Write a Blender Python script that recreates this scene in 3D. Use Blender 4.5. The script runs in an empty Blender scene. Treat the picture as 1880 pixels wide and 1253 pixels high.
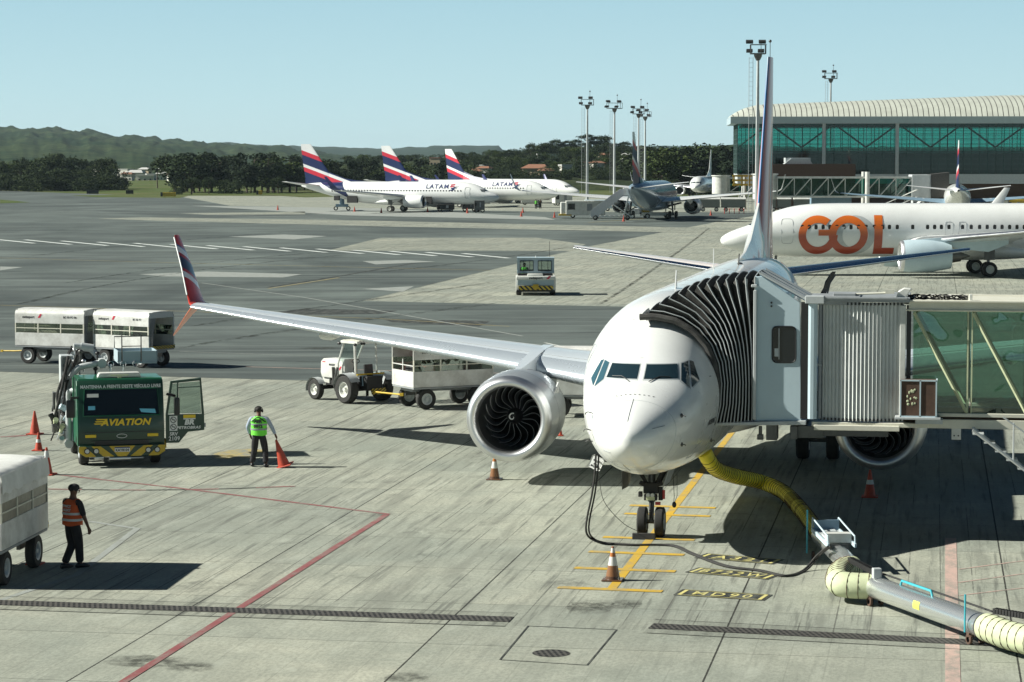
import bpy, bmesh, math, random
from mathutils import Vector, Matrix, noise
R = math.radians
SC = bpy.context.scene
COL = SC.collection
random.seed(7)

# ---------------------------------------------------------------- camera, sky, sun, exposure
CAM = Vector((6.063, -51.656, 8.478))
YAW, PITCH, FPX = R(9.631), R(4.108), 4566.0      # turned left of +Y, tilted down, focal length in photo pixels (1880 wide)
cam_d = bpy.data.cameras.new('camera'); cam = bpy.data.objects.new('camera', cam_d); COL.objects.link(cam)
cam.location = CAM; cam.rotation_euler = (R(90) - PITCH, 0, YAW)
cam_d.lens = FPX / 1880 * 36; cam_d.sensor_width = 36; cam_d.clip_start = 0.5; cam_d.clip_end = 30000
SC.camera = cam
SUN = Vector((-1.42, -0.25, 1.0)).normalized()      # towards the sun
SUN_EL = math.asin(SUN.z); SUN_AZ = math.atan2(SUN.x, SUN.y)
w = bpy.data.worlds.new('World'); SC.world = w; w.use_nodes = True
nt = w.node_tree; bg = nt.nodes['Background']
sky = nt.nodes.new('ShaderNodeTexSky'); sky.sky_type = 'NISHITA'; sky.sun_disc = False
sky.sun_elevation = SUN_EL; sky.sun_rotation = SUN_AZ; sky.air_density = 1.0; sky.dust_density = 0.6; sky.ozone_density = 1.2
# the Nishita sky is graded by elevation: pale teal at the horizon, deep and dim towards the zenith
tc = nt.nodes.new('ShaderNodeTexCoord'); sx_ = nt.nodes.new('ShaderNodeSeparateXYZ'); nt.links.new(tc.outputs['Generated'], sx_.inputs[0])
gr = nt.nodes.new('ShaderNodeValToRGB'); nt.links.new(sx_.outputs[2], gr.inputs[0]); cr_ = gr.color_ramp
SK = [(0.0, (5.0, 6.7, 6.9)), (.030, (4.3, 6.3, 6.8)), (.075, (3.3, 5.4, 6.3)), (.12, (.8, 1.7, 2.6)), (.26, (.13, .40, .82)), (1.0, (.05, .17, .42))]
while len(cr_.elements) < len(SK): cr_.elements.new(.5)
for e, (p_, c_) in zip(cr_.elements, SK): e.position = p_; e.color = (*c_, 1)
tint = nt.nodes.new('ShaderNodeMix'); tint.data_type = 'RGBA'; tint.inputs[0].default_value = 0.985
nt.links.new(sky.outputs[0], tint.inputs[6]); nt.links.new(gr.outputs[0], tint.inputs[7]); nt.links.new(tint.outputs[2], bg.inputs[0]); bg.inputs[1].default_value = 0.070
sl = bpy.data.lights.new('sun', 'SUN'); sl.energy = 5.0; sl.angle = R(0.53); sl.color = (1.0, 0.99, 0.90)
so = bpy.data.objects.new('sun', sl); COL.objects.link(so); so.rotation_euler = (-SUN).to_track_quat('-Z', 'Y').to_euler()
SC.view_settings.view_transform = 'Standard'; SC.view_settings.look = 'None'
SC.view_settings.exposure = 0.78; SC.view_settings.gamma = 1.0

# ---------------------------------------------------------------- survey: where a bearing of the photograph meets the ground or a given distance
FW = Vector((-math.sin(YAW) * math.cos(PITCH), math.cos(YAW) * math.cos(PITCH), -math.sin(PITCH)))
RT = Vector((math.cos(YAW), math.sin(YAW), 0)); UP = RT.cross(FW)
def G(u, v, z=0.0):
    d = FW + RT * ((u - 940) / FPX) + UP * ((626.5 - v) / FPX)
    return CAM + d * ((z - CAM.z) / d.z)
def far(u, dist, z=0.0):                                # a point dist metres off along bearing u
    d = FW + RT * ((u - 940) / FPX); d.z = 0; d.normalize()
    p = CAM + d * dist; p.z = z; return p
def zat(v, dist): return CAM.z + (297.5 - v) * dist / FPX

# ---------------------------------------------------------------- objects
def thing(name, label, cat, loc=(0, 0, 0), rz=0, group=None, rot=None):
    o = bpy.data.objects.new(name, None); COL.objects.link(o)
    o.empty_display_size = 0.2; o.location = loc; o.rotation_euler = rot or (0, 0, rz)
    o['label'] = label; o['category'] = cat
    if group: o['group'] = group
    return o
def tag(o, label, cat, group=None):
    o['label'] = label; o['category'] = cat
    if group: o['group'] = group
    return o
def struct(o, kind='structure'): o['kind'] = kind; return o
def dup(o, loc=None, rz=None, label=None, group=None, parent=None):
    c = o.copy(); COL.objects.link(c)
    if parent is not None: c.parent = parent
    if loc is not None: c.location = loc
    if rz is not None: c.rotation_euler = (0, 0, rz)
    if label: c['label'] = label
    if group: c['group'] = group
    for ch in list(o.children): dup(ch, parent=c)
    return c

class MB:
    def __init__(s): s.v = []; s.f = []; s.mi = []; s.M = Matrix.Identity(4); s.m = 0
    def at(s, x=0, y=0, z=0, rx=0, ry=0, rz=0, base=None):
        s.M = (base or Matrix.Identity(4)) @ Matrix.Translation((x, y, z)) @ Matrix.Rotation(rz, 4, 'Z') @ Matrix.Rotation(ry, 4, 'Y') @ Matrix.Rotation(rx, 4, 'X'); return s
    def add(s, vs, fs):
        b = len(s.v); s.v += [s.M @ Vector(p) for p in vs]
        s.f += [tuple(b + i for i in f) for f in fs]; s.mi += [s.m] * len(fs); return s
    def box(s, c, d):
        x, y, z = c; a, b, e = d[0] / 2, d[1] / 2, d[2] / 2
        return s.add([(x-a,y-b,z-e),(x+a,y-b,z-e),(x+a,y+b,z-e),(x-a,y+b,z-e),(x-a,y-b,z+e),(x+a,y-b,z+e),(x+a,y+b,z+e),(x-a,y+b,z+e)],
                     [(0,3,2,1),(4,5,6,7),(0,1,5,4),(1,2,6,5),(2,3,7,6),(3,0,4,7)])
    def loft(s, rings, closed=True, c0=True, c1=True):
        n = len(rings[0]); vs = [p for r in rings for p in r]; fs = []
        for i in range(len(rings) - 1):
            for j in range(n if closed else n - 1):
                k = (j + 1) % n; fs.append((i*n+j, i*n+k, (i+1)*n+k, (i+1)*n+j))
        if closed and c0: fs.append(tuple(range(n - 1, -1, -1)))
        if closed and c1: fs.append(tuple((len(rings)-1)*n + j for j in range(n)))
        return s.add(vs, fs)
    def rev(s, prof, c=(0,0,0), ax=(0,0,1), n=24, c0=True, c1=True, sx=1.0):   # profile of (along axis, radius)
        a = Vector(ax).normalized(); q = a.to_track_quat('Z', 'Y').to_matrix(); c = Vector(c)
        return s.loft([[c + q @ Vector((math.cos(2*math.pi*j/n)*r*sx, math.sin(2*math.pi*j/n)*r, h)) for j in range(n)] for h, r in prof], True, c0, c1)
    def cyl(s, p0, p1, r0, r1=None, n=12, cap=True):
        p0 = Vector(p0); p1 = Vector(p1); d = p1 - p0
        return s.rev([(0, r0), (d.length, r0 if r1 is None else r1)], p0, d, n, cap, cap)
    def tube(s, pts, r, n=8, cap=True, closed=False):
        P = [Vector(p) for p in pts]; rings = []; up = Vector((0, 0, 1)); prev = None
        for i, p in enumerate(P):
            a = P[i-1] if (i > 0 or closed) else p; b = P[(i+1) % len(P)] if (i < len(P)-1 or closed) else p
            t = (b - a).normalized()
            if prev is None:
                x = t.cross(up)
                if x.length < 1e-3: x = t.cross(Vector((1, 0, 0)))
            else: x = prev - t * prev.dot(t)
            x.normalize(); prev = x; y = t.cross(x)
            rr = r[i] if isinstance(r, (list, tuple)) else r
            rings.append([p + x * math.cos(2*math.pi*j/n) * rr + y * math.sin(2*math.pi*j/n) * rr for j in range(n)])
        if closed: rings.append(rings[0]); cap = False
        return s.loft(rings, True, cap, cap)
    def prism(s, poly, ax, a0, a1):     # 2-D polygon extruded along axis; poly in the other two axes in xyz order
        def P(p, a): return (a, p[0], p[1]) if ax == 'x' else (p[0], a, p[1]) if ax == 'y' else (p[0], p[1], a)
        n = len(poly); vs = [P(p, a0) for p in poly] + [P(p, a1) for p in poly]
        return s.add(vs, [tuple(range(n-1, -1, -1)), tuple(range(n, 2*n))] + [(i, (i+1) % n, n+(i+1) % n, n+i) for i in range(n)])
    def sph(s, c, r, n=14, m=9):
        r = r if isinstance(r, (tuple, list)) else (r, r, r)
        rings = [[(c[0]+r[0]*math.sin(math.pi*i/m)*math.cos(2*math.pi*j/n), c[1]+r[1]*math.sin(math.pi*i/m)*math.sin(2*math.pi*j/n), c[2]-r[2]*math.cos(math.pi*i/m)) for j in range(n)] for i in range(m+1)]
        return s.loft(rings, True, False, False)
    def quad(s, a, b, c, d): return s.add([a, b, c, d], [(0, 1, 2, 3)])
    def text(s, body, size, off=0.0, shear=0.0, sp=1.0, depth=0.0, sx=1.0, fn=None, center=True, width=None):   # lies in local XZ, facing -Y
        cu = bpy.data.curves.new('t', 'FONT'); cu.body = body; cu.size = size; cu.offset = off; cu.shear = shear; cu.space_character = sp
        cu.resolution_u = 3; cu.extrude = depth
        ob = bpy.data.objects.new('t', cu); COL.objects.link(ob)
        dg = bpy.context.evaluated_depsgraph_get(); me = bpy.data.meshes.new_from_object(ob.evaluated_get(dg))
        xs = [q.co.x for q in me.vertices]; cx = (min(xs) + max(xs)) / 2 if (xs and center) else 0
        if width: sx = width / (max(xs) - min(xs))
        vs = [((q.co.x - cx) * sx, -q.co.z, q.co.y) for q in me.vertices]
        if fn: vs = [fn(p[0], p[2]) for p in vs]
        s.add(vs, [tuple(p.vertices) for p in me.polygons])
        bpy.data.objects.remove(ob); bpy.data.meshes.remove(me); bpy.data.curves.remove(cu); return s
    def build(s, name, mats, parent=None, smooth=35, bevel=0.0, seg=1, weld=False, scale=None):
        if not isinstance(mats, (list, tuple)): mats = [mats]
        me = bpy.data.meshes.new(name); me.from_pydata([tuple(p) for p in s.v], [], s.f)
        for m in mats: me.materials.append(m)
        for p, i in zip(me.polygons, s.mi): p.material_index = i
        bm = bmesh.new(); bm.from_mesh(me)
        if weld: bmesh.ops.remove_doubles(bm, verts=bm.verts, dist=1e-4)
        bmesh.ops.recalc_face_normals(bm, faces=bm.faces)
        if bevel:
            ed = [e for e in bm.edges if len(e.link_faces) == 2 and e.calc_face_angle(0) > R(40)]
            bmesh.ops.bevel(bm, geom=ed, offset=bevel, segments=seg, affect='EDGES', profile=0.6)
        bm.to_mesh(me); bm.free()
        if smooth:
            me.shade_smooth(); me.set_sharp_from_angle(angle=R(smooth))
        o = bpy.data.objects.new(name, me); COL.objects.link(o)
        if parent is not None: o.parent = parent
        return o

# ---------------------------------------------------------------- materials
class NT:
    def __init__(s, name):
        s.m = bpy.data.materials.new(name); s.m.use_nodes = True; s.t = s.m.node_tree; s.t.nodes.clear()
        s.out = s.t.nodes.new('ShaderNodeOutputMaterial'); s.co = None
    def put(s, sock, v):
        if isinstance(v, bpy.types.NodeSocket): s.t.links.new(v, sock)
        elif isinstance(v, (tuple, list)) and len(v) == 3 and sock.type == 'RGBA': sock.default_value = (*v, 1)
        else: sock.default_value = v
    def n(s, typ, out=0, props=None, **ins):
        nd = s.t.nodes.new('ShaderNode' + typ)
        for k, v in (props or {}).items(): setattr(nd, k, v)
        for k, v in ins.items():
            s.put(nd.inputs[int(k[1:])] if k[0] == '_' and k[1:].isdigit() else nd.inputs[k.replace('_', ' ')], v)
        return nd.outputs[out]
    def obj(s): return s.n('TexCoord', 3)
    def xyz(s, v): nd = s.t.nodes.new('ShaderNodeSeparateXYZ'); s.put(nd.inputs[0], v); return nd.outputs
    def math(s, op, a, b=0.0, c=0.0): return s.n('Math', 0, {'operation': op}, _0=a, _1=b, _2=c)
    def mix(s, f, a, b, mode='MIX'): return s.n('Mix', 2, {'data_type': 'RGBA', 'blend_type': mode}, _0=f, _6=a, _7=b)
    def noise(s, scale, vec=None, detail=4, rough=0.55, dist=0.0):
        return s.n('TexNoise', 0, None, Vector=vec or s.obj(), Scale=scale, Detail=detail, Roughness=rough, Distortion=dist)
    def vm(s, vec, sc): return s.n('Mapping', 0, None, Vector=vec, Scale=sc)
    def ramp(s, f, stops, interp='LINEAR'):
        nd = s.t.nodes.new('ShaderNodeValToRGB'); s.put(nd.inputs[0], f); cr = nd.color_ramp; cr.interpolation = interp
        while len(cr.elements) < len(stops): cr.elements.new(0.5)
        for e, (p, c) in zip(cr.elements, stops): e.position = p; e.color = (c, c, c, 1) if isinstance(c, (int, float)) else (*c, 1)
        return nd.outputs[0]
    def bump(s, h, st=0.3, d=0.02): return s.n('Bump', 0, None, Strength=st, Distance=d, Height=h)
    def pbr(s, **k):
        b = s.t.nodes.new('ShaderNodeBsdfPrincipled')
        for a, v in k.items(): s.put(b.inputs[a.replace('_', ' ')], v)
        s.t.links.new(b.outputs[0], s.out.inputs[0]); return s.m
def mat(name, col, rough=0.5, metal=0.0, dirt=0.25, dcol=None, dscale=3.0, bump=0.0, coat=0.0, emit=0.0, spec=0.5, bscale=40.0):
    t = NT(name); c = tuple(col)
    if dirt:
        o = t.obj(); nz = t.noise(dscale, o, 6, 0.6); n2 = t.noise(dscale * 7, o, 3)
        f = t.math('MULTIPLY', t.ramp(t.math('MULTIPLY_ADD', n2, 0.25, nz), [(0.45, 0.0), (0.85, 1.0)]), dirt)
        c = t.mix(f, c, dcol or tuple(x * 0.35 + 0.01 for x in col))
        rg = t.math('MULTIPLY_ADD', nz, 0.25, rough - 0.12)
    else: rg = rough
    k = dict(Base_Color=c, Roughness=rg, Metallic=metal, Coat_Weight=coat, Specular_IOR_Level=spec)
    if bump: k['Normal'] = t.bump(t.noise(bscale, t.obj(), 3), bump, 0.01)
    if emit: k['Emission_Color'] = tuple(col); k['Emission_Strength'] = emit
    return t.pbr(**k)
M = {}
M['white'] = mat('aircraft white', (.80, .81, .79), .28, dirt=.20, dscale=.6, coat=.5, dcol=(.45, .45, .42))
M['paintw'] = mat('worn white paint', (.66, .67, .63), .45, dirt=.5, dscale=2.0, dcol=(.30, .29, .25))
M['canvas'] = mat('white canvas', (.72, .73, .70), .75, dirt=.45, dscale=1.6, dcol=(.36, .36, .33), bump=.2, bscale=6)
M['cartw'] = mat('cart white', (.70, .71, .68), .5, dirt=.7, dscale=1.3, dcol=(.27, .26, .23))
M['cream'] = mat('cream paint', (.66, .65, .55), .5, dirt=.3, dcol=(.35, .32, .24))
M['blueg'] = mat('blue grey paint', (.36, .45, .49), .5, dirt=.15, dscale=1.0)
M['panelw'] = mat('bridge panel', (.50, .62, .67), .5, dirt=.2, dscale=.8)
M['shutter'] = mat('shutter white', (.74, .76, .74), .45, dirt=.25, dscale=1.5)
M['grey'] = mat('grey paint', (.30, .32, .33), .5, dirt=.4)
M['lgrey'] = mat('light grey paint', (.50, .53, .53), .45, dirt=.3)
M['dark'] = mat('dark', (.018, .018, .018), .7, dirt=.2)
M['black'] = mat('black plastic', (.012, .012, .013), .4, dirt=0)
M['rubber'] = mat('rubber', (.016, .016, .016), .85, dirt=.5, dcol=(.06, .058, .05), dscale=5)
M['fabric'] = mat('dark bellows fabric', (.034, .032, .030), .85, dirt=.6, dcol=(.11, .11, .10), dscale=5, bump=.5, bscale=14)
M['alu'] = mat('aluminium', (.72, .73, .74), .35, 1.0, dirt=.2, dscale=2)
M['chrome'] = mat('polished metal', (.82, .83, .84), .14, 1.0, dirt=0)
M['steel'] = mat('stainless pipe', (.80, .82, .80), .27, .88, dirt=0)
M['lip'] = mat('nacelle lip', (.72, .73, .74), .40, 1.0, dirt=.1)
M['blade'] = mat('fan blade', (.05, .052, .055), .3, 1.0, dirt=0)
M['gunmetal'] = mat('gear steel', (.12, .12, .115), .4, .6, dirt=.5)
M['green'] = mat('sunlit truck green', (.010, .12, .055), .35, dirt=.12, coat=.4)  # brighter copy of the truck green, sunlight painted into side and roof
M['greenshade'] = mat('dark green', (.008, .042, .024), .35, dirt=.15, coat=.3)  # darker copy of the truck green, shade painted into front and door
M['film'] = mat('yellowed plastic film', (.23, .22, .17), .35, dirt=.5, dscale=5)
M['yellow'] = mat('safety yellow', (.62, .42, .03), .5, dirt=.4)
M['yhose'] = mat('yellow hose', (.95, .80, .05), .5, dirt=.3, dcol=(.25, .22, .03), dscale=6)
M['bhose'] = mat('beige hose', (.55, .60, .38), .7, dirt=.4, dcol=(.3, .3, .2), dscale=6)
M['orange'] = mat('cone orange', (.48, .055, .022), .55, dirt=.5, dcol=(.10, .03, .02), dscale=8)
M['red'] = mat('red paint', (.42, .03, .025), .5, dirt=.3)
M['hiviso'] = mat('orange hi-vis', (.62, .10, .02), .8, dirt=.2, dscale=6, bump=.3, bscale=25)
M['hivisg'] = mat('green hi-vis', (.17, .80, .06), .8, dirt=.2, dscale=6, bump=.3, bscale=25)
M['refl'] = mat('reflective tape', (.55, .57, .56), .4, dirt=.2)
M['cloth'] = mat('dark cloth', (.022, .021, .024), .9, dirt=.4, dscale=6, bump=.4, bscale=20)
M['bluecloth'] = mat('pale blue shirt', (.36, .42, .52), .9, dirt=.3, dscale=6, bump=.4, bscale=20)
M['skin'] = mat('skin', (.13, .062, .038), .6, dirt=.1)
M['hair'] = mat('hair', (.015, .012, .010), .8, dirt=0)
M['navy'] = mat('navy', (.015, .025, .13), .35, dirt=.1, coat=.4)
M['redp'] = mat('airline red', (.55, .02, .06), .35, dirt=.1, coat=.4)
M['tealp'] = mat('teal paint', (.05, .42, .50), .45, dirt=.3)
M['amber'] = mat('amber lens', (.75, .30, .02), .3, dirt=0)
M['lens'] = mat('lamp glass', (.55, .57, .55), .12, dirt=0, coat=1)
M['stick'] = mat('sticker blue', (.12, .45, .62), .5, dirt=0)
M['inkw'] = mat('white lettering', (.72, .73, .71), .5, dirt=0)
M['inkk'] = mat('dark lettering', (.03, .03, .035), .6, dirt=0)
M['inkb'] = mat('indigo lettering', (.02, .03, .12), .5, dirt=0)
M['inky'] = mat('yellow lettering', (.75, .52, .02), .5, dirt=0)
M['brown'] = mat('rusty brown', (.10, .055, .035), .8, dirt=.6, dscale=6)
M['glassd'] = mat('dark window', (.010, .014, .017), .06, dirt=0, spec=.5)
M['cockpit'] = mat('cockpit glass', (.014, .030, .038), .05, dirt=0, spec=1.0)
M['rear'] = mat('white skin with painted reflection', (.30, .38, .45), .18, .35, dirt=.1)  # white hull coloured blue grey to carry its dark reflections
M['skyglass'] = mat('window with painted sky', (.04, .10, .13), .08, dirt=0, spec=.8)  # mirrored sky painted as a blue base on the left side panes
M['boxblue'] = mat('blue grey equipment', (.20, .30, .38), .45, dirt=.35)
def m_glass(name, tint, wav=0.0, gl=0.25):
    t = NT(name); tr = t.n('BsdfTransparent', Color=(*tint, 1)); nrm = {}
    if wav: nrm = {'Normal': t.bump(t.noise(.8, t.vm(t.obj(), (1, 1, .6)), 1, .5, 1.5), wav, .25)}
    g = t.n('BsdfGlossy', Color=(.8, .95, .9, 1), Roughness=.03, **nrm)
    fr = t.math('MAXIMUM', t.n('Fresnel', IOR=1.5, **nrm), gl)
    mx = t.n('MixShader', _0=fr, _1=tr, _2=g); t.t.links.new(mx, t.out.inputs[0]); return t.m
M['glassg'] = m_glass('green bridge glass', (.38, .58, .48), .26, .10)
M['plastic'] = m_glass('clear dirty plastic', (.50, .52, .46), .2, .10)
M['windscreen'] = m_glass('vehicle glass', (.55, .62, .60), 0, .06)
def m_bands(name, stops, coef, lo, hi, rough=.35, coat=.4, interp='CONSTANT'):  # stripes across a direction of the object
    t = NT(name); x = t.xyz(t.obj()); s_ = t.math('ADD', t.math('ADD', t.math('MULTIPLY', x[0], coef[0]), t.math('MULTIPLY', x[1], coef[1])), t.math('MULTIPLY', x[2], coef[2]))
    f = t.math('DIVIDE', t.math('SUBTRACT', s_, lo), hi - lo)
    return t.pbr(Base_Color=t.ramp(f, stops, interp), Roughness=rough, Coat_Weight=coat)
def m_stripe(name, a, b, coef, period, rough=.5):
    t = NT(name); x = t.xyz(t.obj()); s_ = t.math('ADD', t.math('ADD', t.math('MULTIPLY', x[0], coef[0]), t.math('MULTIPLY', x[1], coef[1])), t.math('MULTIPLY', x[2], coef[2]))
    f = t.math('GREATER_THAN', t.math('FRACT', t.math('DIVIDE', s_, period)), .5)
    return t.pbr(Base_Color=t.mix(f, a, b), Roughness=rough)
M['hazard'] = m_stripe('yellow black hazard', (.60, .42, .03), (.02, .02, .02), (1, .6, 1), .30)
M['hazard2'] = m_stripe('fine yellow black hazard', (.60, .42, .03), (.02, .02, .02), (1, .8, 1.4), .14)
# ================================================================ ground
def m_concrete(name='apron concrete', tone=1.0, near=True):
    t = NT(name); o = t.obj(); x = t.xyz(o)
    fx = t.math('FRACT', t.math('DIVIDE', t.math('ADD', x[0], 7.85), 5.135)); fy = t.math('FRACT', t.math('DIVIDE', t.math('ADD', x[1], .98), 4.05))
    dx = t.math('MULTIPLY', t.math('MINIMUM', fx, t.math('SUBTRACT', 1, fx)), 5.135); dy = t.math('MULTIPLY', t.math('MINIMUM', fy, t.math('SUBTRACT', 1, fy)), 4.05)
    wob = t.math('MULTIPLY', t.noise(9, o, 3), .022)
    jx = t.math('LESS_THAN', dx, t.math('ADD', wob, .006)); jy = t.math('LESS_THAN', dy, t.math('ADD', wob, .001))
    ix = t.math('FLOOR', t.math('DIVIDE', t.math('ADD', x[0], 7.85), 5.135)); iy = t.math('FLOOR', t.math('DIVIDE', t.math('ADD', x[1], .98), 4.05))
    wn = t.n('TexWhiteNoise', 0, None, Vector=t.n('CombineXYZ', 0, None, X=ix, Y=iy, Z=0.0))
    big = t.noise(.16, o, 5, .6, .6); med = t.noise(.9, t.vm(o, (1, .6, 1)), 6, .65, .4); fine = t.noise(14, t.vm(o, (1, .5, 1)), 6, .75); nearm = t.math('MULTIPLY_ADD', t.math('GREATER_THAN', x[1], -7.2), .75, .25)
    st = t.noise(2.6, t.vm(o, (1, .05, 1)), 5, .62, .25); st2 = t.noise(7.5, t.vm(o, (1, .035, 1)), 4, .6)
    c = t.mix(t.ramp(big, [(.35, 0), (.68, 1)]), tuple(tone*q for q in (.445, .445, .36)), tuple(tone*q for q in (.31, .335, .285)))
    c = t.mix(t.math('MULTIPLY', wn, .45), c, tuple(tone*q for q in (.20, .225, .20)))
    c = t.mix(t.math('MULTIPLY', t.ramp(med, [(.36, 0), (.62, 1)]), .45), c, tuple(tone*q for q in (.20, .215, .18)))
    c = t.mix(t.math('MULTIPLY', t.ramp(st, [(.50, 0), (.63, 1)]), t.math('MULTIPLY', nearm, .42)), c, tuple(tone*q for q in (.14, .145, .125)))
    c = t.mix(t.math('MULTIPLY', t.ramp(st2, [(.55, 0), (.66, 1)]), t.math('MULTIPLY', nearm, .60)), c, tuple(tone*q for q in (.09, .095, .085)))
    c = t.mix(t.math('MULTIPLY', t.ramp(fine, [(.42, 1), (.56, 0)]), .34), c, tuple(tone*q for q in (.15, .155, .135)))
    gx = t.math('FRACT', t.math('DIVIDE', t.math('ADD', x[0], 7.85), .6419)); gd = t.math('MULTIPLY', t.math('MINIMUM', gx, t.math('SUBTRACT', 1, gx)), .6419)
    gm = t.ramp(t.noise(1.3, t.vm(o, (1, .16, 1)), 4, .65), [(.44, 0), (.54, 1)]); gl_ = t.math('MULTIPLY', t.math('LESS_THAN', gd, t.math('MULTIPLY', t.noise(5, o, 4, .7), .026)), gm)
    c = t.mix(t.math('MULTIPLY', gl_, t.math('MULTIPLY', nearm, .75)), c, tuple(tone*q for q in (.085, .085, .075)))
    oil = t.math('MULTIPLY', t.ramp(t.noise(.55, t.n('Mapping', 0, None, Vector=o, Location=(31, 7, 3), Scale=(1, .8, 1)), 7, .72), [(.60, 0), (.74, 1)]), .75)
    c = t.mix(oil, c, tuple(tone*q for q in (.075, .078, .07)))
    lt = t.ramp(t.noise(.8, t.vm(o, (1.6, .45, 1)), 6, .7, .5), [(.56, 0), (.78, 1)])
    c = t.mix(t.math('MULTIPLY', lt, .5), c, tuple(tone*q for q in (.46, .48, .41)))
    c = t.mix(t.math('MULTIPLY', jx, .92), c, (.028, .028, .025)); c = t.mix(t.math('MULTIPLY', jy, .75), c, (.045, .045, .04))
    return t.pbr(Base_Color=c, Roughness=t.math('MULTIPLY_ADD', fine, .2, .72), Normal=t.bump(t.math('ADD', fine, t.math('MULTIPLY', st2, .6)), .45, .014), Specular_IOR_Level=.15)
def m_asphalt(name='asphalt'):
    t = NT(name); o = t.obj()
    rt = t.n('Mapping', 0, None, Vector=o, Rotation=(0, 0, R(-12)), Scale=(1, 1, 1))
    big = t.noise(.035, t.vm(rt, (1, .55, 1)), 6, .62, .8); med = t.noise(.22, t.vm(rt, (.35, 1, 1)), 6, .65, .5); fine = t.noise(6, o, 5, .7)
    trk = t.noise(.55, t.vm(rt, (.05, 1, 1)), 4, .6, .4)
    c = t.mix(t.ramp(big, [(.38, 0), (.64, 1)]), (.056, .070, .066), (.150, .178, .162))
    c = t.mix(t.math('MULTIPLY', t.ramp(med, [(.44, 0), (.62, 1)]), .7), c, (.040, .048, .046))
    c = t.mix(t.math('MULTIPLY', t.ramp(trk, [(.54, 0), (.66, 1)]), .6), c, (.160, .185, .170))
    c = t.mix(t.math('MULTIPLY', t.ramp(fine, [(.4, 0), (.65, 1)]), .3), c, (.10, .11, .10))
    return t.pbr(Base_Color=c, Roughness=t.math('MULTIPLY_ADD', fine, .2, .62), Normal=t.bump(fine, .3, .01), Specular_IOR_Level=.35)
M['concrete'] = m_concrete(); M['asphalt'] = m_asphalt(); M['patch'] = m_concrete('pale concrete patch', .92)
t = NT('grassland'); o = t.obj(); nz = t.noise(.02, o, 6, .6); n2 = t.noise(.3, o, 5, .7)
c = t.mix(t.ramp(nz, [(.4, 0), (.6, 1)]), (.075, .105, .028), (.11, .12, .05)); c = t.mix(t.math('MULTIPLY', t.ramp(n2, [(.4, 0), (.7, 1)]), .6), c, (.04, .06, .02))
M['grass'] = t.pbr(Base_Color=c, Roughness=.95, Specular_IOR_Level=.1)
def m_paint(name, col, wear=.45, sc=2.2):
    t = NT(name); o = t.obj(); nz = t.noise(sc, t.vm(o, (1, .5, 1)), 8, .75); f = t.math('MULTIPLY', t.ramp(nz, [(.50 - .12 * wear, 0), (.72 - .12 * wear, 1)]), wear + .25)
    return t.pbr(Base_Color=t.mix(f, col, (.22, .23, .20)), Roughness=.7, Specular_IOR_Level=.3)
M['pyel'] = m_paint('yellow ground paint', (.52, .33, .035)); M['pred'] = m_paint('red ground paint', (.24, .08, .08), .5)
M['ppink'] = m_paint('faded pink ground paint', (.50, .35, .30), .55, 3); M['pwhite'] = m_paint('white ground paint', (.55, .57, .53), .4)
M['pwhitef'] = m_paint('faded white ground paint', (.30, .32, .30), .6); M['pblack'] = m_paint('black ground paint', (.035, .038, .035), .3)
M['plet'] = m_paint('pale yellow lettering paint', (.58, .52, .20), .15); M['pcirc'] = m_paint('worn yellow circle paint', (.42, .32, .09), .9, 1.6); M['pwhiteb'] = m_paint('fresh white ground paint', (.62, .65, .62), .1, .3); M['pyelf'] = m_paint('faded yellow ground paint', (.30, .24, .09), .55)
def sheet(name, pts, z, m, label=None):
    b = MB(); b.add([(p[0], p[1], z) for p in pts], [tuple(range(len(pts)))]); return struct(b.build(name, m, smooth=0))
def band(b, pts, wd, z):
    P = [Vector((p[0], p[1], 0)) for p in pts]
    for i in range(len(P) - 1):
        d = (P[i+1] - P[i]).normalized(); n = Vector((-d.y, d.x, 0)) * wd / 2
        a, e = P[i], P[i+1]
        if i: a = a - d * wd / 2
        zz = Vector((0, 0, z + .0006 * (i % 2))); b.add([a - n + zz, e - n + zz, e + n + zz, a + n + zz], [(0, 1, 2, 3)])
def line(name, pts, wd, z, m): b = MB(); band(b, pts, wd, z); return struct(b.build(name, m, smooth=0))
def px(*uv): return [G(u, v) for u, v in uv]

sheet('ground', [(-9000, -900), (9000, -900), (9000, 14000), (-9000, 14000)], -.06, M['grass'])
sheet('concrete_apron', [(-420, -160), (420, -160), (420, 560), (-130, 560), (-190, 560), (-420, 760)], 0, M['concrete'])
e0, e1 = Vector((-31.26, 44.05, 0)), Vector((-6.9, 40.5, 0)); k = (e1.y - e0.y) / (e1.x - e0.x)
def edge(x): return e0.y + k * (x - e0.x)
sheet('asphalt_taxiway', [(-400, edge(-400)), (-31.3, 44.05), (-6.9, 40.5), (80, edge(80) + 5), (80, 84), (-12.8, 93.8), (-28.5, 97), (-28.5, 194), (-24.3, 313), (-20, 372), (-60, 372), (-130, 420), (-175, 535), (-300, 700), (-419, 750)], .005, M['asphalt'])
pb = [px((600, 461), (700, 437), (985, 437), (1075, 449), (1050, 461)), px((180, 402), (260, 399.5), (600, 404), (1345, 420), (1330, 429), (700, 416), (300, 406)),
      px((330, 392), (560, 389), (560, 394), (380, 395)), px((0, 490), (42, 491), (0, 497)), px((420, 435), (520, 431), (600, 434), (540, 440), (470, 437)), px((665, 480), (745, 478), (800, 481), (690, 486)), px((350, 378), (700, 383), (1000, 399), (1020, 404), (640, 396)),
      px((665, 531), (760, 526), (740, 536)), px((255, 504), (380, 499), (555, 504), (520, 510), (300, 508))]
for i, q in enumerate(pb): sheet('concrete_patch', q, .0095, M['patch'] if i < 3 else M['pwhitef'])
b = MB(); band(b, [(-20.5, 52.2), (-5, 50.3)], .001, -.1)
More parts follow.
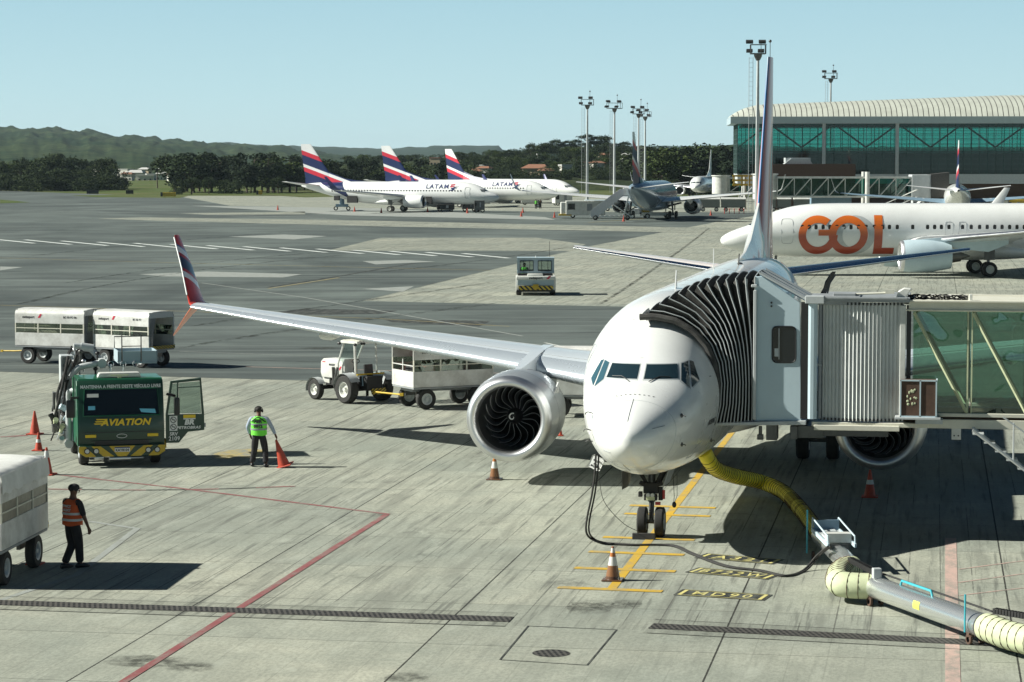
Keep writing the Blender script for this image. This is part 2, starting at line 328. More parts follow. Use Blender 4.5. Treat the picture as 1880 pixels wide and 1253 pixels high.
struct(sheet('dark_asphalt_patch', px((510, 573), (560, 567), (730, 571), (700, 577), (560, 579)), .0096, M['pblack']))
struct(sheet('dark_asphalt_patch', px((700, 586), (900, 590), (880, 600), (720, 592)), .0096, M['pblack']))
# taxiway dashes: two rows of staggered bars
b = MB()
for i in range(-2, 13): ua, va = 46 + 67 * i, 440.7 + 2.1 * i; band(b, px((ua, va), (ua + 84, va + 8.6)), .6, .013)
struct(b.build('dashed_taxiway_edge', M['pwhiteb'], smooth=0))
line('taxi_line', px((370, 520), (560, 547), (960, 618)), .17, .013, M['pwhitef'])
line('taxi_line', px((1000, 630), (1085, 648)), .16, .013, M['pwhite'])
line('taxi_line', px((0, 474), (350, 484), (900, 497)), .25, .013, M['pyelf'])
line('taxi_line', px((0, 561), (330, 572), (700, 586), (935, 600)), .18, .013, M['pyelf'])
line('taxi_line', px((0, 387), (300, 392), (600, 401)), .5, .013, M['pwhitef'])
line('service_road_edge', px((330, 646), (560, 654), (760, 660), (1080, 666)), .10, .013, M['pwhitef'])
line('service_road_edge', px((330, 659), (700, 668), (1080, 676)), .08, .013, M['pblack'])
line('service_road_line', px((330, 671), (700, 681), (1080, 690)), .13, .013, M['ppink'])
line('taxi_line', px((493, 528), (620, 508), (760, 484)), .35, .013, M['pblack'])
line('taxi_line', px((493, 530.5), (622, 510.5)), .25, .0145, M['pyelf'])
line('taxi_line', px((1080, 409), (1200, 401), (1300, 399)), .4, .013, M['pyelf'])
line('apron_line', px((1150, 470), (1000, 462)), .3, .013, M['pwhitef'])
line('red_line', px((85, 870), (330, 897), (715, 945)), .13, .006, M['pred'])
line('red_line', [(-6.88, 6.5), (-6.93, -16)], .16, .009, M['pred'])
for i_, (ua, ub, mm_) in enumerate(((82, 150, 'pred'), (150, 202, 'pblack'), (202, 268, 'pred'), (268, 340, 'pblack'), (340, 402, 'pred'), (402, 470, 'pblack'), (470, 542, 'pred'))):
    yv = lambda u: 898.5 + 4.2 * math.sin((u - 82) / 458 * 3.14) - (u - 82) / 458 * 5
    line('striped_line', px((ua, yv(ua)), (ub, yv(ub))), .13, .0075, M[mm_])
line('red_line', px((0, 803), (50, 800)), .2, .006, M['pred'])
line('white_line', px((165, 958), (252, 971), (140, 1056), (0, 1103)), .16, .006, M['pwhitef'])
line('pink_line', [(6.51, 5.0), (6.44, -14)], .25, .006, M['ppink'])
for v in ((1046, 1030), (1070, 1054), (1094, 1080)): line('pink_line', px((1760, v[0]), (1880, v[1])), .06, .006, M['ppink'])
line('lead_in_line', [(-.19, -3.1), (-.12, 40)], .19, .006, M['pyel'])
b = MB()
for x0, x1, y in ((-1.27, .84, -3.02), (-1.29, .85, -.58), (-1.29, .81, 1.63), (-1.26, .83, 3.78), (-1.24, .84, 7.62), (-1.29, .84, 9.07)): band(b, [(x0, y + .06), (x1, y - .06)], .27, .0095)
struct(b.build('stop_bars', M['pyel'], smooth=0))
t_ = MB()
for txt, xa, ya, xb, yb in (('MD90', 1.15, -3.12, 2.96, -3.45), ('B722W', 1.16, -.38, 2.92, -1.0), ('A321', 1.16, 1.52, 2.9, .95)):
    d = Vector((xb - xa, yb - ya, 0)); n = Vector((-d.y, d.x, 0)).normalized(); m0 = Vector((xa, ya, 0)) + d * .5; hw = .33
    b = MB(); band(b, [(xa, ya), (xb, yb)], .70, .0092); struct(b.build('stand_marking_plate', M['pblack'], smooth=0))
    b = MB(); dn = d.normalized()
    for e in (.06, .94): c0 = Vector((xa, ya, 0)) + d * e; band(b, [c0 - n * .29, c0 + n * .29], .075, .0125)
    for sgn in (-1, 1): c0 = Vector((xa, ya, 0)) + d * .06 + n * sgn * .29; band(b, [c0, c0 + d * .88], .025, .0121)
    a_ = math.atan2(d.y, d.x)
    b.M = Matrix.Translation((m0.x, m0.y, .0135)) @ Matrix.Rotation(a_, 4, 'Z') @ Matrix.Rotation(R(-90), 4, 'X') @ Matrix.Translation((0, 0, -.18))
    b.text(txt, .52, .006, 0, 1.35, 0, width=1.42 if len(txt) > 4 else 1.18); struct(b.build('stand_marking_text', M['plet'], smooth=0))
# drains
t = NT('drain grate'); x = t.xyz(t.obj()); f = t.math('GREATER_THAN', t.math('FRACT', t.math('MULTIPLY', t.math('ADD', x[0], t.math('MULTIPLY', x[1], .35)), 9.5)), .5)
f2 = t.math('LESS_THAN', t.math('ABSOLUTE', t.math('SUBTRACT', t.math('FRACT', t.math('MULTIPLY', x[1], 6)), .5)), .1)
M['grate'] = t.pbr(Base_Color=t.mix(t.math('MAXIMUM', f, f2), (.006, .006, .006), (.07, .066, .058)), Roughness=.7)
M['smoothc'] = m_concrete('channel concrete', .85)
for a, e in (((-40, -6.2), (-1.6, -6.58)), ((1.03, -6.79), (24, -9.2))):
    line('drain_channel', [a, e], 1.35, .0045, M['smoothc']); line('drain_joint', [(a[0], a[1] + .68), (e[0], e[1] + .68)], .03, .0085, M['pblack']); line('drain_joint', [(a[0], a[1] - .68), (e[0], e[1] - .68)], .03, .0085, M['pblack'])
    line('drain_grate', [a, e], .52, .0125, M['grate'])
hx = [G(970, 1150), G(1132, 1157), G(1078, 1222), G(918, 1212)]
b = MB(); band(b, [hx[3], hx[0], hx[1], hx[2], hx[3]], .035, .0048); struct(b.build('pit_lid_joint', M['pblack'], smooth=0))
b = MB(); c0 = G(1012, 1200); b.add([(c0.x + .33*math.cos(a*.2618), c0.y + .33*math.sin(a*.2618), .0055) for a in range(24)], [tuple(range(24))]); struct(b.build('hydrant_pit_cover', M['grate'], smooth=0))
b = MB(); c0 = G(440, 834)
b.add([(c0.x + .75*math.cos(a*.2618), c0.y + 1.3*math.sin(a*.2618), .0055) for a in range(24)], [tuple(range(24))]); struct(b.build('yellow_stand_circle', M['pcirc'], smooth=0))
for (u, v, rx, ry) in ((1085, 1115, .45, .9), (270, 1215, .9, .5), (745, 1245, .35, .5), (1150, 1110, .3, .6), (590, 640, 1.2, 1.0), (350, 1225, .5, .4)):
    c0 = G(u, v); rr = [1 + .35 * noise.noise(Vector((a * .8, u, v))) for a in range(28)]
    b = MB(); b.add([(c0.x + rr[a]*rx*math.cos(a*6.2832/28), c0.y + rr[a]*ry*math.sin(a*6.2832/28), .0066) for a in range(28)], [tuple(range(28))])
    t = NT('oil stain'); g = t.noise(3.5, t.obj(), 7, .75); tr = t.n('BsdfTransparent'); df = t.n('BsdfDiffuse', Color=(.07, .072, .065, 1))
    cx_ = t.n('VectorMath', 1, {'operation': 'DISTANCE'}, _0=t.obj(), _1=(c0.x, c0.y, .0066)); fade = t.ramp(t.math('DIVIDE', cx_, max(rx, ry)), [(.2, .75), (.95, 0)])
    mx = t.n('MixShader', _0=t.math('MULTIPLY', fade, t.ramp(g, [(.38, 0), (.6, 1)])), _1=tr, _2=df); t.t.links.new(mx, t.out.inputs[0])
    struct(b.build('oil_stain', t.m, smooth=0))
t = NT('tyre rubber marks'); tr = t.n('BsdfTransparent'); df = t.n('BsdfDiffuse', Color=(.035, .036, .034, 1)); mx = t.n('MixShader', _0=t.math('MULTIPLY', t.ramp(t.noise(2.0, t.vm(t.obj(), (1, .4, 1)), 5, .7), [(.42, 0), (.62, 1)]), .55), _1=tr, _2=df); t.t.links.new(mx, t.out.inputs[0]); M['tyre'] = t.m
rj = random.Random(21)
for (u0, v0, u1, v1, u2, v2) in ((330, 640, 560, 600, 900, 560), (350, 600, 620, 560, 900, 520), (120, 520, 420, 470, 800, 450), (30, 560, 260, 500, 620, 470), (1100, 560, 1240, 470, 1300, 420), (60, 470, 400, 430, 800, 410), (700, 500, 900, 480, 1040, 455)):
    a_, b_, c_ = G(u0, v0), G(u1, v1), G(u2, v2); q = [(a_*(1-f)**2 + b_*2*f*(1-f) + c_*f*f) for f in [i/14 for i in range(15)]]
    for s_ in (0, 1.7):
        b = MB(); band(b, [(p.x, p.y + s_) for p in q], .22, .0142); struct(b.build('tyre_mark', M['tyre'], smooth=0))
# grass islands beyond the apron
for q in (px((0, 367), (25, 369), (55, 372), (0, 374)), px((130, 359.5), (240, 357.5), (350, 359), (330, 364), (180, 362.5)), px((460, 357), (700, 360), (560, 363))): sheet('grass_island', q, .016, M['grass'])

# ================================================================ hills
def m_hill(name, a, b_, c_, sc):
    t = NT(name); o = t.obj(); n1 = t.noise(sc, o, 6, .65, .4); n2 = t.noise(sc * 9, o, 5, .75)
    c = t.mix(t.ramp(n1, [(.42, 0), (.58, 1)]), a, b_); c = t.mix(t.math('MULTIPLY', t.ramp(n2, [(.42, 0), (.6, 1)]), .8), c, c_)
    return t.pbr(Base_Color=c, Roughness=.95, Specular_IOR_Level=.05)
def ridge(name, dist, depth, prof, m, bump, nu=220, nd=14, base=0):
    vs = []; fs = []; us = [p[0] for p in prof]
    def hv(u):
        for (a, va), (c, vc) in zip(prof, prof[1:]):
            if a <= u <= c: f = (u - a) / (c - a); f = f*f*(3-2*f); return va + (vc - va) * f
        return prof[0][1] if u < us[0] else prof[-1][1]
    for i in range(nu + 1):
        u = us[0] + (us[-1] - us[0]) * i / nu; zt = zat(hv(u), dist)
        for j in range(nd + 1):
            f = j / nd; d = dist - depth * (1 - f); g = f ** .8; z = base + (zt - base) * g + bump * .5 * noise.fractal(Vector((u * .03, f * 6, dist * .01)), .8, 2.1, 5) * (.3 + g) + bump * .16 * (noise.noise(Vector((u * .35, f * 30, 3))) + 1.6 * abs(noise.noise(Vector((u * 1.3, f * 60, 9))))) * g
            p = far(u, d, z); vs.append(p)
        vs.append(far(u, dist + depth * .5, base))
    r = nd + 2
    for i in range(nu):
        for j in range(nd + 1): fs.append((i*r+j, (i+1)*r+j, (i+1)*r+j+1, i*r+j+1))
    b = MB(); b.add(vs, fs); return struct(b.build(name, m, smooth=60))
mh1 = m_hill('far hill scrub', (.022, .040, .028), (.045, .062, .038), (.012, .024, .018), .0045); mh2 = m_hill('near hill scrub', (.016, .034, .016), (.058, .076, .032), (.008, .018, .009), .01)
ridge('far_hills', 7000, 2600, [(-500, 262), (300, 262), (420, 262), (520, 267), (700, 272), (780, 270), (795, 267), (918, 267), (924, 276), (1000, 272), (1180, 268), (1350, 266), (1500, 270), (2400, 268)], mh1, 5, 420, 14)
ridge('hills', 4200, 2400, [(-900, 250), (-200, 238), (0, 236), (90, 236), (160, 242), (240, 250), (330, 257), (420, 264), (520, 272), (640, 285), (760, 293)], mh2, 9, 420, 26)
RISE = [(500, 299), (640, 292), (760, 286), (860, 280), (960, 272), (1040, 264), (1110, 262), (1180, 276), (1300, 284), (1500, 286), (1700, 290)]
def rise_z(u, d):
    v = RISE[-1][1]
    for (a, va), (c, vc) in zip(RISE, RISE[1:]):
        if a <= u <= c: f = (u - a) / (c - a); f = f*f*(3-2*f); v = va + (vc - va) * f
    return (zat(v + 6, 1180)) * max(0, min(1, (d - 760) / 420)) ** .8
ridge('wooded_rise', 1180, 420, [(a, b_ + 6) for a, b_ in RISE], m_hill('rise scrub', (.030, .042, .020), (.055, .066, .028), (.014, .022, .011), .03), 1.5, 160, 20)

# ================================================================ trees
def m_leaf(name, a, b_):
    t = NT(name); o = t.obj(); n1 = t.noise(.45, o, 3); oi = t.n('ObjectInfo', 5)
    c = t.mix(t.ramp(n1, [(.38, 0), (.62, 1)]), a, b_); c = t.mix(t.math('MULTIPLY', oi, .35), c, (.045, .06, .022))
    return t.pbr(Base_Color=c, Roughness=.8, Specular_IOR_Level=.12)
LF = [m_leaf('eucalyptus leaf', (.013, .024, .014), (.028, .044, .022)), m_leaf('mango leaf', (.018, .032, .014), (.042, .062, .024)), m_leaf('bright leaf', (.035, .06, .015), (.08, .11, .03))]
BARK = mat('bark', (.09, .07, .05), .9, dirt=.5)
def tree_proto(kind, seed):
    rnd = random.Random(seed); tr = MB(); cr = MB(); H = 10.0
    clumps = []
    if kind == 'tall':
        tr.tube([(0, 0, -.5), (.1, 0, 3), (.0, .1, 6), (.1, 0, 8.5)], [.22, .18, .12, .05], 6)
        for i in range(26):
            z = rnd.uniform(2.2, 9.6); rr = (1.7 if z < 7 else 1.2) * rnd.uniform(.3, 1.0); a = rnd.uniform(0, 6.28); c = (rr*math.cos(a), rr*math.sin(a), z); clumps.append((c, rnd.uniform(.7, 1.25), rnd.uniform(.8, 1.3)))
            if i % 3 == 0: tr.tube([(0, 0, z - 1.2), (c[0]*.6, c[1]*.6, z - .3), c], [.07, .04, .02], 4)
    elif kind == 'round':
        tr.tube([(0, 0, -.5), (.1, .1, 2), (0, 0, 4)], [.35, .28, .2], 6)
        for i in range(34):
            a = rnd.uniform(0, 6.28); q = rnd.uniform(-.45, 1); rr = 3.6 * math.sqrt(max(0, 1 - q*q)) * rnd.uniform(.5, 1.02); c = (rr*math.cos(a), rr*math.sin(a), 5.4 + q*3.4 + rnd.uniform(-.4, .4)); clumps.append((c, rnd.uniform(.9, 1.6), rnd.uniform(.6, .9)))
            if i % 3 == 0: tr.tube([(0, 0, 3), (c[0]*.5, c[1]*.5, 4.2), c], [.12, .07, .03], 4)
    elif kind == 'umbrella':
        tr.tube([(0, 0, -.5), (.2, 0, 3), (0, .2, 6), (.1, 0, 7.5)], [.3, .24, .16, .08], 6)
        for i in range(18):
            a = rnd.uniform(0, 6.28); rr = rnd.uniform(.3, 3.4); c = (rr*math.cos(a), rr*math.sin(a), 8.6 - .11*rr*rr + rnd.uniform(-.9, .5)); clumps.append((c, rnd.uniform(.7, 1.3), .7))
            if i % 2 == 0: tr.tube([(0, 0, 5), (c[0]*.5, c[1]*.5, 6.8), c], [.1, .06, .03], 4)
    elif kind == 'shrub':
        tr.tube([(0, 0, -.3), (0, 0, 2)], [.2, .1], 5)
        for i in range(26):
            a = rnd.uniform(0, 6.28); rr = 3.9 * math.sqrt(rnd.random()); c = (rr*math.cos(a), rr*math.sin(a), rnd.uniform(.8, 8.6 - .28*rr*rr)); clumps.append((c, rnd.uniform(1.0, 1.7), .8))
    for c, r, fl in clumps:
        for j in range(int(62 * r * r)):
            th = rnd.uniform(0, 6.28); z = rnd.uniform(-1, 1); q = r * rnd.uniform(.55, 1.08) * (1 + .25 * math.sin(3*th + c[0]*5)); s_ = math.sqrt(1 - z*z)
            p = Vector((c[0] + q*s_*math.cos(th), c[1] + q*s_*math.sin(th), c[2] + q*z*fl)); l = rnd.uniform(.13, .30)
            d1 = Vector((rnd.gauss(0, 1), rnd.gauss(0, 1), rnd.gauss(0, .7))).normalized() * l; d2 = d1.cross(Vector((rnd.gauss(0, 1), rnd.gauss(0, 1), rnd.gauss(0, 1)))).normalized() * l * .8
            cr.add([p - d1, p + d2, p + d1, p - d2], [(0, 1, 2, 3)])
    return tr, cr
NAMES = {'tall': ('eucalyptus_tree', 'tall dark eucalyptus tree'), 'round': ('broadleaf_tree', 'round leafy green tree'), 'umbrella': ('umbrella_tree', 'open crowned umbrella shaped tree'), 'shrub': ('bushy_tree', 'low dense bushy tree')}
PROT = {}; TREES = []
def tree(kind, var, u, dist, h, wd=1.0, z=0.0, where='', grp='trees beyond the apron'):
    key = (kind, var); nm, lb = NAMES[kind]
    if key not in PROT:
        tr, cr = tree_proto(kind, hash(kind) % 1 + var * 17 + len(kind)); e = thing(nm, '', 'tree', (0, 0, 0)); tr.build('trunk', BARK, e, 60)
        cr.build('crown', LF[{'tall': 0, 'round': 1, 'umbrella': 0, 'shrub': 1}[kind] if var != 2 else 2], e, 0); PROT[key] = e; o = e
    else: o = dup(PROT[key])
    o.location = far(u, dist, z); o.rotation_euler = (0, 0, random.uniform(0, 6.28)); s_ = h / 10.0; o.scale = (s_ * wd, s_ * wd, s_)
    o['label'] = lb + ' ' + where; o['category'] = 'tree'; o['group'] = grp; TREES.append((grp, kind, where, u, o)); return o
rt_ = random.Random(11)
def row(u0, u1, step, dist, v0, v1, kinds, where, grp, z0=0.0, wd=(.9, 1.3), dd=25):
    u = u0
    while u < u1:
        d = dist + rt_.uniform(-dd, dd); z0 = rise_z(u, d) - .5 if dist > 790 and u > 560 else 0; h = max(4.5, zat(rt_.uniform(v0, v1), d) - z0); k_ = rt_.choice(kinds)
        tree(k_, rt_.choice((0, 1)) if k_ != 'round' else rt_.choice((0, 1, 2)), u, d, h, rt_.uniform(*wd), z0, where, grp); u += step * rt_.uniform(.7, 1.3)
row(-10, 225, 15, 800, 284, 296, ['round', 'shrub', 'shrub', 'round'], 'in the dark belt at far left', 'trees in the far left belt', wd=(1.1, 1.6))
row(-5, 225, 13, 770, 300, 318, ['shrub'], 'at the foot of the far left belt', 'bushes under the far left belt', wd=(1.2, 1.9))
for u, h in ((42, 285), (168, 292), (190, 288), (292, 289)): tree('umbrella', 0, u, 830, zat(h, 830), .8, 0, 'standing above the far left belt', 'taller trees over the left belt')
row(325, 560, 12, 720, 278, 288, ['tall', 'tall', 'round'], 'in the tall clump left of the striped tails', 'trees in the tall clump', wd=(1.3, 1.9))
row(330, 560, 26, 690, 326, 334, ['shrub', 'round'], 'under the tall clump', 'bushes under the tall clump', wd=(1.0, 1.5))
row(560, 860, 15, 760, 290, 301, ['round', 'shrub', 'tall'], 'behind the striped jets', 'trees behind the striped jets', wd=(1.2, 1.7))
row(640, 985, 11, 1080, 278, 292, ['round', 'shrub'], 'on the far slope behind the striped jets', 'trees on the far slope', wd=(1.1, 1.6))
row(860, 1200, 10, 960, 287, 300, ['round', 'shrub', 'round'], 'in the middle band of the hillside', 'trees in the middle hillside band', wd=(1.2, 1.7))
row(860, 1190, 13, 830, 306, 318, ['shrub'], 'low behind the parked jets', 'bushes behind the parked jets', wd=(1.3, 2.0))
row(855, 985, 9, 900, 285, 296, ['round', 'shrub'], 'on rising ground behind the middle jets', 'trees on the rise behind the middle jets', z0=2, wd=(1.0, 1.4))
for u, v in ((985, 268), (1003, 262), (1020, 256), (1040, 258), (1058, 256), (1077, 245), (1094, 250), (1110, 249), (1128, 263), (1146, 260)): tree('round' if v > 246 else 'umbrella', 1, u, 1150, zat(v - 1, 1150) - rise_z(u, 1150) + 1, 1.7, rise_z(u, 1150) - 1, 'on the hilltop behind the masts', 'hilltop trees')
row(975, 1200, 7, 1040, 260, 280, ['round', 'shrub'], 'on the hillside behind the masts', 'hillside trees', z0=4, wd=(1.0, 1.5))
row(975, 1200, 11, 880, 294, 308, ['shrub', 'round'], 'at the hill foot behind the masts', 'trees at the foot of the hill', z0=0, wd=(1.0, 1.5))
row(1195, 1352, 10, 700, 264, 274, ['tall', 'tall', 'round'], 'in the wood left of the terminal', 'trees in the wood beside the terminal', wd=(1.4, 2.0))
row(1195, 1352, 22, 670, 318, 326, ['shrub'], 'under the wood by the terminal', 'bushes by the terminal wood', wd=(1.2, 1.8))
ORD = 'first second third fourth fifth sixth seventh eighth ninth tenth eleventh twelfth thirteenth fourteenth fifteenth sixteenth seventeenth eighteenth nineteenth twentieth'.split()
SHORT = {'tall': 'tall dark eucalyptus', 'round': 'round leafy tree', 'umbrella': 'open crowned tree', 'shrub': 'low bushy tree'}
for g_, k_ in sorted({(a, b_) for a, b_, *_ in TREES}):
    ls = sorted([t_ for t_ in TREES if t_[0] == g_ and t_[1] == k_], key=lambda t_: t_[3]); n_ = len(ls)
    for i, t_ in enumerate(ls):
        if n_ > 1: t_[4]['label'] = (ORD[i] if i < 20 else ORD[n_ - 1 - i] + ' from right') .replace(' from right', '') + ' ' + SHORT[k_] + (' from the left ' if i < 20 else ' from the right ') + t_[2]
# one palm
pt = thing('palm_tree', 'slim palm tree sticking up above the far left tree belt', 'tree', far(108, 830, 0)); b = MB(); b.tube([(0, 0, 0), (.3, 0, 6), (.2, 0, 11)], [.25, .2, .16], 6); b.build('trunk', BARK, pt)
b = MB()
for i in range(14):
    a = i * 6.28 / 14; P0 = Vector((.2, 0, 11)); q = [P0 + Vector((math.cos(a)*r_, math.sin(a)*r_, .9*r_ - .42*r_*r_)) for r_ in (0, .8, 1.6, 2.4, 3.0)]
    s_ = Vector((-math.sin(a), math.cos(a), 0)) * .35
    for k_ in range(4): b.quad(q[k_] - s_, q[k_+1] - s_ * .7, q[k_+1] + s_ * .7, q[k_] + s_)
b.build('crown', LF[0], pt, 0)

# ================================================================ houses on the far slopes
RT_ = mat('terracotta roof', (.26, .12, .07), .8, dirt=.4); HW = mat('house render', (.62, .60, .54), .8, dirt=.2, dscale=.4); HB = mat('beige house render', (.45, .36, .24), .8, dirt=.2, dscale=.4); GR = mat('grey roof', (.50, .50, .48), .7, dirt=.3)
def house(u, v, dist, wd, h, wm, rm, label, flat=False, rz=None):
    z = 0; wd *= .6 if u < 700 else .48; h *= .75 if u < 700 else .6
    if u > 700:
        for dd_ in range(790, 1170, 10):
            if rise_z(u, dd_) + h >= zat(v, dd_): break
        dist = dd_; z = rise_z(u, dist)
    o = thing('house', label, 'house', far(u, dist, z - 1.0), YAW + (rz if rz is not None else rt_.uniform(-.5, .5)), 'houses on the far slopes')
    b = MB(); dp = wd * .7; b.box((0, 0, (h + 1) / 2 - 2), (wd, dp, h + 5)); b.build('wall', wm, o, 0)
    b = MB()
    if flat: b.box((0, 0, h + 1.2), (wd * 1.06, dp * 1.1, .4))
    else:
        a, c, e = wd / 2 + .5, dp / 2 + .5, h + 1; b.add([(-a, -c, e), (a, -c, e), (a, c, e), (-a, c, e), (-a * .6, 0, e + wd * .16), (a * .6, 0, e + wd * .16)], [(0, 1, 5, 4), (1, 2, 5), (2, 3, 4, 5), (3, 0, 4), (3, 2, 1, 0)])
    b.build('roof', rm, o, 0)
    for i in range(3): b = MB(); b.box((-wd * .32 + i * wd * .32, -dp / 2 - .03, h * .6), (wd * .12, .1, h * .3)); b.build('window', M['glassd'], o, 0)
for i, (u, v, d, wd, h, wm, rm, fl, lb) in enumerate([
    (158, 303, 1500, 10, 4, HW, GR, 1, 'small white house peeping out of the left tree belt'), (185, 309, 1400, 13, 6, HW, GR, 0, 'large pale house with several roofs at left'), (192, 318, 1300, 12, 4, HB, RT_, 0, 'beige low house under the pale one at left'),
    (211, 316, 1350, 8, 4, HW, GR, 1, 'narrow white house hidden between left trees'), (233, 313, 1400, 12, 6, HW, GR, 1, 'white two storey house at the gap in the left trees'), (253, 318, 1350, 15, 4, HW, GR, 0, 'long low white house in the left gap'),
    (270, 313, 1450, 11, 6, HB, GR, 0, 'pinkish house behind the low white one'), (287, 322, 1300, 14, 3, HW, GR, 1, 'flat white shed roofs in the left gap'), (310, 315, 1250, 14, 7, HW, GR, 0, 'tall white house beside the dark tall clump'), (272, 328, 1200, 14, 3, HW, GR, 1, 'white flat roof low in the left gap'),
    (880, 304, 1050, 13, 4, HW, GR, 1, 'white flat roofed house between the middle tails'), (800, 291, 1100, 9, 5, HB, RT_, 1, 'pinkish block just right of the second tail'), (905, 297, 1040, 10, 4, HW, RT_, 0, 'white house with orange roof above the middle jets'),
    (1005, 284, 1080, 17, 4, HW, GR, 1, 'white modern house high on the wooded hill'), (985, 310, 960, 18, 4, HB, RT_, 0, 'ochre house with terracotta roofs above the middle jet'), (1002, 315, 940, 10, 3, HB, RT_, 0, 'small ochre annex with orange roof on the hill foot'),
    (1155, 286, 1050, 15, 4, HW, GR, 0, 'white villa on the hill right of the light masts'), (1150, 293, 1000, 10, 3, HW, GR, 1, 'lower white terrace of the hill villa'), (1110, 284, 1080, 10, 2.5, HB, RT_, 0, 'terracotta roof among hilltop trees behind masts'), (1070, 300, 1000, 6, 3, HW, RT_, 1, 'small pale house left of the second mast'),
    (238, 309, 1180, 9, 4, HW, RT_, 0, 'small white house at the left rim of the far left gap'), (262, 306, 1420, 8, 5, HB, GR, 1, 'tiny beige block in the middle of the far left gap'), (300, 310, 1220, 9, 4, HW, GR, 0, 'small white gabled house near the right rim of the gap'), (322, 318, 1150, 9, 4, HW, RT_, 0, 'white bungalow just left of the tall clump'),
    (890, 309, 980, 9, 4, HW, RT_, 0, 'pale house right above the second striped jet body'), (1040, 305, 960, 10, 4, HW, GR, 1, 'white house low on the hill left of the leftmost mast'), (1095, 300, 960, 9, 4, HW, RT_, 0, 'small pale house between the first and second masts'), (1058, 276, 1100, 9, 4, HW, GR, 1, 'tiny white house high on the hill near the leftmost mast'),
    (868, 315, 980, 12, 3, HB, RT_, 0, 'dull orange roof right behind the third tail'), (933, 290, 1090, 6, 3, HW, GR, 1, 'tiny white house on the wooded slope'), (1440, 296, 1000, 10, 4, HW, GR, 1, 'pale house beyond the terminal annex')]):
    house(u, v, d, wd, h, wm, rm, lb, fl)
# taxiway guidance boards
for i, (u, v, wd, m_, lb) in enumerate([(172, 358, 2.6, 'k', 'black taxiway sign board at far left grass edge'), (240, 358, 1.4, 'k', 'small black taxiway sign board beside grass strip'), (311, 363, 3.2, 'y', 'yellow and black taxiway direction sign on grass'), (478, 359, 1.0, 'y', 'small round yellow marker before the tall trees')]):
    o = thing('taxiway_sign', lb, 'sign', G(u, v), YAW, 'taxiway signs'); b = MB(); b.box((0, 0, .75), (wd, .3, 1.0)); b.build('panel', M['black'] if m_ == 'k' else M['yellow'], o, 0, bevel=.03)
    b = MB(); b.box((-wd/2 - .28, 0, .75), (.5, .31, 1.0)); b.build('end_panel', M['black'], o, 0); b = MB()
    for s_ in (-.4, .4): b.cyl((s_ * wd, 0, 0), (s_ * wd, 0, .3), .06)
    b.build('leg', M['grey'], o)
# ================================================================ airliners
FT = [(0, 2.66, 2.56, .03, 2.61), (.03, 2.77, 2.45, .14, 2.61), (.12, 2.88, 2.33, .29, 2.62), (.3, 3.03, 2.20, .47, 2.64), (.6, 3.20, 2.05, .67, 2.70), (1.0, 3.38, 1.91, .88, 2.79), (1.5, 3.57, 1.78, 1.07, 2.91),
      (2.0, 3.74, 1.69, 1.21, 3.01), (2.4, 3.94, 1.63, 1.30, 3.09), (2.8, 4.19, 1.58, 1.37, 3.15), (3.3, 4.47, 1.53, 1.45, 3.21), (4.0, 4.78, 1.47, 1.55, 3.27), (5.0, 5.09, 1.41, 1.70, 3.31), (6.0, 5.28, 1.37, 1.81, 3.35), (7.5, 5.40, 1.36, 1.88, 3.36),
      (12, 5.42, 1.36, 1.88, 3.36), (24, 5.42, 1.38, 1.88, 3.36), (27, 5.41, 1.62, 1.86, 3.5), (30, 5.38, 2.15, 1.70, 3.8), (33, 5.30, 2.85, 1.38, 4.1), (35.5, 5.18, 3.50, 1.02, 4.35), (37.3, 5.02, 4.0, .66, 4.52), (38.4, 4.88, 4.32, .34, 4.6), (38.8, 4.74, 4.5, .12, 4.62)]
def fsec(y):
    y = max(0, min(38.8, y)); s = math.sqrt(y)
    for i in range(len(FT) - 1):
        if y <= FT[i+1][0] + 1e-9:
            a, b = math.sqrt(FT[i][0]), math.sqrt(FT[i+1][0]); h = b - a; f = (s - a) / h; out = []
            for k in range(1, 5):
                p0, p1 = FT[i][k], FT[i+1][k]
                m0 = (p1 - (FT[i-1][k] if i else p0)) / (b - (math.sqrt(FT[i-1][0]) if i else a)) if i else (p1 - p0) / h
                m1 = ((FT[i+2][k] if i + 2 < len(FT) else p1) - p0) / ((math.sqrt(FT[i+2][0]) if i + 2 < len(FT) else b) - a)
                out.append((2*f**3-3*f*f+1)*p0 + (f**3-2*f*f+f)*h*m0 + (-2*f**3+3*f*f)*p1 + (f**3-f*f)*h*m1)
            return out
def fx(y, z):
    zt, zb, w_, zc = fsec(y); q = (z - zc) / ((zt - zc) if z > zc else (zc - zb)); return w_ * math.sqrt(max(0, 1 - q * q))
def front(x, z, off=.006):                       # point of the nose surface straight behind (x, z) of the front view
    a, b = .02, 9.0
    for _ in range(40):
        m_ = (a + b) / 2
        zt, zb, w_, zc = fsec(m_); q = (z - zc) / ((zt - zc) if z > zc else (zc - zb))
        if (x / w_) ** 2 + q * q < 1: b = m_
        else: a = m_
    def nrm(y):
        e = .01; g = lambda X, Y, Z: (X / fsec(Y)[2]) ** 2 + ((Z - fsec(Y)[3]) / ((fsec(Y)[0] - fsec(Y)[3]) if Z > fsec(Y)[3] else (fsec(Y)[3] - fsec(Y)[1]))) ** 2
        return Vector((g(x+e, y, z) - g(x-e, y, z), g(x, y+e, z) - g(x, y-e, z), g(x, y, z+e) - g(x, y, z-e))).normalized()
    return Vector((x, a, z)) + nrm(a) * off
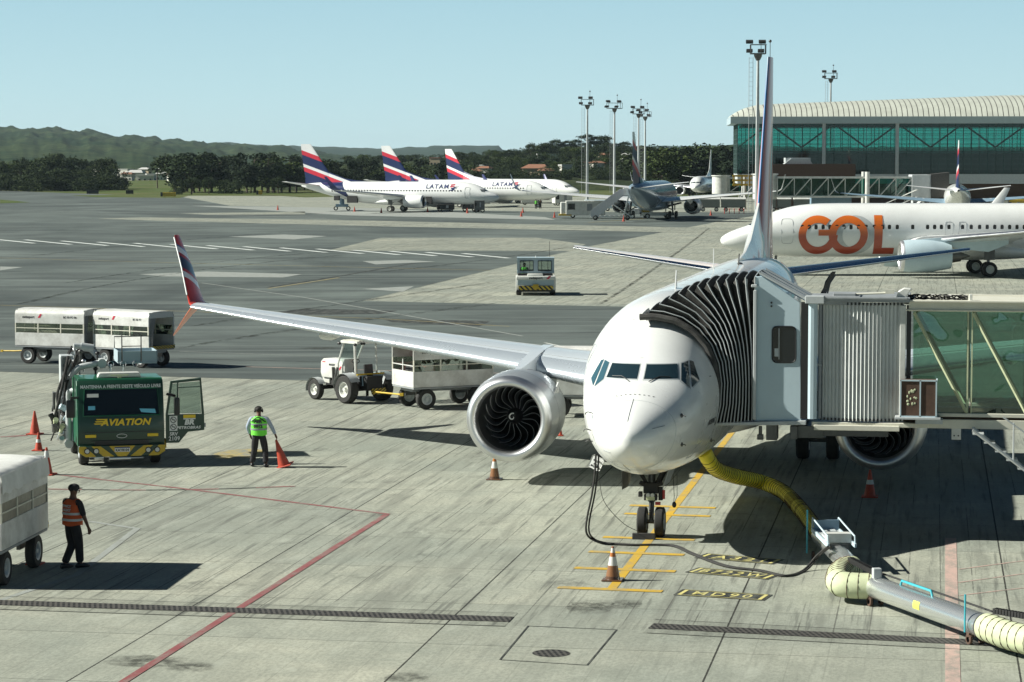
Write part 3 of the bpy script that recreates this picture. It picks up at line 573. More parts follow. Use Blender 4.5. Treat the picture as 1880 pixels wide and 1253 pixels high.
def fus_mesh(b, n=72):
    ys = [0.0, .008, .03, .07, .12, .2, .3, .42, .56, .72, .9, 1.1, 1.3, 1.5, 1.75, 2.0, 2.2, 2.4, 2.6, 2.8, 3.05, 3.3, 3.65, 4, 4.5, 5, 5.5, 6, 6.7, 7.5, 9, 12, 16, 20, 24, 25.5, 27, 28.5, 30, 31.5, 33, 34.3, 35.5, 36.5, 37.3, 37.9, 38.4, 38.8]
    rings = []
    for y in ys:
        zt, zb, w_, zc = fsec(y); rings.append([(w_*math.cos(2*math.pi*j/n), y, zc + ((zt-zc) if j < n/2 else (zc-zb)) * math.sin(2*math.pi*j/n)) for j in range(n)])
    b.loft(rings)
def foil(x, yl, c, zl, th, up=Vector((0, 0, 1)), x0=0.0, x1=1.0, n=12, inc=0.0):
    pts = []
    for i in range(n + 1):
        q = x0 + (x1 - x0) * (i / n) ** 1.8; t = 5*th*(.2969*math.sqrt(q) - .126*q - .3516*q*q + .2843*q**3 - .1015*q**4); pts.append((q, t, .02*math.sin(math.pi*q)))
    P0 = Vector((x, yl, zl))
    f = lambda q, t: P0 + Vector((0, 1, 0)) * (q * c) + up * ((t - inc * q) * c)
    return [f(q, t + cb) for q, t, cb in reversed(pts)] + [f(q, -t * .8 + cb) for q, t, cb in pts[1:]]
WING = [(1.2, 13.3, 8.6, 2.38, .13), (2.4, 14.1, 7.4, 2.52, .125), (4.0, 15.2, 6.2, 2.70, .12), (5.9, 16.3, 5.3, 2.92, .115), (10, 18.65, 3.9, 3.32, .11), (14, 20.9, 2.6, 3.72, .105), (16.7, 22.45, 1.66, 4.0, .10)]
STAB = [(.3, 34.0, 3.6, 4.55, .10), (1.0, 34.5, 3.3, 4.62, .10), (7.1, 37.9, 1.25, 5.38, .09)]
FIN = [(5.0, 31.6, 6.4, .09), (6.0, 32.4, 5.6, .085), (9.0, 34.6, 3.9, .078), (12.2, 36.9, 2.0, .075)]
def wheel(b, c, r, wd, ax=(1, 0, 0), n=20):
    a = Vector(ax); c = Vector(c)
    b.rev([(-wd/2, r*.56), (-wd/2, r*.9), (-wd*.36, r*.985), (wd*.0, r), (wd*.36, r*.985), (wd/2, r*.9), (wd/2, r*.56)], c, a, n, False, False)
def hub(b, c, r, wd, ax=(1, 0, 0), n=16):
    a = wd / 2; pr = [(-a + .01, r*.06), (-a + .01, r*.13), (-a + .07*r/.36, r*.16), (-a + .075*r/.36, r*.36), (-a + .012, r*.45), (-a - .004, r*.56)]; b.rev(pr + [(-h, q) for h, q in reversed(pr)], c, ax, n)
def jet(name, label, group, loc, rz, S=(1, 1, 1), P=None, rot=None):
    P = P or {}; hi = P.get('hi', 0); o = thing(name, label, 'airliner', loc, rz, group, rot); SM = Matrix.Diagonal((*S, 1))
    nb = lambda: MB().at(base=SM)
    fm = P.get('fus', M['white']); b = nb(); fus_mesh(b, 72 if hi else 40); fus = b.build('fuselage', fm, o, 50)
    # wings
    for sd in (-1, 1):
        MX = SM @ Matrix.Diagonal((sd, 1, 1, 1)); b = MB(); b.M = MX
        b.loft([foil(x, y, c, z, t_) for x, y, c, z, t_ in WING]); wg = b.build('wing', P.get('wing', M['white']), o, 40)
        b = MB(); b.M = MX; b.loft([foil(x, y - .02, c, z, t_ * 1.05, x1=.12, n=6) for x, y, c, z, t_ in WING if x > 2]); b.build('slat', M['slat'] if hi else M['alu'], wg, 60)
        if hi:
            for q in (.17, .62, .80):
                b = MB(); b.M = MX; b.tube([Vector((x, y + c * q, z + 5*t_*c*(.2969*math.sqrt(q)-.126*q-.3516*q*q+.2843*q**3-.1015*q**4) + .02*math.sin(math.pi*q)*c + .002)) for x, y, c, z, t_ in WING[1:]], .008 if q < .5 else .011, 4); b.build('panel_gap', M['grey'], wg)
            for x in (7.4, 9.2, 11.0, 12.8, 14.6):
                i = max(k for k in range(len(WING)) if WING[k][0] <= x); A, B = WING[i], WING[i+1]; f = (x - A[0]) / (B[0] - A[0]); L_ = [A[k] + (B[k] - A[k]) * f for k in range(5)]
                b = MB(); b.M = MX; pts = []
                for q in (.16, .1, .05, .015, 0): tt = 5*L_[4]*L_[2]*(.2969*math.sqrt(q)-.126*q-.3516*q*q); pts.append((x, L_[1] - .025 + q*L_[2], L_[3] + tt * 1.08 + .003))
                b.tube(pts, .007, 4); b.build('slat_joint', M['grey'], wg)
            for x in (4.2, 8.3, 12.2):
                i = max(k for k in range(len(WING)) if WING[k][0] <= x); A, B = WING[i], WING[i+1]; f = (x - A[0]) / (B[0] - A[0]); y1 = A[1] + (B[1]-A[1])*f + (A[2] + (B[2]-A[2])*f); z1 = A[3] + (B[3]-A[3])*f
                b = MB(); b.M = MX; b.rev([(0, .02), (.5, .15), (1.4, .2), (2.4, .13), (3.0, .02)], (x, y1 - 2.1, z1 - .25), (0, 1, -.05), 12); b.build('flap_fairing', M['white'], wg)
        # winglets
        wm = P.get('winglet', M['navy'])
        if P.get('split'):
            b = MB(); b.M = MX; rs = []
            for x, y, c, z, t_, up in ((16.68, 22.50, 1.66, 4.01, .10, (0, 0, 1)), (16.85, 22.75, 1.55, 4.10, .09, (-.5, 0, .87)), (16.98, 23.0, 1.42, 4.35, .08, (-.93, 0, .36)), (17.42, 23.9, 1.05, 5.15, .07, (-.93, 0, .36)), (18.02, 25.0, .55, 6.08, .07, (-.93, 0, .36)), (18.05, 25.1, .40, 6.15, .07, (-.93, 0, .36))):
                rs.append(foil(x, y, c, z, t_, Vector(up)))
            b.loft(rs); b.build('winglet', wm, wg, 50)
            b = MB(); b.M = MX; b.tube([(16.98, 22.98, 4.35), (17.43, 23.87, 5.15), (18.03, 24.98, 6.08)], .022, 5); b.build('winglet_edge', M['white'], wg)
            b = MB(); b.M = MX; b.loft([foil(x, y, c, z, t_, Vector(up)) for x, y, c, z, t_, up in ((16.8, 22.9, 1.1, 3.98, .09, (.6, 0, .8)), (17.2, 23.5, .75, 3.66, .08, (.7, 0, .7)), (17.98, 24.6, .22, 2.95, .07, (.7, 0, .7)))])
            b.build('lower_winglet', M['orangep'], wg, 50)
        else:
            b = MB(); b.M = MX; b.loft([foil(x, y, c, z, t_, Vector(up)) for x, y, c, z, t_, up in ((16.98, 22.6, 1.62, 4.02, .10, (0, 0, 1)), (17.4, 23.0, 1.35, 4.3, .09, (-.7, 0, .7)), (17.62, 23.6, 1.05, 4.9, .08, (-.95, 0, .3)), (18.0, 24.9, .5, 6.4, .07, (-.97, 0, .2)))]); b.build('winglet', wm, wg, 50)
        b = MB(); b.M = MX; b.loft([foil(*s_) for s_ in STAB]); st = b.build('tailplane', M['white'], o, 40)
        b = MB(); b.M = MX; b.loft([foil(x, y - .02, c, z, t_ * 1.06, x1=.07, n=5) for x, y, c, z, t_ in STAB[1:]]); b.build('tailplane_edge', M['chrome'] if hi else M['alu'], st, 60)
        engine(o, sd * 4.83, 12.3 if hi else P.get('ey', 12.3), P.get('ez', 1.74), SM, hi, P)
    # belly fairing
    b = nb(); rs = []
    for y, w_, zb, zt in ((13.0, .4, 1.5, 1.8), (13.8, 1.4, 1.25, 2.2), (15.2, 2.0, 1.14, 2.6), (18, 2.1, 1.12, 2.8), (21, 1.9, 1.16, 2.6), (23.5, 1.3, 1.3, 2.2), (24.5, .4, 1.5, 1.9)):
        rs.append([(w_*math.cos(2*math.pi*j/24), y, (zb+zt)/2 + (zt-zb)/2*math.sin(2*math.pi*j/24)) for j in range(24)])
    b.loft(rs); b.build('belly_fairing', P.get('belly', M['white']), o, 50)
    # fin
    b = nb(); b.loft([[Vector((p.z - 0, p.y, z)) for p in foil(0, y, c, 0, t_)] for z, y, c, t_ in FIN]); fin = b.build('fin', P.get('fin', M['navy']), o, 40)
    b = nb(); rs = []
    for y, z0_, z1_, wd in ((25.5, 5.2, 5.44, .05), (28.0, 5.1, 5.62, .12), (30, 5.0, 5.95, .22), (31.6, 5.0, 6.5, .30), (33.2, 5.0, 7.1, .2)):
        rs.append([(-wd*1.6, y, z0_), (-wd, y, (z0_+z1_)/2), (-.03, y, z1_), (.03, y, z1_), (wd, y, (z0_+z1_)/2), (wd*1.6, y, z0_)])
    b.loft(rs); b.build('dorsal_fin', P.get('dorsal', M['white']), o, 50)
    # tail cone exhaust
    b = nb(); b.rev([(0, .17), (.12, .15)], (0, 38.72, 4.62), (0, 1, 0), 12); b.build('tail_exhaust', M['dark'], o)
    # cockpit windows
    for x in (-1, 1):
        polys = [[(.075, 4.045), (.72, 4.045), (.79, 3.765), (.075, 3.765)], [(.80, 4.05), (.925, 4.09), (1.05, 3.56), (.855, 3.72)], [(.955, 4.095), (1.03, 4.07), (1.20, 3.70), (1.09, 3.57)]]
        for k_, pl in enumerate(polys):
            b = nb(); cols = 8
            (ax_, az), (bx, bz), (cx_, cz), (dx, dz) = pl
            for pad, off, mm in ((.022, .004, 1), (0, .010, 0)):
                b.m = mm; mx_ = (ax_+bx+cx_+dx)/4; mz_ = (az+bz+cz+dz)/4; g = []
                q4 = [(X + (pad if X > mx_ else -pad), Z + (pad if Z > mz_ else -pad)) for X, Z in pl]
                for r_ in range(5):
                    for c_ in range(cols + 1):
                        f, h = c_ / cols, r_ / 4; X = (q4[0][0]*(1-f)+q4[1][0]*f)*(1-h) + (q4[3][0]*(1-f)+q4[2][0]*f)*h; Z = (q4[0][1]*(1-f)+q4[1][1]*f)*(1-h) + (q4[3][1]*(1-f)+q4[2][1]*f)*h
                        g.append(front(x * X, Z, off))
                b.add(g, [(r_*(cols+1)+c_, r_*(cols+1)+c_+1, (r_+1)*(cols+1)+c_+1, (r_+1)*(cols+1)+c_) for r_ in range(4) for c_ in range(cols)])
            b.build('cockpit_window', [M['cockpit'] if (x > 0 or not hi or k_ == 0) else M['skyglass'], M['lgrey']], o, 60)
    if P.get('gear', 1): gear(o, SM, hi)
    # cabin windows on the side that shows
    if 'side' in P:
        sd = P['side']; b = MB(); q = []
        for i in range(12): a = 2*math.pi*i/12; q.append((math.copysign(abs(math.cos(a))**.6, math.cos(a))*.125, math.copysign(abs(math.sin(a))**.6, math.sin(a))*.18))
        b.add([(sd * .004, p[0], p[1]) for p in q], [tuple(range(12))]); wn_ = None
        for y in P['wy']:
            xx = fx(y, P.get('wz', 3.68)) + .006
            if wn_ is None: wn_ = b.build('cabin_window', M['glassd'], o, 0); c = wn_
            else: c = wn_.copy(); COL.objects.link(c); c.parent = o
            c.location = (sd * xx * S[0], y * S[1], P.get('wz', 3.68) * S[2])
        for yc, zc_, wd, hh in P.get('doors', ()):
            b = nb(); pts = []
            for i in range(24):
                a = 2*math.pi*i/24; Y = yc + math.copysign(abs(math.cos(a))**.35, math.cos(a))*wd/2; Z = zc_ + math.copysign(abs(math.sin(a))**.35, math.sin(a))*hh/2; pts.append((sd * (fx(Y, Z) + .006), Y, Z))
            b.tube(pts, P.get('dl', .014), 4, closed=True); b.build('door', M['grey'], o)
    return o, fus, SM
def engine(o, x, y0, z, SM, hi, P):
    b = MB().at(x, y0, z, base=SM); L_ = [(.26, 1.14), (.7, 1.195), (1.5, 1.21), (2.5, 1.15), (3.3, 1.02), (3.75, .93)]
    n = 72 if hi else 28; b.rev(L_, (0, 0, 0), (0, 1, 0), n, False, False, 1.0)
    b.rev([(3.75, .93), (3.6, .80), (3.4, .78)], (0, 0, 0), (0, 1, 0), n, False, False)
    e = b.build('engine', P.get('cowl', M['white']), o, 50)
    b = MB().at(x, y0, z, base=SM); b.rev([(.26, 1.142), (.12, 1.10), (.04, 1.045), (0, .98), (.03, .91), (.12, .865), (.3, .84)], (0, 0, 0), (0, 1, 0), n, False, False); b.build('intake_lip', M['lip'], e, 60)
    b = MB().at(x, y0, z, base=SM); b.rev([(.3, .84), (1.5, .86)], (0, 0, 0), (0, 1, 0), n, False, False); b.rev([(1.45, .05), (1.5, .86)], (0, 0, 0), (0, 1, 0), n, False, True); b.build('intake_duct', M['dark'] if not hi else M['duct'], e, 50)
    b = MB().at(x, y0, z, base=SM); b.rev([(3.0, .62), (3.9, .50), (4.5, .40)], (0, 0, 0), (0, 1, 0), 24, False, True); b.rev([(4.4, .3), (4.7, .22), (5.2, .03)], (0, 0, 0), (0, 1, 0), 16); b.build('exhaust_nozzle', M['gunmetal'], e, 50)
    if hi:
        bm_ = None
        for k_ in range(18):
            if bm_ is None:
                b = MB(); b.M = SM; rs = []
                for i in range(10):
                    f = i / 9; r_ = .20 + .645 * f; a0 = .34 * math.sin(f * 3.0) - .30 * f * f; sw = .30 - .12 * f; ax = .12 * (1 - f)
                    ya = .02 - .06 * math.sin(f * 3.14); yb = ya + .16 + .02 * f
                    q = lambda a, y_, rr=r_: (rr * math.cos(a), y_, rr * math.sin(a))
                    rs.append([q(a0, ya), q(a0 + sw * .5, (ya + yb) / 2 - .02), q(a0 + sw, yb), q(a0 + sw * .5 + .02, (ya + yb) / 2 + .01)])
                b.loft(rs); b.m = 1; b.tube([r_[0] for r_ in rs], .009, 4); c = bm_ = b.build('fan_blade', [M['blade'], M['alu']], e, 40)
            else: c = bm_.copy(); COL.objects.link(c); c.parent = e
            c.location = (x * SM[0][0], (y0 + 1.12) * SM[1][1], z * SM[2][2]); c.rotation_euler = (0, k_ * math.tau / 18 + .1, 0)
        b = MB().at(x, y0 + .72, z); b.rev([(0, .01), (.05, .09), (.16, .16), (.34, .215), (.42, .22)], (0, 0, 0), (0, 1, 0), 28)
        b.m = 1; pts = []
        for i in range(16):
            a = -.3 + i * .36; r_ = .03 + .075 * i / 15; pts.append((r_*math.cos(-a), (r_/.215)**2*.10 - .012 if r_ > .05 else .0, r_*math.sin(-a)))
        b.tube(pts, [.006 + .014 * min(1, i / 8) for i in range(16)], 6); b.build('spinner', [M['black'], M['inkw']], e, 60)
        # inboard strake
        s_ = 1 if x < 0 else -1; b = MB().at(x, y0, z); b.prism([(1.0, .55), (2.0, .55), (1.9, .85)], 'x', s_ * 1.02, s_ * 1.05); b.build('strake', M['white'], e)
        # chevron seam + latch line
        b = MB().at(x, y0, z); b.rev([(1.05, 1.208), (1.065, 1.212), (1.08, 1.209)], (0, 0, 0), (0, 1, 0), n, False, False); b.build('cowl_seam', M['grey'], e)
    # pylon
    sd = 1 if x > 0 else -1; b = MB(); b.M = SM; ax = abs(x)
    rs = [[(sd*(ax-w_), y, a), (sd*(ax-w_*.7), y, c), (sd*(ax+w_*.7), y, c), (sd*(ax+w_), y, a)] for y, w_, a, c in ((y0 + 1.3, .05, z + 1.12, z + 1.19), (y0 + 2.0, .18, z + 1.0, z + 1.26), (y0 + 3.2, .23, z + .8, z + 1.36), (y0 + 4.6, .24, z + .5, 3.22), (y0 + 6.5, .2, z + .3, 3.25), (y0 + 8.0, .1, 2.5, 2.8))]
    b.loft(rs); b.build('pylon', M['wingtop'] if hi else P.get('cowl', M['white']), o, 50)
def gear(o, SM, hi):
    k = SM[0][0]
    b = MB(); b.M = SM; b.cyl((0, 4.1, .34), (0, 4.25, 1.7), .055, .075); b.cyl((0, 4.12, .8), (0, 4.2, 1.7), .085); b.cyl((-.2, 4.1, .345), (.2, 4.1, .345), .045)
    ng = b.build('nose_gear', M['gunmetal'], o)
    for s_ in (-1, 1):
        b = MB(); b.M = SM; wheel(b, (s_ * .20, 4.1, .345), .345, .20); w_ = b.build('wheel', M['rubber'], ng); 
        b = MB(); b.M = SM; hub(b, (s_ * .20, 4.1, .345), .345, .19); b.build('hub', M['lgrey'], ng)
    if hi:
        b = MB(); b.M = SM
        for s_ in (-1, 1): b.cyl((s_ * .32, 4.0, 1.6), (s_ * .06, 4.13, 1.12), .045); b.cyl((s_ * .36, 4.35, 1.6), (s_ * .05, 4.2, 1.0), .035)
        b.box((0, 4.05, 1.12), (.34, .16, .24)); b.box((0, 3.98, .92), (.30, .12, .14)); b.cyl((0, 3.95, .45), (0, 3.88, .62), .03); b.cyl((0, 3.88, .62), (0, 3.98, .82), .03)
        b.cyl((-.26, 4.0, 1.25), (-.14, 4.0, 1.2), .05); b.cyl((.26, 4.0, 1.25), (.14, 4.0, 1.2), .05); b.box((.22, 4.05, 1.0), (.1, .12, .3)); b.box((-.24, 4.02, .98), (.09, .1, .12))
        b.build('steering_gear', M['dark'], ng, bevel=.01)
        for s_ in (-1, 1): b = MB(); b.cyl((s_ * .05, 3.85, .98), (s_ * .05, 3.92, .98), .0 + .045, .05, 12); b.build('taxi_light', M['lens'], ng)
        b = MB(); b.box((0, 3.93, .90), (.20, .03, .09)); b.build('gear_plate', M['bhose'], ng, bevel=.008)
        b = MB(); b.box((.17, 3.92, .79), (.12, .03, .07)); b.build('red_flag', M['red'], ng); b = MB(); b.box((.30, 3.97, .99), (.05, .05, .2)); b.build('red_flag', M['red'], ng)
        for s_ in (-1, 1):
            b = MB(); rs = []
            for f in (0, .3, .6, .85, 1.0):
                z = 1.62 - .42 * f * (1 if s_ < 0 else .95); xx = s_ * ((.52 + .0 * f) if s_ < 0 else (.50 - .13 * f)); w2 = (.0 if s_ > 0 else 0); rs.append([(xx - s_*.0 + s_*.012, 3.0 + .05 * f, z), (xx + s_*.012 - s_*.05*math.sin(1.5), 3.6, z), (xx + s_*.012, 4.7 - .3 * f, z), (xx, 4.7 - .3*f, z), (xx - s_*.05*math.sin(1.5), 3.6, z), (xx, 3.0 + .05 * f, z)])
            b.loft(rs); b.at(0, 0, 0); b.build('gear_door', M['gunmetal'] if s_ < 0 else M['grey'], ng, 40)
    for s_ in (-1, 1):
        b = MB(); b.M = SM; b.cyl((s_ * 2.86, 19.7, .56), (s_ * 2.7, 19.6, 2.6), .10, .14); b.cyl((s_ * 2.4, 19.7, .56), (s_ * 3.3, 19.7, .56), .07); b.cyl((s_ * 2.8, 19.7, 1.3), (s_ * 1.4, 19.6, 1.9), .07); b.box((s_ * 3.1, 19.7, 1.75), (.06, .8, 1.0)); mg = b.build('main_gear', M['gunmetal'], o)
        for q in (-.43, .43):
            b = MB(); b.M = SM; wheel(b, (s_ * 2.86 + q, 19.7, .56), .56, .36); b.build('wheel', M['rubber'], mg); b = MB(); b.M = SM; hub(b, (s_ * 2.86 + q, 19.7, .56), .56, .35); b.build('hub', M['paintw'], mg)
M['orangep'] = mat('orange winglet', (.62, .13, .04), .35, dirt=.1, coat=.4)
M['duct'] = mat('intake duct', (.10, .105, .11), .35, .7, dirt=.2)
M['cowl'] = mat('satin cowl', (.55, .58, .59), .33, .55, dirt=.15, dscale=.8, coat=.2)
M['wingtop'] = mat('wing top', (.54, .59, .63), .38, dirt=.3, dscale=.5, coat=.3, dcol=(.42, .46, .48))
O1, W1, N1, R1 = (.50, .045, .03), (.72, .74, .73), (.05, .055, .09), (.42, .03, .025)
M['wlet'] = m_bands('winglet stripes', [(0, O1), (.30, (.70, .74, .76)), (.40, R1), (.45, N1), (.66, R1), (.72, (.70, .74, .76)), (.83, (.06, .14, .30)), (.86, O1)], (-.0, .5, 1), 15.85, 18.65)
M['slat'] = mat('leading edge metal', (.60, .66, .71), .26, .5, dirt=.12, dscale=.8)
M['finhero'] = m_bands('hero fin stripes and painted light', [(0, (.60, .66, .70)), (.012, (.14, .28, .50)), (.026, (.62, .24, .19)), (.24, (.60, .60, .60)), (.30, (.50, .13, .08))], (0, 1, -.735), 27.86, 34.0)  # blue band paints sky and shade by the edge, salmon paints sunlit orange
hero, hf, _ = jet('airliner', 'big white airliner facing the camera with split orange tipped winglet, docked to the boarding bridge', None, (-.24, 0, 0), -.012,
    P=dict(hi=1, split=1, winglet=M['wlet'], fin=M['finhero'], dorsal=M['white'], cowl=M['cowl'], wing=M['wingtop']))
# nose details
def seam(y, m, r=.004, a0=0, a1=64):
    b = MB(); pts = []
    for j in range(a0, a1 + 1):
        zt, zb, w_, zc = fsec(y); a = 2*math.pi*j/64; pts.append(((w_ + .001)*math.cos(a), y, zc + ((zt-zc) if math.sin(a) > 0 else (zc-zb)) * math.sin(a)))
    b.tube(pts, r, 4); return b.build('radome_seam', m, hero)
seam(1.05, M['lgrey'], .005)
for y_ in (4.6, 7.6, 10.4, 13.0, 16.5, 20.0): seam(y_, M['grey'], .0045)
for zz_ in (4.62, 3.9):
    b = MB(); b.tube([(-fx(y_, zz_) - .001, y_, zz_) for y_ in [4.6 + .5*i for i in range(26)]], .004, 4); b.build('skin_joint', M['grey'], hero)
b = MB(); b.tube([(-(fx(4.9 + .42*math.copysign(abs(math.cos(a))**.3, math.cos(a)), 3.45) if 0 else fx(4.9 + .42*math.copysign(abs(math.cos(a))**.3, math.cos(a)), 3.45 + .85*math.copysign(abs(math.sin(a))**.3, math.sin(a)))) - .003, 4.9 + .42*math.copysign(abs(math.cos(a))**.3, math.cos(a)), 3.45 + .85*math.copysign(abs(math.sin(a))**.3, math.sin(a))) for a in [math.tau*k_/32 for k_ in range(32)]], .007, 4, closed=True); b.build('door_outline', M['grey'], hero)
def front_strip(name, pts, r, m): b = MB(); b.tube([front(x, z, .002) for x, z in pts], r, 5); return b.build(name, m, hero)
lerp = lambda a, b, n: [(a[0]+(b[0]-a[0])*i/n, a[1]+(b[1]-a[1])*i/n) for i in range(n + 1)]
for a, c in (((-.02, 3.42), (-.04, 3.02)), ((-.62, 2.88), (-.45, 2.84)), ((.47, 2.86), (.70, 2.90)), ((-.60, 2.36), (-.42, 2.34)), ((-.18, 2.06), (-.10, 1.86))): front_strip('lightning_strip', lerp(a, c, 6), .007, M['grey'])
for i in range(9): x = -.42 + i * .10; z = 3.50 - .28 * (x + .02) ** 2; front_strip('vortex_tab', [(x - .015, z), (x + .02, z - .004)], .010, M['dark'])
for x, z in ((-.93, 3.08), (-.95, 2.72), (-.94, 2.46)):
    p = front(x, z, 0); b = MB(); b.tube([p, p + Vector((-.10, -.02, .03)), p + Vector((-.13, -.12, .02)), p + Vector((-.13, -.2, .0))], .012, 6); b.build('pitot_probe', M['gunmetal'], hero)
for x, z in ((.97, 3.06), (.96, 2.42), (1.3, 2.2)):
    p = front(x, z, 0); b = MB(); b.tube([p, p + Vector((.09, -.02, .0)), p + Vector((.11, -.10, -.01))], .012, 6); b.sph(p + Vector((.02, 0, 0)), (.03, .03, .05)); b.build('pitot_probe', M['gunmetal'], hero)
for cx_, s_ in ((-.43, 1), (.40, -1)):
    b = MB(); b.tube([front(cx_ + q[0], q[1], .02) for q in ((-.22 * s_, 3.79), (0, 3.80), (.10 * s_, 3.76), (.20 * s_, 3.71))], .011, 5); b.build('wiper', M['black'], hero)
rj = random.Random(12)
for i in range(26):      # small stencils, ports and placards on both cheeks
    sd_ = rj.choice((-1, 1)); y_ = rj.uniform(2.2, 9.5); z_ = rj.uniform(1.9, 4.2); a_, h_ = rj.uniform(.03, .10), rj.uniform(.008, .02)
    if sd_ > 0 and y_ > 3.6: continue
    q = [(sd_ * (fx(Y, Z) + .004), Y, Z) for Y, Z in ((y_ - a_, z_ - h_), (y_ + a_, z_ - h_), (y_ + a_, z_ + h_), (y_ - a_, z_ + h_))]; b = MB(); b.add(q, [(0, 1, 2, 3)]); b.build('placard', M['grey'] if i % 4 else M['red'], hero, 0)
for y_, z_, w_, h_ in ((3.2, 2.1, .22, .16), (6.4, 2.2, .5, .4), (8.3, 2.3, .35, .25)):
    for sd_ in (-1, 1):
        b = MB(); b.tube([(sd_ * (fx(y_ + w_*cx, z_ + h_*cz) + .002), y_ + w_*cx, z_ + h_*cz) for cx, cz in ((-1, -1), (0, -1), (1, -1), (1, 0), (1, 1), (0, 1), (-1, 1), (-1, 0))], .005, 4, closed=True); b.build('access_hatch', M['grey'], hero)
# side lettering and crown aerial
b = MB(); fnr = lambda s, z: (fx(3.55 + s, 2.66 + z) + .006, 3.55 + s, 2.66 + z); b.text('BOEING', .17, .006, .2, 1.1, fn=fnr); b.build('type_lettering', M['inkk'], hero, 0)
b = MB(); fnl = lambda s, z: (-fx(3.3 - s, 2.75 + z) - .006, 3.3 - s, 2.75 + z); b.text('737 MAX', .15, .004, .2, 1.1, fn=fnl); b.build('type_lettering', M['inkk'], hero, 0)
b = MB(); b.prism([(8.6, 5.40), (8.95, 5.40), (8.9, 5.85), (8.8, 5.85)], 'x', -.012, .012); b.build('aerial', M['white'], hero)
b = MB(); b.tube([(.25, 23, 5.4), (.27, 23, 5.75)], .02, 5); b.sph((.2, 24, 5.40), (.09, .28, .05)); b.build('beacon', M['gunmetal'], hero)
b = MB(); b.tube([(-.2, 20, 5.38), (-.2, 20, 6.0)], .014, 5); b.build('aerial', M['white'], hero)
for y in [2 * .25 + 7.2 + i * .508 for i in range(20)]: pass
# open panel with ground power plug under the nose
pnl = MB(); pnl.at(-1.12, 3.1, 1.78, 0, R(25), R(-12)); pnl.box((0, 0, 0), (.30, .02, .30)); pnl.build('power_hatch', M['white'], hero, bevel=.03)
pnl = MB(); pnl.at(-1.12, 3.08, 1.78, 0, R(25), R(-12))
for dx, dz in ((-.06, .05), (.05, .06), (-.02, -.03), (.06, -.07), (-.07, -.09)): pnl.cyl((dx, -.001, dz), (dx, -.025, dz), .022, None, 8)
pnl.build('socket', M['black'], hero)

# the orange lettered airliner parked side-on at right
def ring_letter(b, yc, zc_, r0, r1, a0, a1, sd, off, n=48, nr=5):
    vs = []; 
    for i in range(n + 1):
        a = a0 + (a1 - a0) * i / n
        for j in range(nr + 1): r_ = r0 + (r1 - r0) * j / nr; Y = yc + r_*math.cos(a); Z = zc_ + r_*math.sin(a); vs.append((sd * (fx(Y, Z) + off), Y, Z))
    b.add(vs, [(i*(nr+1)+j, (i+1)*(nr+1)+j, (i+1)*(nr+1)+j+1, i*(nr+1)+j+1) for i in range(n) for j in range(nr)])
def rect_letter(b, y0, y1, z0, z1, sd, off, n=8):
    vs = []
    for i in range(3):
        for j in range(n + 1): Y = y0 + (y1-y0)*i/2; Z = z0 + (z1-z0)*j/n; vs.append((sd * (fx(Y, Z) + off), Y, Z))
    b.add(vs, [(i*(n+1)+j, (i+1)*(n+1)+j, (i+1)*(n+1)+j+1, i*(n+1)+j+1) for i in range(2) for j in range(n)])
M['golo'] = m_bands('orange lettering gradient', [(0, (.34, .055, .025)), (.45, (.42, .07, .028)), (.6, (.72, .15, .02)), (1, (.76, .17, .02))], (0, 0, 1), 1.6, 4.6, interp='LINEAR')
d_ = RT.copy(); ang = math.atan2(-d_.x, d_.y)     # nose towards image left
mgp = G(1817, 509); rz_g = R(-80.37); ca, sa = math.cos(rz_g), math.sin(rz_g); lx, ly = 3.3, 19.7
loc_g = (mgp.x - (ca*lx - sa*ly), mgp.y - (sa*lx + ca*ly), 0)
W0 = [6.05 + .505 * i for i in range(14)]
wy = [(u - 1325) / 24.75 for u in (1472.5, 1485, 1497.5, 1510.5, 1523, 1536, 1549, 1562, 1576, 1590, 1605, 1620.5, 1633, 1647.5, 1676, 1703.5, 1716.5, 1729, 1743, 1768, 1784, 1799.5, 1813.5, 1827.5, 1841, 1855, 1868.5, 1882)]
gol, gf, _ = jet('airliner', 'white airliner parked side-on at right with large orange letters on its flank', 'airliners parked on the apron', loc_g, rz_g, P=dict(side=1, wy=wy, wz=3.66, winglet=M['white'], fin=M['orangep'], ez=1.62, ey=12.75, cowl=M['panelw'],
    doors=[(4.85, 3.35, .86, 1.85), ((1743-1325)/24.75, 3.52, .58, 1.05), ((1768-1325)/24.75, 3.52, .58, 1.05)]))
zc_ = 3.07
b = MB(); ring_letter(b, 9.92, zc_, .98, 1.46, 0, math.tau, 1, .012, 64); b.build('grey_ring_letter', M['lgrey'], gol, 0)
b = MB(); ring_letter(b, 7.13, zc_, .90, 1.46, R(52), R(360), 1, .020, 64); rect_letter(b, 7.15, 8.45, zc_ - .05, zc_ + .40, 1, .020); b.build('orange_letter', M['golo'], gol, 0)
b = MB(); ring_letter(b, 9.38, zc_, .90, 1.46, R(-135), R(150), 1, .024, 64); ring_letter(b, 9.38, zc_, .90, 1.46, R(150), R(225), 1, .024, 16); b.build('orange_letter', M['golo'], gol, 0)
b = MB(); rect_letter(b, 11.32, 11.94, 1.62, 4.55, 1, .026, 14); rect_letter(b, 11.94, 12.86, 1.62, 2.10, 1, .026, 4); b.build('orange_letter', M['golo'], gol, 0)

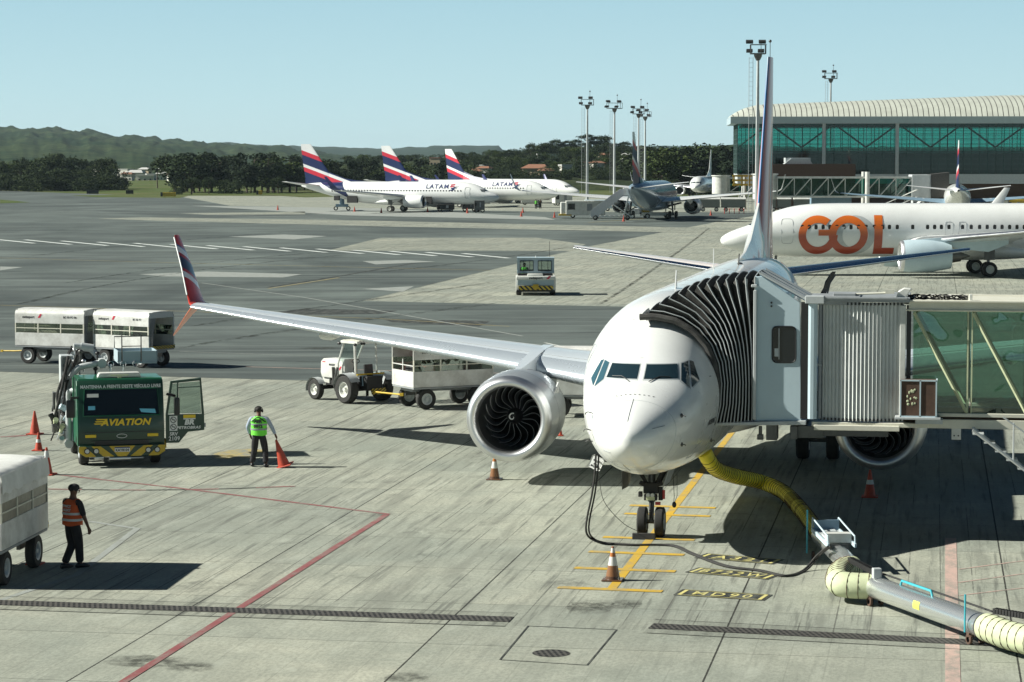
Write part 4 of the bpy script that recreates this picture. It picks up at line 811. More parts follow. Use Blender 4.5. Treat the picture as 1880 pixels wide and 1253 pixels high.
# striped tail airliners
t = NT('indigo tail fuselage'); x = t.xyz(t.obj()); zz = t.math('SUBTRACT', x[2], 2.1)
f1 = t.math('GREATER_THAN', x[1], t.math('MULTIPLY_ADD', zz, .62, 26.8)); f2 = t.math('LESS_THAN', x[1], t.math('MULTIPLY_ADD', zz, 2.15, 26.8))
M['latf'] = t.pbr(Base_Color=t.mix(t.math('MULTIPLY', f1, f2), (.80, .81, .79), (.008, .018, .085)), Roughness=.3, Coat_Weight=.4)
RD, NV, WH = (.55, .025, .05), (.008, .018, .085), (.74, .75, .75)
M['latfin'] = m_bands('indigo coral fin', [(0, NV), (.36, RD), (.47, WH), (.55, NV), (.77, RD), (.88, WH)], (0, -.34, 1), -7.9, -1.1)
SA = (1.04, .95, .957)
def lat_text(o, SM):
    b = MB(); b.M = SM; b.text('LATAM', 1.02, .015, 0, 1.15, sx=1.25, fn=lambda s, z: (-(fx(11.2 - s, 4.25 + z) + .07), 11.2 - s, 4.25 + z)); b.build('airline_lettering', M['inkb'], o, 0)
    for k_, (dy, dz, m_) in enumerate(((0, .45, 'redp'), (.12, .15, 'redp'), (-.05, -.15, 'navy'), (.2, -.5, 'navy'))):
        b = MB(); b.M = SM; q = [(-.55, .1), (.45, .28), (.5, .12), (-.3, -.12)]; b.add([(-(fx(8.0, 4.25) + .08 - .10 * (z + dz)), 8.1 - y + dy, 4.35 + z + dz) for y, z in q], [(0, 1, 2, 3)]); b.build('airline_emblem', M[m_], o, 0)
def lat(label, nose_uv, rz, wn=1, scale=1.0):
    p = G(*nose_uv); S_ = tuple(q * scale for q in SA); ly = 4.1 * S_[1]; loc = (p.x + math.sin(rz)*ly, p.y - math.cos(rz)*ly, 0)
    o, f_, SM = jet('airliner', label, 'airliners parked on the apron', loc, rz, S_, dict(side=-1, wy=[6.6 + .55 * i for i in range(47)] if wn else [], wz=3.75, fus=M['latf'], fin=M['latfin'], dorsal=M['latfin'], winglet=M['navy'], ez=1.9, doors=[(5.4, 3.45, .9, 1.95)], dl=.03))
    if wn: lat_text(o, SM)
    return o
l1 = lat('front striped tail airliner of the group at centre left with cargo doors open', (877, 390), R(79.7))
for y, z, wd, hh in ((13.2 * .95, 2.05, 1.9, 1.2), (27.8 * .95, 2.1, 1.9, 1.2), (30.9 * .95, 2.3, .95, .8)):
    b = MB(); b.box((-1.60 * 1.04, y, z), (.5, wd, hh)); b.build('cargo_door_opening', M['dark'], l1, 0)
l2 = lat('second striped tail airliner, nose showing past the front one', (989, 381.5), R(76))
l3 = lat('third striped tail airliner, farthest of the three, its fin the narrowest', (1036, 374.5), R(61), 0, .97)
def place_rear(u, v, rz, ly): p = G(u, v); return (p.x + math.sin(rz)*ly, p.y - math.cos(rz)*ly, 0)
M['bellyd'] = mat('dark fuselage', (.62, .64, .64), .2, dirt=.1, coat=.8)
rz = R(178.5); r1, _, _ = jet('airliner', 'airliner seen from behind with tail cone coloured dark for its reflections, beside the passenger stairs', 'airliners parked on the apron', place_rear(1196, 402, rz, 18.7 * 1.1), rz, tuple(q * 1.1 for q in SA), dict(fus=M['rear'], belly=M['rear'], fin=M['latfin'], dorsal=M['latfin'], winglet=M['white']))
rz = R(-1); r2, _, _ = jet('airliner', 'small far airliner facing the camera in front of the dark wood', 'airliners parked on the apron', place_rear(1279, 364, rz, 4), rz, SA, dict(fin=M['inkw'], winglet=M['white']))
rz = R(180); r3, _, _ = jet('airliner', 'airliner seen tail-on in front of the glass terminal, half hidden by the orange lettered one', 'airliners parked on the apron', place_rear(1757, 402, rz, 19), rz, SA, dict(fus=M['white'], fin=M['latfin'], dorsal=M['white'], winglet=M['white'], wing=M['boxblue']))
# ================================================================ boarding bridge
def ry(u, v, Y):
    d = FW + RT * ((u - 940) / FPX) + UP * ((626.5 - v) / FPX); return CAM + d * ((Y - CAM.y) / d.y)
def xz(Y, *uv): return [(lambda p: (p.x, p.z))(ry(u, v, Y)) for u, v in uv]
br = thing('boarding_bridge', 'glass sided boarding bridge with dark pleated bellows docked to the big airliner', 'boarding bridge', (2.6, 5.6, 0))
def bp(b, name, m, par=None, **k):
    o = b.build(name, m, None, **k)
    for q in o.data.vertices: q.co -= Vector((2.6, 5.6, 0))
    o.parent = par or br; return o
YF, YB = 4.2, 6.9
b = MB(); b.prism(xz(YF, (1385, 773), (1471, 773), (1468.5, 556), (1399, 508), (1385, 508)), 'y', YF, YF + .07); pan = bp(b, 'cab_wall', M['panelw'], smooth=0, bevel=.008)
def rounded(pl, r=.08, n=5):
    out = []; N = len(pl)
    for i in range(N):
        p, a, c = Vector(pl[i]), Vector(pl[i-1]), Vector(pl[(i+1) % N]); d1 = (a - p).normalized() * r; d2 = (c - p).normalized() * r
        for k_ in range(n + 1): f = k_ / n; out.append(tuple((p + d1) * (1-f)**2 + p * 2*f*(1-f) + (p + d2) * f*f))
    return out
b = MB(); wq = rounded(xz(YF, (1418, 666), (1461, 666), (1461, 600), (1418, 600)), .12); b.prism(wq, 'y', YF - .006, YF + .01); bp(b, 'cab_window', M['glassd'], pan, smooth=0)
b = MB(); b.tube([(x, YF - .008, z) for x, z in wq], .018, 6, closed=True); bp(b, 'window_seal', M['black'], pan)
b = MB(); b.prism(xz(YF, (1422, 655), (1429, 655), (1429, 640), (1422, 640)), 'y', YF - .012, YF - .008); b.prism(xz(YF, (1429.5, 660), (1431, 660), (1431, 603), (1429.5, 603)), 'y', YF - .012, YF - .008); bp(b, 'window_notice', M['lgrey'], pan, smooth=0)
for u, v in ((1416.5, 556), (1416.5, 562.5)): b = MB(); p = ry(u, v, YF); b.cyl(p, p - Vector((0, .05, 0)), .022); bp(b, 'wall_fixing', M['black'], pan)
b = MB(); p0, p1 = ry(1387, 533, YF), ry(1387, 770, YF); b.box(((p0.x), YF - .06, (p0.z + p1.z) / 2), (.07, .10, p0.z - p1.z)); q = ry(1385, 525, YF); b.box((q.x, YF - .05, q.z), (.13, .1, .06)); bp(b, 'cab_post', M['lgrey'], bevel=.01)
b = MB(); b.prism(xz(YF, (1302, 776), (1480, 772), (1480, 780), (1302, 781)), 'y', YF - .10, YB); bp(b, 'cab_floor', M['lgrey'], smooth=0, bevel=.01)
# cab roof: pitched sheet with battens
A_, B_ = ry(1399, 507, YF), ry(1474, 553, YF); dz = (B_.z - A_.z) / (B_.x - A_.x)
b = MB(); b.prism([(A_.x - .05, A_.z + .03), (B_.x + .1, B_.z + .03 + dz * .1), (B_.x + .1, B_.z - .02), (A_.x - .05, A_.z - .03)], 'y', YF + .02, YB); rf = bp(b, 'cab_roof', M['boxblue'], smooth=0)
for y in (YF - .01, 4.75, 5.55, 6.4): b = MB(); b.prism([(A_.x - .07, A_.z + .045), (B_.x + .12, B_.z + .05 + dz * .1), (B_.x + .12, B_.z + .10 + dz * .1), (A_.x - .07, A_.z + .09)], 'y', y, y + .07); bp(b, 'roof_batten', M['lgrey'], rf, smooth=0)
b = MB(); b.box((3.45, YF + .02, 5.42), (.42, .3, .17)); bp(b, 'roof_gutter', M['lgrey'], bevel=.01)
b = MB(); b.box((3.9, YF + .6, 5.40), (1.1, 1.1, .20)); b.box((4.1, YF + .3, 5.52), (.5, .4, .08)); bp(b, 'roof_box', M['grey'], bevel=.01)
b = MB(); b.tube([(3.5, 5.9, 5.3), (3.62, 5.9, 5.75), (3.75, 5.9, 5.95)], .02, 6); b.tube([(3.62, 5.8, 5.3), (3.72, 5.8, 5.72), (3.85, 5.8, 5.92)], .02, 6); b.prism([(3.46, 5.4), (3.6, 5.4), (3.85, 5.98), (3.76, 5.98)], 'y', 5.83, 5.86); bp(b, 'roof_hatch', M['glassd'])
# bellows: ribs from the fuselage arch to the cab post
NR = 13; pb_ = ry(1387, 772, YF); pt_ = ry(1386, 509, YF)
arch = [(1.18, 2.60), (1.28, 3.0), (1.31, 3.5), (1.24, 3.95), (1.06, 4.36), (.76, 4.70), (.34, 4.93), (-.12, 5.02), (-.46, 5.00)]
def archp(t):
    f = t * (len(arch) - 1); i = min(int(f), len(arch) - 2); f -= i; return (arch[i][0]*(1-f)+arch[i+1][0]*f + .02, arch[i][1]*(1-f)+arch[i+1][1]*f)
def rib(s, inset=0.0, n=16):
    pts = []; top = None
    for k_ in range(n + 1):
        t = k_ / n; a = archp(t); Bx = pb_.x + (pt_.x - pb_.x) * t; Bz = pb_.z + (pt_.z - pb_.z) * t
        e = s ** 1.0; x = a[0] + (Bx - a[0]) * e; z = a[1] + (Bz - a[1]) * e + t * .30 * math.sin(math.pi * min(1, s * 1.0)) * (1 - s * .3) - inset * t
        pts.append(Vector((x, 4.02 + (YF - 4.02) * s - .05 * math.sin(math.pi * s) + inset * 1.3, z)))
    tp = pts[-1]; bk = []
    for k_ in range(1, 7): f = k_ / 6; bk.append(Vector((tp.x + .1 * f, tp.y + (YB - tp.y - inset) * f, tp.z + .10 * math.sin(math.pi * f))))
    for k_ in range(1, 9): f = k_ / 8; bk.append(Vector((tp.x + .1 + (2.1 - tp.x - .1) * f, YB - inset, tp.z + (2.62 - tp.z) * f)))
    return pts + bk
b = MB(); rr = []
for i in range(NR): rr.append(rib(i / (NR - 1))); 
for i in range(NR):
    if i < NR - 1: rr.insert(2 * i + 1, rib((i + .45) / (NR - 1), .16))
b.loft(rr, closed=False); bel = bp(b, 'bellows', M['fabric'], smooth=25)
for i in range(NR):
    b = MB(); b.tube([p + Vector((0, -.008, 0)) for p in rib(i / (NR - 1))[:23]], .0125 if i else .04, 5); bp(b, 'bellows_rib', M['lgrey'] if i else M['canvas'], bel)
for i in range(4, NR - 1):      # folded pale cloth edges beside the last ribs
    s0 = (i + .06) / (NR - 1); P_ = rib(s0, .01)[:17]; Q_ = rib((i + .24) / (NR - 1), .05)[:17]; rj = random.Random(i); b = MB(); vs = []
    for k_, (p, q) in enumerate(zip(P_, Q_)):
        f = rj.uniform(.35, 1.0) * min(1, k_ / 12) * (.25 + .1 * (i - 4)); vs += [p, p.lerp(q, f) + Vector((0, .01, 0))]
    b.add(vs, [(2*k_, 2*k_+1, 2*k_+3, 2*k_+2) for k_ in range(2, 16)]); bp(b, 'bellows_fold', M['lgrey'], bel)
b = MB(); b.tube([front(*p, .10) if abs(p[0]) < 1.5 and 0 else Vector((p[0] - .02, 3.98, p[1])) for p in [archp(k_ / 20) for k_ in range(21)]], .075, 8); bp(b, 'bumper_pad', M['fabric'], bel)
# rotating section: curved shutter
b = MB(); p = ry(1475, 665, YF); b.box((p.x + .02, YF + .05, 4.05), (.16, .12, 2.62)); bp(b, 'dark_post', M['dark'])
b = MB(); p = ry(1491, 665, YF); b.cyl((p.x, YF + .06, 2.74), (p.x, YF + .06, 5.33), .115, None, 10, True); bp(b, 'round_post', M['panelw'], smooth=30)
b = MB(); p = ry(1503, 665, YF); b.cyl((p.x + .02, YF + .15, 2.74), (p.x + .02, YF + .15, 5.33), .04); b.box((p.x, YF + .13, 3.95), (.14, .06, .06)); bp(b, 'guide_pole', M['grey'])
cx_, cy_, rr_ = 4.50, 6.88, 2.60; b = MB(); N_ = 132; pts = []
for i in range(N_ + 1):
    a = R(-110.6 + 41.2 * i / N_); ph = (i % 6) / 6; r_ = rr_ - .03 + .085 * ph / .8334; pts.append((cx_ + r_ * math.cos(a), cy_ + r_ * math.sin(a)))
b.add([(x, y, z) for z in (2.70, 5.36) for x, y in pts], [(i, i+1, N_+1+i+1, N_+1+i) for i in range(N_)]); bp(b, 'corrugated_shutter', M['shutter'], smooth=0)
b = MB()
for i in range(0, N_, 6):
    a = R(-110.6 + 41.2 * (i + 1.5) / N_); 
    for z in (2.70, 5.30): b = MB(); b.box((cx_ + (rr_ + .04) * math.cos(a), cy_ + (rr_ + .04) * math.sin(a), z + .03), (.03, .03, .06)); bp(b, 'shutter_roller', M['black'], smooth=0)
b = MB(); b.box((4.55, 5.5, 5.42), (2.0, 2.6, .10)); b.box((4.55, 4.19, 5.46), (1.9, .06, .05)); bp(b, 'rotunda_roof', M['grey'], bevel=.01)
b = MB(); b.tube([(3.9, 4.5, 5.52), (4.9, 4.5, 5.56), (5.15, 4.5, 5.58)], .03, 6); b.box((5.1, 4.5, 5.6), (.2, .1, .1)); bp(b, 'roof_pipe', M['cream'])
b = MB(); b.box((4.7, 5.5, 2.62), (2.6, 2.5, .10)); b.box((4.4, 4.22, 2.55), (1.9, .1, .12)); bp(b, 'rotunda_floor', M['cream'], bevel=.01)
b = MB(); b.box((3.3, 5.2, 2.42), (.7, 1.6, .28)); b.box((2.5, 4.6, 2.40), (.25, .5, .35)); b.cyl((2.25, 4.3, 2.55), (2.25, 4.3, 2.28), .04); b.box((2.25, 4.3, 2.3), (.14, .12, .12)); b.box((4.2, 4.5, 2.40), (1.8, .12, .14)); b.box((3.0, 4.35, 2.42), (.16, .3, .3)); bp(b, 'levelling_gear', M['gunmetal'], bevel=.01)
# glass tunnel
TX0, TX1, TY0, TY1 = 5.42, 30.0, 4.45, 6.95
p = ry(1657, 665, 4.4); b = MB(); b.box((p.x, 4.40, 4.05), (.13, .2, 2.5)); bp(b, 'tunnel_post', M['paintw'], bevel=.01)
b = MB(); b.box((p.x + .13, 4.46, 4.05), (.10, .1, 2.5)); bp(b, 'tunnel_seal', M['black'])
for y in (TY0, TY1):
    b = MB(); b.box(((TX0+TX1)/2 + .1, y, 5.28), (TX1 - TX0, .16, .22)); b.box(((TX0+TX1)/2, y - .05, 5.40), (TX1 - TX0, .28, .04)); b.box(((TX0+TX1)/2, y - .06, 5.20), (TX1 - TX0, .12, .03)); bp(b, 'roof_beam', M['cream'], bevel=.006)
    b = MB(); b.box(((TX0+TX1)/2 + .2, y, 2.86), (TX1 - TX0 - .2, .14, .08)); b.box(((TX0+TX1)/2 + .2, y - .03, 2.66), (TX1 - TX0 - .2, .10, .20)); bp(b, 'floor_beam', M['cream'], bevel=.006)
b = MB(); b.box(((TX0+TX1)/2, (TY0+TY1)/2, 5.36), (TX1 - TX0, TY1 - TY0 - .2, .08)); bp(b, 'tunnel_roof', M['cream'])
b = MB(); b.box(((TX0+TX1)/2, (TY0+TY1)/2, 2.74), (TX1 - TX0, TY1 - TY0 - .16, .10)); bp(b, 'tunnel_floor', M['brown'])
x = TX0 + .2; i = 0
while x < TX1 - .5:
    x1 = min(x + (1.30 if i == 0 else 1.30), TX1)
    for y in (TY0 + .02, TY1 - .02): b = MB(); b.add([(x, y, 2.90), (x1 - .05, y, 2.90), (x1 - .05, y, 5.17), (x, y, 5.17)], [(0, 1, 2, 3)]); bp(b, 'glass_panel', M['glassg'], smooth=0)
    for q in (0, .09):
        b = MB(); b.box((x1 - .09 + q, TY0 - .01, 4.03), (.03, .05, 2.26)); bp(b, 'mullion', M['bhose'])
    b = MB(); b.box((x1 - .04, TY1 + .01, 4.03), (.08, .05, 2.26)); bp(b, 'mullion', M['cream'])
    b = MB(); a_ = Vector((x + .02, TY0 - .03, 5.14)); c_ = Vector((x1 - .1, TY0 - .03, 2.92)); b.tube([a_, c_], .038, 4); bp(b, 'brace', M['bhose'])
    b = MB(); b.tube([a_ + Vector((0, 2.2, 0)), c_ + Vector((0, 2.2, 0))], .04, 4); bp(b, 'brace', M['bhose'])
    b = MB(); b.box((x1 - .04, TY0 + .01, 5.47), (.07, .12, .17)); bp(b, 'roof_bracket', M['paintw'], bevel=.01)
    x = x1; i += 1
b = MB(); b.box((6.6, TY0 - .06, 2.44), (.21, .03, .26)); bp(b, 'hanging_plate', M['paintw'], smooth=0, bevel=.005)
for dx in (-.045, .045): b = MB(); b.cyl((6.6 + dx, TY0 - .076, 2.40), (6.6 + dx, TY0 - .082, 2.40), .018, None, 8); bp(b, 'plate_bolt', M['dark'])
# cables coiled on the roof
rj = random.Random(5); b = MB()
for k_ in range(7):
    pts = [(5.5 + .12 * i, 4.75 + .12 * rj.random(), 5.45 + .03 * rj.random() + .05 * math.sin(i + k_)) for i in range(12)]; b.tube(pts, .014, 5)
b.prism([(5.25, 5.42), (5.55, 5.42), (5.62, 5.64), (5.5, 5.69), (5.38, 5.66), (5.30, 5.58)], 'y', 4.62, 4.95) if 0 else None
bp(b, 'roof_cable', M['black'])
b = MB(); b.prism([(5.22, 5.40), (5.50, 5.40), (5.48, 5.50), (5.58, 5.66), (5.42, 5.68), (5.28, 5.60)], 'y', 4.55, 4.85); bp(b, 'cable_cover', M['paintw'], bevel=.02)
# air conditioner on its bracket
b = MB(); b.box((5.76, 4.15, 3.26), (.78, .46, .80)); ac = bp(b, 'air_conditioner', M['brown'], bevel=.005)
b = MB()
for x_ in (5.37, 5.80, 6.15):
    b.box((x_, 3.915, 3.26), (.03, .03, .82))
for z_ in (2.86, 3.66): b.box((5.76, 3.915, z_), (.80, .03, .03)); b.box((6.16, 4.15, z_), (.03, .46, .03))
bp(b, 'unit_frame', M['panelw'], ac)
rj = random.Random(3); b = MB()
for k_ in range(14): xx, zz_ = 5.46 + rj.random() * .26, 3.12 + rj.random() * .34; b.sph((xx, 3.918, zz_), (.012 + .02 * rj.random(), .006, .02 + .02 * rj.random()), 8, 5)
bp(b, 'flaked_patch', M['bhose'], ac)
b = MB(); b.box((5.75, 4.15, 2.82), (1.0, .6, .05)); b.box((6.0, 4.2, 2.74), (.6, .4, .10)); bp(b, 'unit_shelf', M['lgrey'], bevel=.005)
# service stair on the outside
st = MB(); 
for y in (3.75, 4.25): st.tube([(6.95, y, 2.60), (9.9, y, .35)], .035, 4)
sa = bp(st, 'service_stair', M['lgrey'])
b = MB()
for i in range(12): f = (i + .5) / 12; b.box((6.95 + 2.95 * f, 4.0, 2.60 - 2.25 * f), (.24, .5, .03))
bp(b, 'stair_tread', M['lgrey'], sa)
b = MB()
for y in (3.75,): b.tube([(7.6, y, 2.9), (9.9, y, 1.25)], .02, 5); [b.tube([(6.95 + 2.95*f, y, 2.6 - 2.25*f), (6.95 + 2.95*f, y, 3.45 - 2.25*f)], .018, 5) for f in (.3, .6, .95)]
bp(b, 'stair_rail', M['lgrey'], sa)
for x_ in (14.0, 27.0):
    b = MB(); b.cyl((x_, 5.7, .5), (x_, 5.7, 2.6), .22); b.box((x_, 5.7, .6), (.5, 2.4, .4)); lg = bp(b, 'support_column', M['paintw'])
    for y in (4.7, 6.7): b = MB(); wheel(b, (x_, y, .45), .45, .3, (0, 1, 0)); bp(b, 'wheel', M['rubber'], lg)

# ================================================================ ground air supply: hoses, cart, steel pipe
def hose(b, pts, r, n=14, ripple=.0, step=.05):
    P_ = [Vector(p) for p in pts]; out = []
    for i in range(len(P_) - 1):
        p0, p1, p2, p3 = P_[max(0, i-1)], P_[i], P_[i+1], P_[min(len(P_)-1, i+2)]; L_ = (p2 - p1).length; k_ = max(2, int(L_ / step))
        for j in range(k_):
            f = j / k_; out.append(.5 * ((2*p1) + (p2-p0)*f + (2*p0-5*p1+4*p2-p3)*f*f + (3*p1-p0-3*p2+p3)*f**3))
    out.append(P_[-1]); b.tube(out, [r * (1 + (ripple if (i % 2) else 0)) for i in range(len(out))] if ripple else r, n); return out
def rings(path, every, r, tr):
    b = MB(); acc = 0
    for i in range(1, len(path) - 1):
        acc += (path[i] - path[i-1]).length
        if acc > every:
            acc = 0; t_ = (path[i+1] - path[i-1]).normalized(); x_ = t_.cross(Vector((0, 0, 1))).normalized(); y_ = t_.cross(x_)
            b.tube([path[i] + (x_ * math.cos(a*.524) + y_ * math.sin(a*.524)) * r for a in range(12)], tr, 4, closed=True)
    return b
b = MB(); pth = hose(b, [tuple(G(*q)) for q in ((1294, 832, 1.55), (1302, 846, 1.35), (1316, 862, 1.05), (1348, 874, .72), (1400, 886, .40), (1440, 905, .30), (1472, 938, .28), (1490, 962, .32), (1508, 987, .36))], .18, 18, .03, .06)
yh = tag(b.build('air_hose', M['yhose'], None, 60), 'thick yellow ribbed hose snaking from the airliner belly to the steel cart', 'hose')
b = rings(pth, .13, .189, .008); b.build('hose_rib', M['brown'], yh)
ct = thing('air_cart', 'galvanised wheeled connector cart with blue posts at the end of the yellow hose', 'cart', (4.05, 2.3, 0)); Q = lambda *a: Vector(a)
dv = (G(1590, 1060) - G(1510, 985)); ag = math.atan2(-(4.25 - 3.78), (4.5 - .9)) * 0 + R(-97)
CA, CB = G(1506, 984, .36), G(1566, 1044, .36); CM = (CA + CB) / 2; CL = (CB - CA).length
def cb(): return MB().at(CM.x, CM.y, 0, 0, 0, math.atan2(CB.y - CA.y, CB.x - CA.x))
def ctp(b, n, m, **k): o = b.build(n, m, None, **k); [setattr(q, 'co', q.co - Vector((4.05, 2.3, 0))) for q in o.data.vertices]; o.parent = ct; return o
# cart body runs along local x (towards the camera), y across
b = cb(); b.cyl((-CL/2, 0, .36), (CL/2, 0, .36), .20, None, 16); ctp(b, 'duct', M['steel'])
b = cb(); b.box((-.5, 0, .60), (1.7, .52, .03)); b.box((-.2, 0, .64), (.55, .46, .05)); b.box((-1.15, .02, .63), (.35, .30, .03)); ctp(b, 'deck', M['lgrey'], bevel=.006)
b = cb(); b.box((.28, 0, .70), (.24, .52, .20)); ctp(b, 'control_box', M['paintw'], bevel=.01)
for s_ in (-.28, .28):
    b = cb(); b.box((-.35, s_, .60), (2.3, .04, .08)); b.tube([(-1.5, s_, .62), (-1.45, s_, .86), (-1.0, s_, .84), (.7, s_, .78), (.75, s_, .58)], .018, 6); ctp(b, 'side_rail', M['panelw'])
b = cb(); b.box((-1.35, 0, .72), (.05, .54, .22)); ctp(b, 'end_plate', M['boxblue'])
b = cb(); b.tube([(-1.3, -.42, .12), (-1.3, -.42, 1.05)], .02, 6); ctp(b, 'post', M['tealp'])
b = cb(); b.box((.42, .0, .52), (.06, .40, .12)); ctp(b, 'valve_block', M['gunmetal'])
for x_, y_ in ((-1.2, -.3), (-1.2, .3), (.4, .3)):
    b = cb(); wheel(b, (x_, y_, .09), .09, .05, (0, 1, 0)); ctp(b, 'caster', M['brown'])
p0, p1 = G(1600, 1076, .36), G(1812, 1152, .38); dd = (p1 - p0).normalized()
b = MB(); pa = hose(b, [tuple(G(*q)) for q in ((1566, 1044, .36), (1552, 1046, .38), (1541, 1056, .40), (1541, 1070, .38), (1560, 1075, .36))] + [tuple(p0 + dd * .05)], .25, 20, .0, .08)
h2 = tag(b.build('flexible_duct', M['bhose'], None, 60), 'beige wire wound duct bend between the cart and the steel pipe', 'duct', 'beige duct bends'); b = rings(pa, .15, .256, .008); b.build('wire_hoop', M['brown'], h2)
sp = thing('steel_air_pipe', 'long stainless steel air pipe on casters with a teal handle and yellow sticker', 'pipe', tuple(p0)); 
def spp(b, n, m, par=None, **k): o = b.build(n, m, None, **k); [setattr(q, 'co', q.co - p0) for q in o.data.vertices]; o.parent = par or sp; return o
b = MB(); b.cyl(p0, p1, .215, None, 32); spp(b, 'tube', M['steel'], smooth=30)
b = MB()
for f in (.02, .98): q = p0.lerp(p1, f); b.cyl(q, q + dd * .05, .228, None, 24)
spp(b, 'collar', M['gunmetal'])
sdv = Vector((dd.y, -dd.x, 0)); 
if sdv.x < 0: sdv = -sdv
b = MB(); b.tube([p0 + Vector((0, 0, .27)) + sdv * .10, p1 + Vector((0, 0, .27)) + sdv * .10], .016, 6); b.tube([p0 + Vector((0, 0, .25)) + sdv * .17, p1 + Vector((0, 0, .25)) + sdv * .17], .016, 6); spp(b, 'cable_rail', M['dark'])
q0, q1 = p0.lerp(p1, .27), p0.lerp(p1, .55); zu = Vector((0, 0, 1)); b = MB(); b.tube([q0 + zu * .21, q0 + zu * .30 + dd * .05, q1 + zu * .30 - dd * .05, q1 + zu * .21], .024, 8); spp(b, 'handle', M['tealp'])
q0 = p0.lerp(p1, .50); w_ = dd.cross(zu).normalized(); 
if w_.y > 0: w_ = -w_
b = MB(); vs = []
for i in range(5):
    a = R(-5 + 40 * i / 4 - 10); n_ = w_ * math.cos(a) + zu * math.sin(a); vs += [q0 + n_ * .219 - dd * .13, q0 + n_ * .219 + dd * .13]
b.add(vs, [(2*i, 2*i+1, 2*i+3, 2*i+2) for i in range(4)]); spp(b, 'sticker', mat('yellow sticker', (.62, .68, .12), .5, dirt=.1))
for f in (.06, .93):
    q = p0.lerp(p1, f); c_ = MB().at(q.x, q.y, 0, 0, 0, math.atan2(dd.y, dd.x)); c_.box((0, 0, .27), (.55, .34, .03)); c_.box((0, 0, .30), (.30, .3, .05)); tr_ = spp(c_, 'cradle', M['lgrey'], bevel=.005)
    for s_ in (-.12,): c_ = MB().at(q.x, q.y, 0, 0, 0, math.atan2(dd.y, dd.x)); wheel(c_, (-.1, s_, .10), .10, .05, (0, 1, 0)); wheel(c_, (-.1, .12, .10), .10, .05, (0, 1, 0)); c_.box((-.1, 0, .2), (.1, .3, .12)); spp(c_, 'caster', M['brown'], tr_)
q = p0.lerp(p1, .93) + w_ * .26; b = MB(); b.tube([Vector((q.x, q.y, .25)), Vector((q.x, q.y, .92))], .02, 6); spp(b, 'post', M['tealp'])
b = MB(); pa = hose(b, [tuple(p1), tuple(p1 + dd * .3), tuple(G(1850, 1166, .36)), tuple(G(1905, 1180, .34)), tuple(G(1980, 1195, .34))], .25, 20, 0, .08); h3 = tag(b.build('flexible_duct', M['bhose'], None, 60), 'beige wire wound duct at the lower right end of the steel pipe', 'duct', 'beige duct bends'); b = rings(pa, .15, .256, .008); b.build('wire_hoop', M['brown'], h3)
# energy chain along the carts
def chain(a, e, lab):
    a, e = Vector(a), Vector(e); n_ = int((e - a).length / .065); o = thing('cable_chain', lab, 'cable chain', tuple(a), 0, 'cable chains'); b = MB(); d = (e - a).normalized(); an = math.atan2(d.y, d.x)
    for i in range(n_):
        q = a.lerp(e, i / n_) - a; b.at(q.x, q.y, q.z, 0, 0, an)
        for s_ in (-.05, .05): b.box((0, s_, 0), (.05, .015, .10))
        b.box((0, 0, .045), (.02, .1, .012)); b.box((0, 0, -.045), (.02, .1, .012))
    b.build('chain_link', M['dark'], o, 0); b = MB(); b.tube([(0, 0, 0), tuple(e - a)], .025, 6); b.build('cable', M['brown'], o)
    b = MB(); q = e - a; b.at(q.x, q.y, q.z, 0, 0, an); b.box((.06, 0, 0), (.14, .16, .20)); b.build('end_bracket', M['lgrey'], o, bevel=.01)
chain(tuple(G(1562, 1028, .62)), tuple(G(1608, 1052, .66)), 'black cable chain from the cart to the near end of the steel pipe')
chain(tuple(G(1828, 1122, .66)), tuple(G(1925, 1138, .66)), 'black cable chain at the far right end of the steel pipe')
# ground power cable
b = MB(); P_ = [tuple(ry(1094, 834, 3.0)), tuple(ry(1092, 870, 2.95)), tuple(ry(1086, 912, 2.8)), tuple(ry(1078, 950, 2.7)), tuple(ry(1076, 975, 2.6))] + [tuple(G(u, v) + Vector((0, 0, .03))) for u, v in ((1084, 991), (1104, 999), (1160, 1003), (1230, 1004), (1270, 1020), (1330, 1042), (1390, 1050), (1440, 1060), (1475, 1050))] + [tuple(G(1500, 1020, .3)), tuple(G(1520, 1004, .62))]
hose(b, P_, .024, 8, 0, .1); gc = tag(b.build('power_cable', M['rubber'], None, 60), 'thick black ground power cable plugged in under the nose and lying on the concrete', 'cable', 'ground power cables')
b = MB(); hose(b, [(x_ + .06, y_ + .03, z_) for x_, y_, z_ in P_], .02, 8, 0, .1); b.build('power_cable', M['rubber'], gc, 60)
b = MB(); hose(b, [(-1.25, 3.05, 1.5), (-1.15, 3.2, .9), (-.75, 3.6, .35), (-.35, 3.85, .12)], .007, 5, 0, .1); tag(b.build('hanging_cord', M['rubber'], None), 'thin dark cord hanging from the nose to the wheel chock', 'cord')
b = MB(); b.tube([(.34, 3.7, 1.5), (.37, 3.7, 1.0), (.36, 3.7, .85)], .007, 5); b.tube([(.42, 3.8, 1.5), (.43, 3.75, 1.0), (.38, 3.7, .85)], .006, 5); b.sph((.37, 3.7, .80), (.05, .04, .07)); tag(b.build('headset', M['black'], None), 'ground crew headset dangling on cords beside the nose wheels', 'headset')
ck = thing('wheel_chock', 'dark rubber chock in front of the nose wheels', 'chock', (-.27, 3.70, 0)); b = MB(); b.prism([(-.09, 0), (.05, 0), (.02, .14), (-.07, .14)], 'x', -.30, .22); b.build('block', M['rubber'], ck, bevel=.01)
tb = MB(); tb.tube([(.10, 4.05, .80), (1.0, 4.0, .74), (1.55, 3.95, .72)], .014, 6); tag(tb.build('bypass_streamer_rod', M['dark'], None), 'thin dark rod sticking out sideways from the nose leg', 'rod') if 0 else None
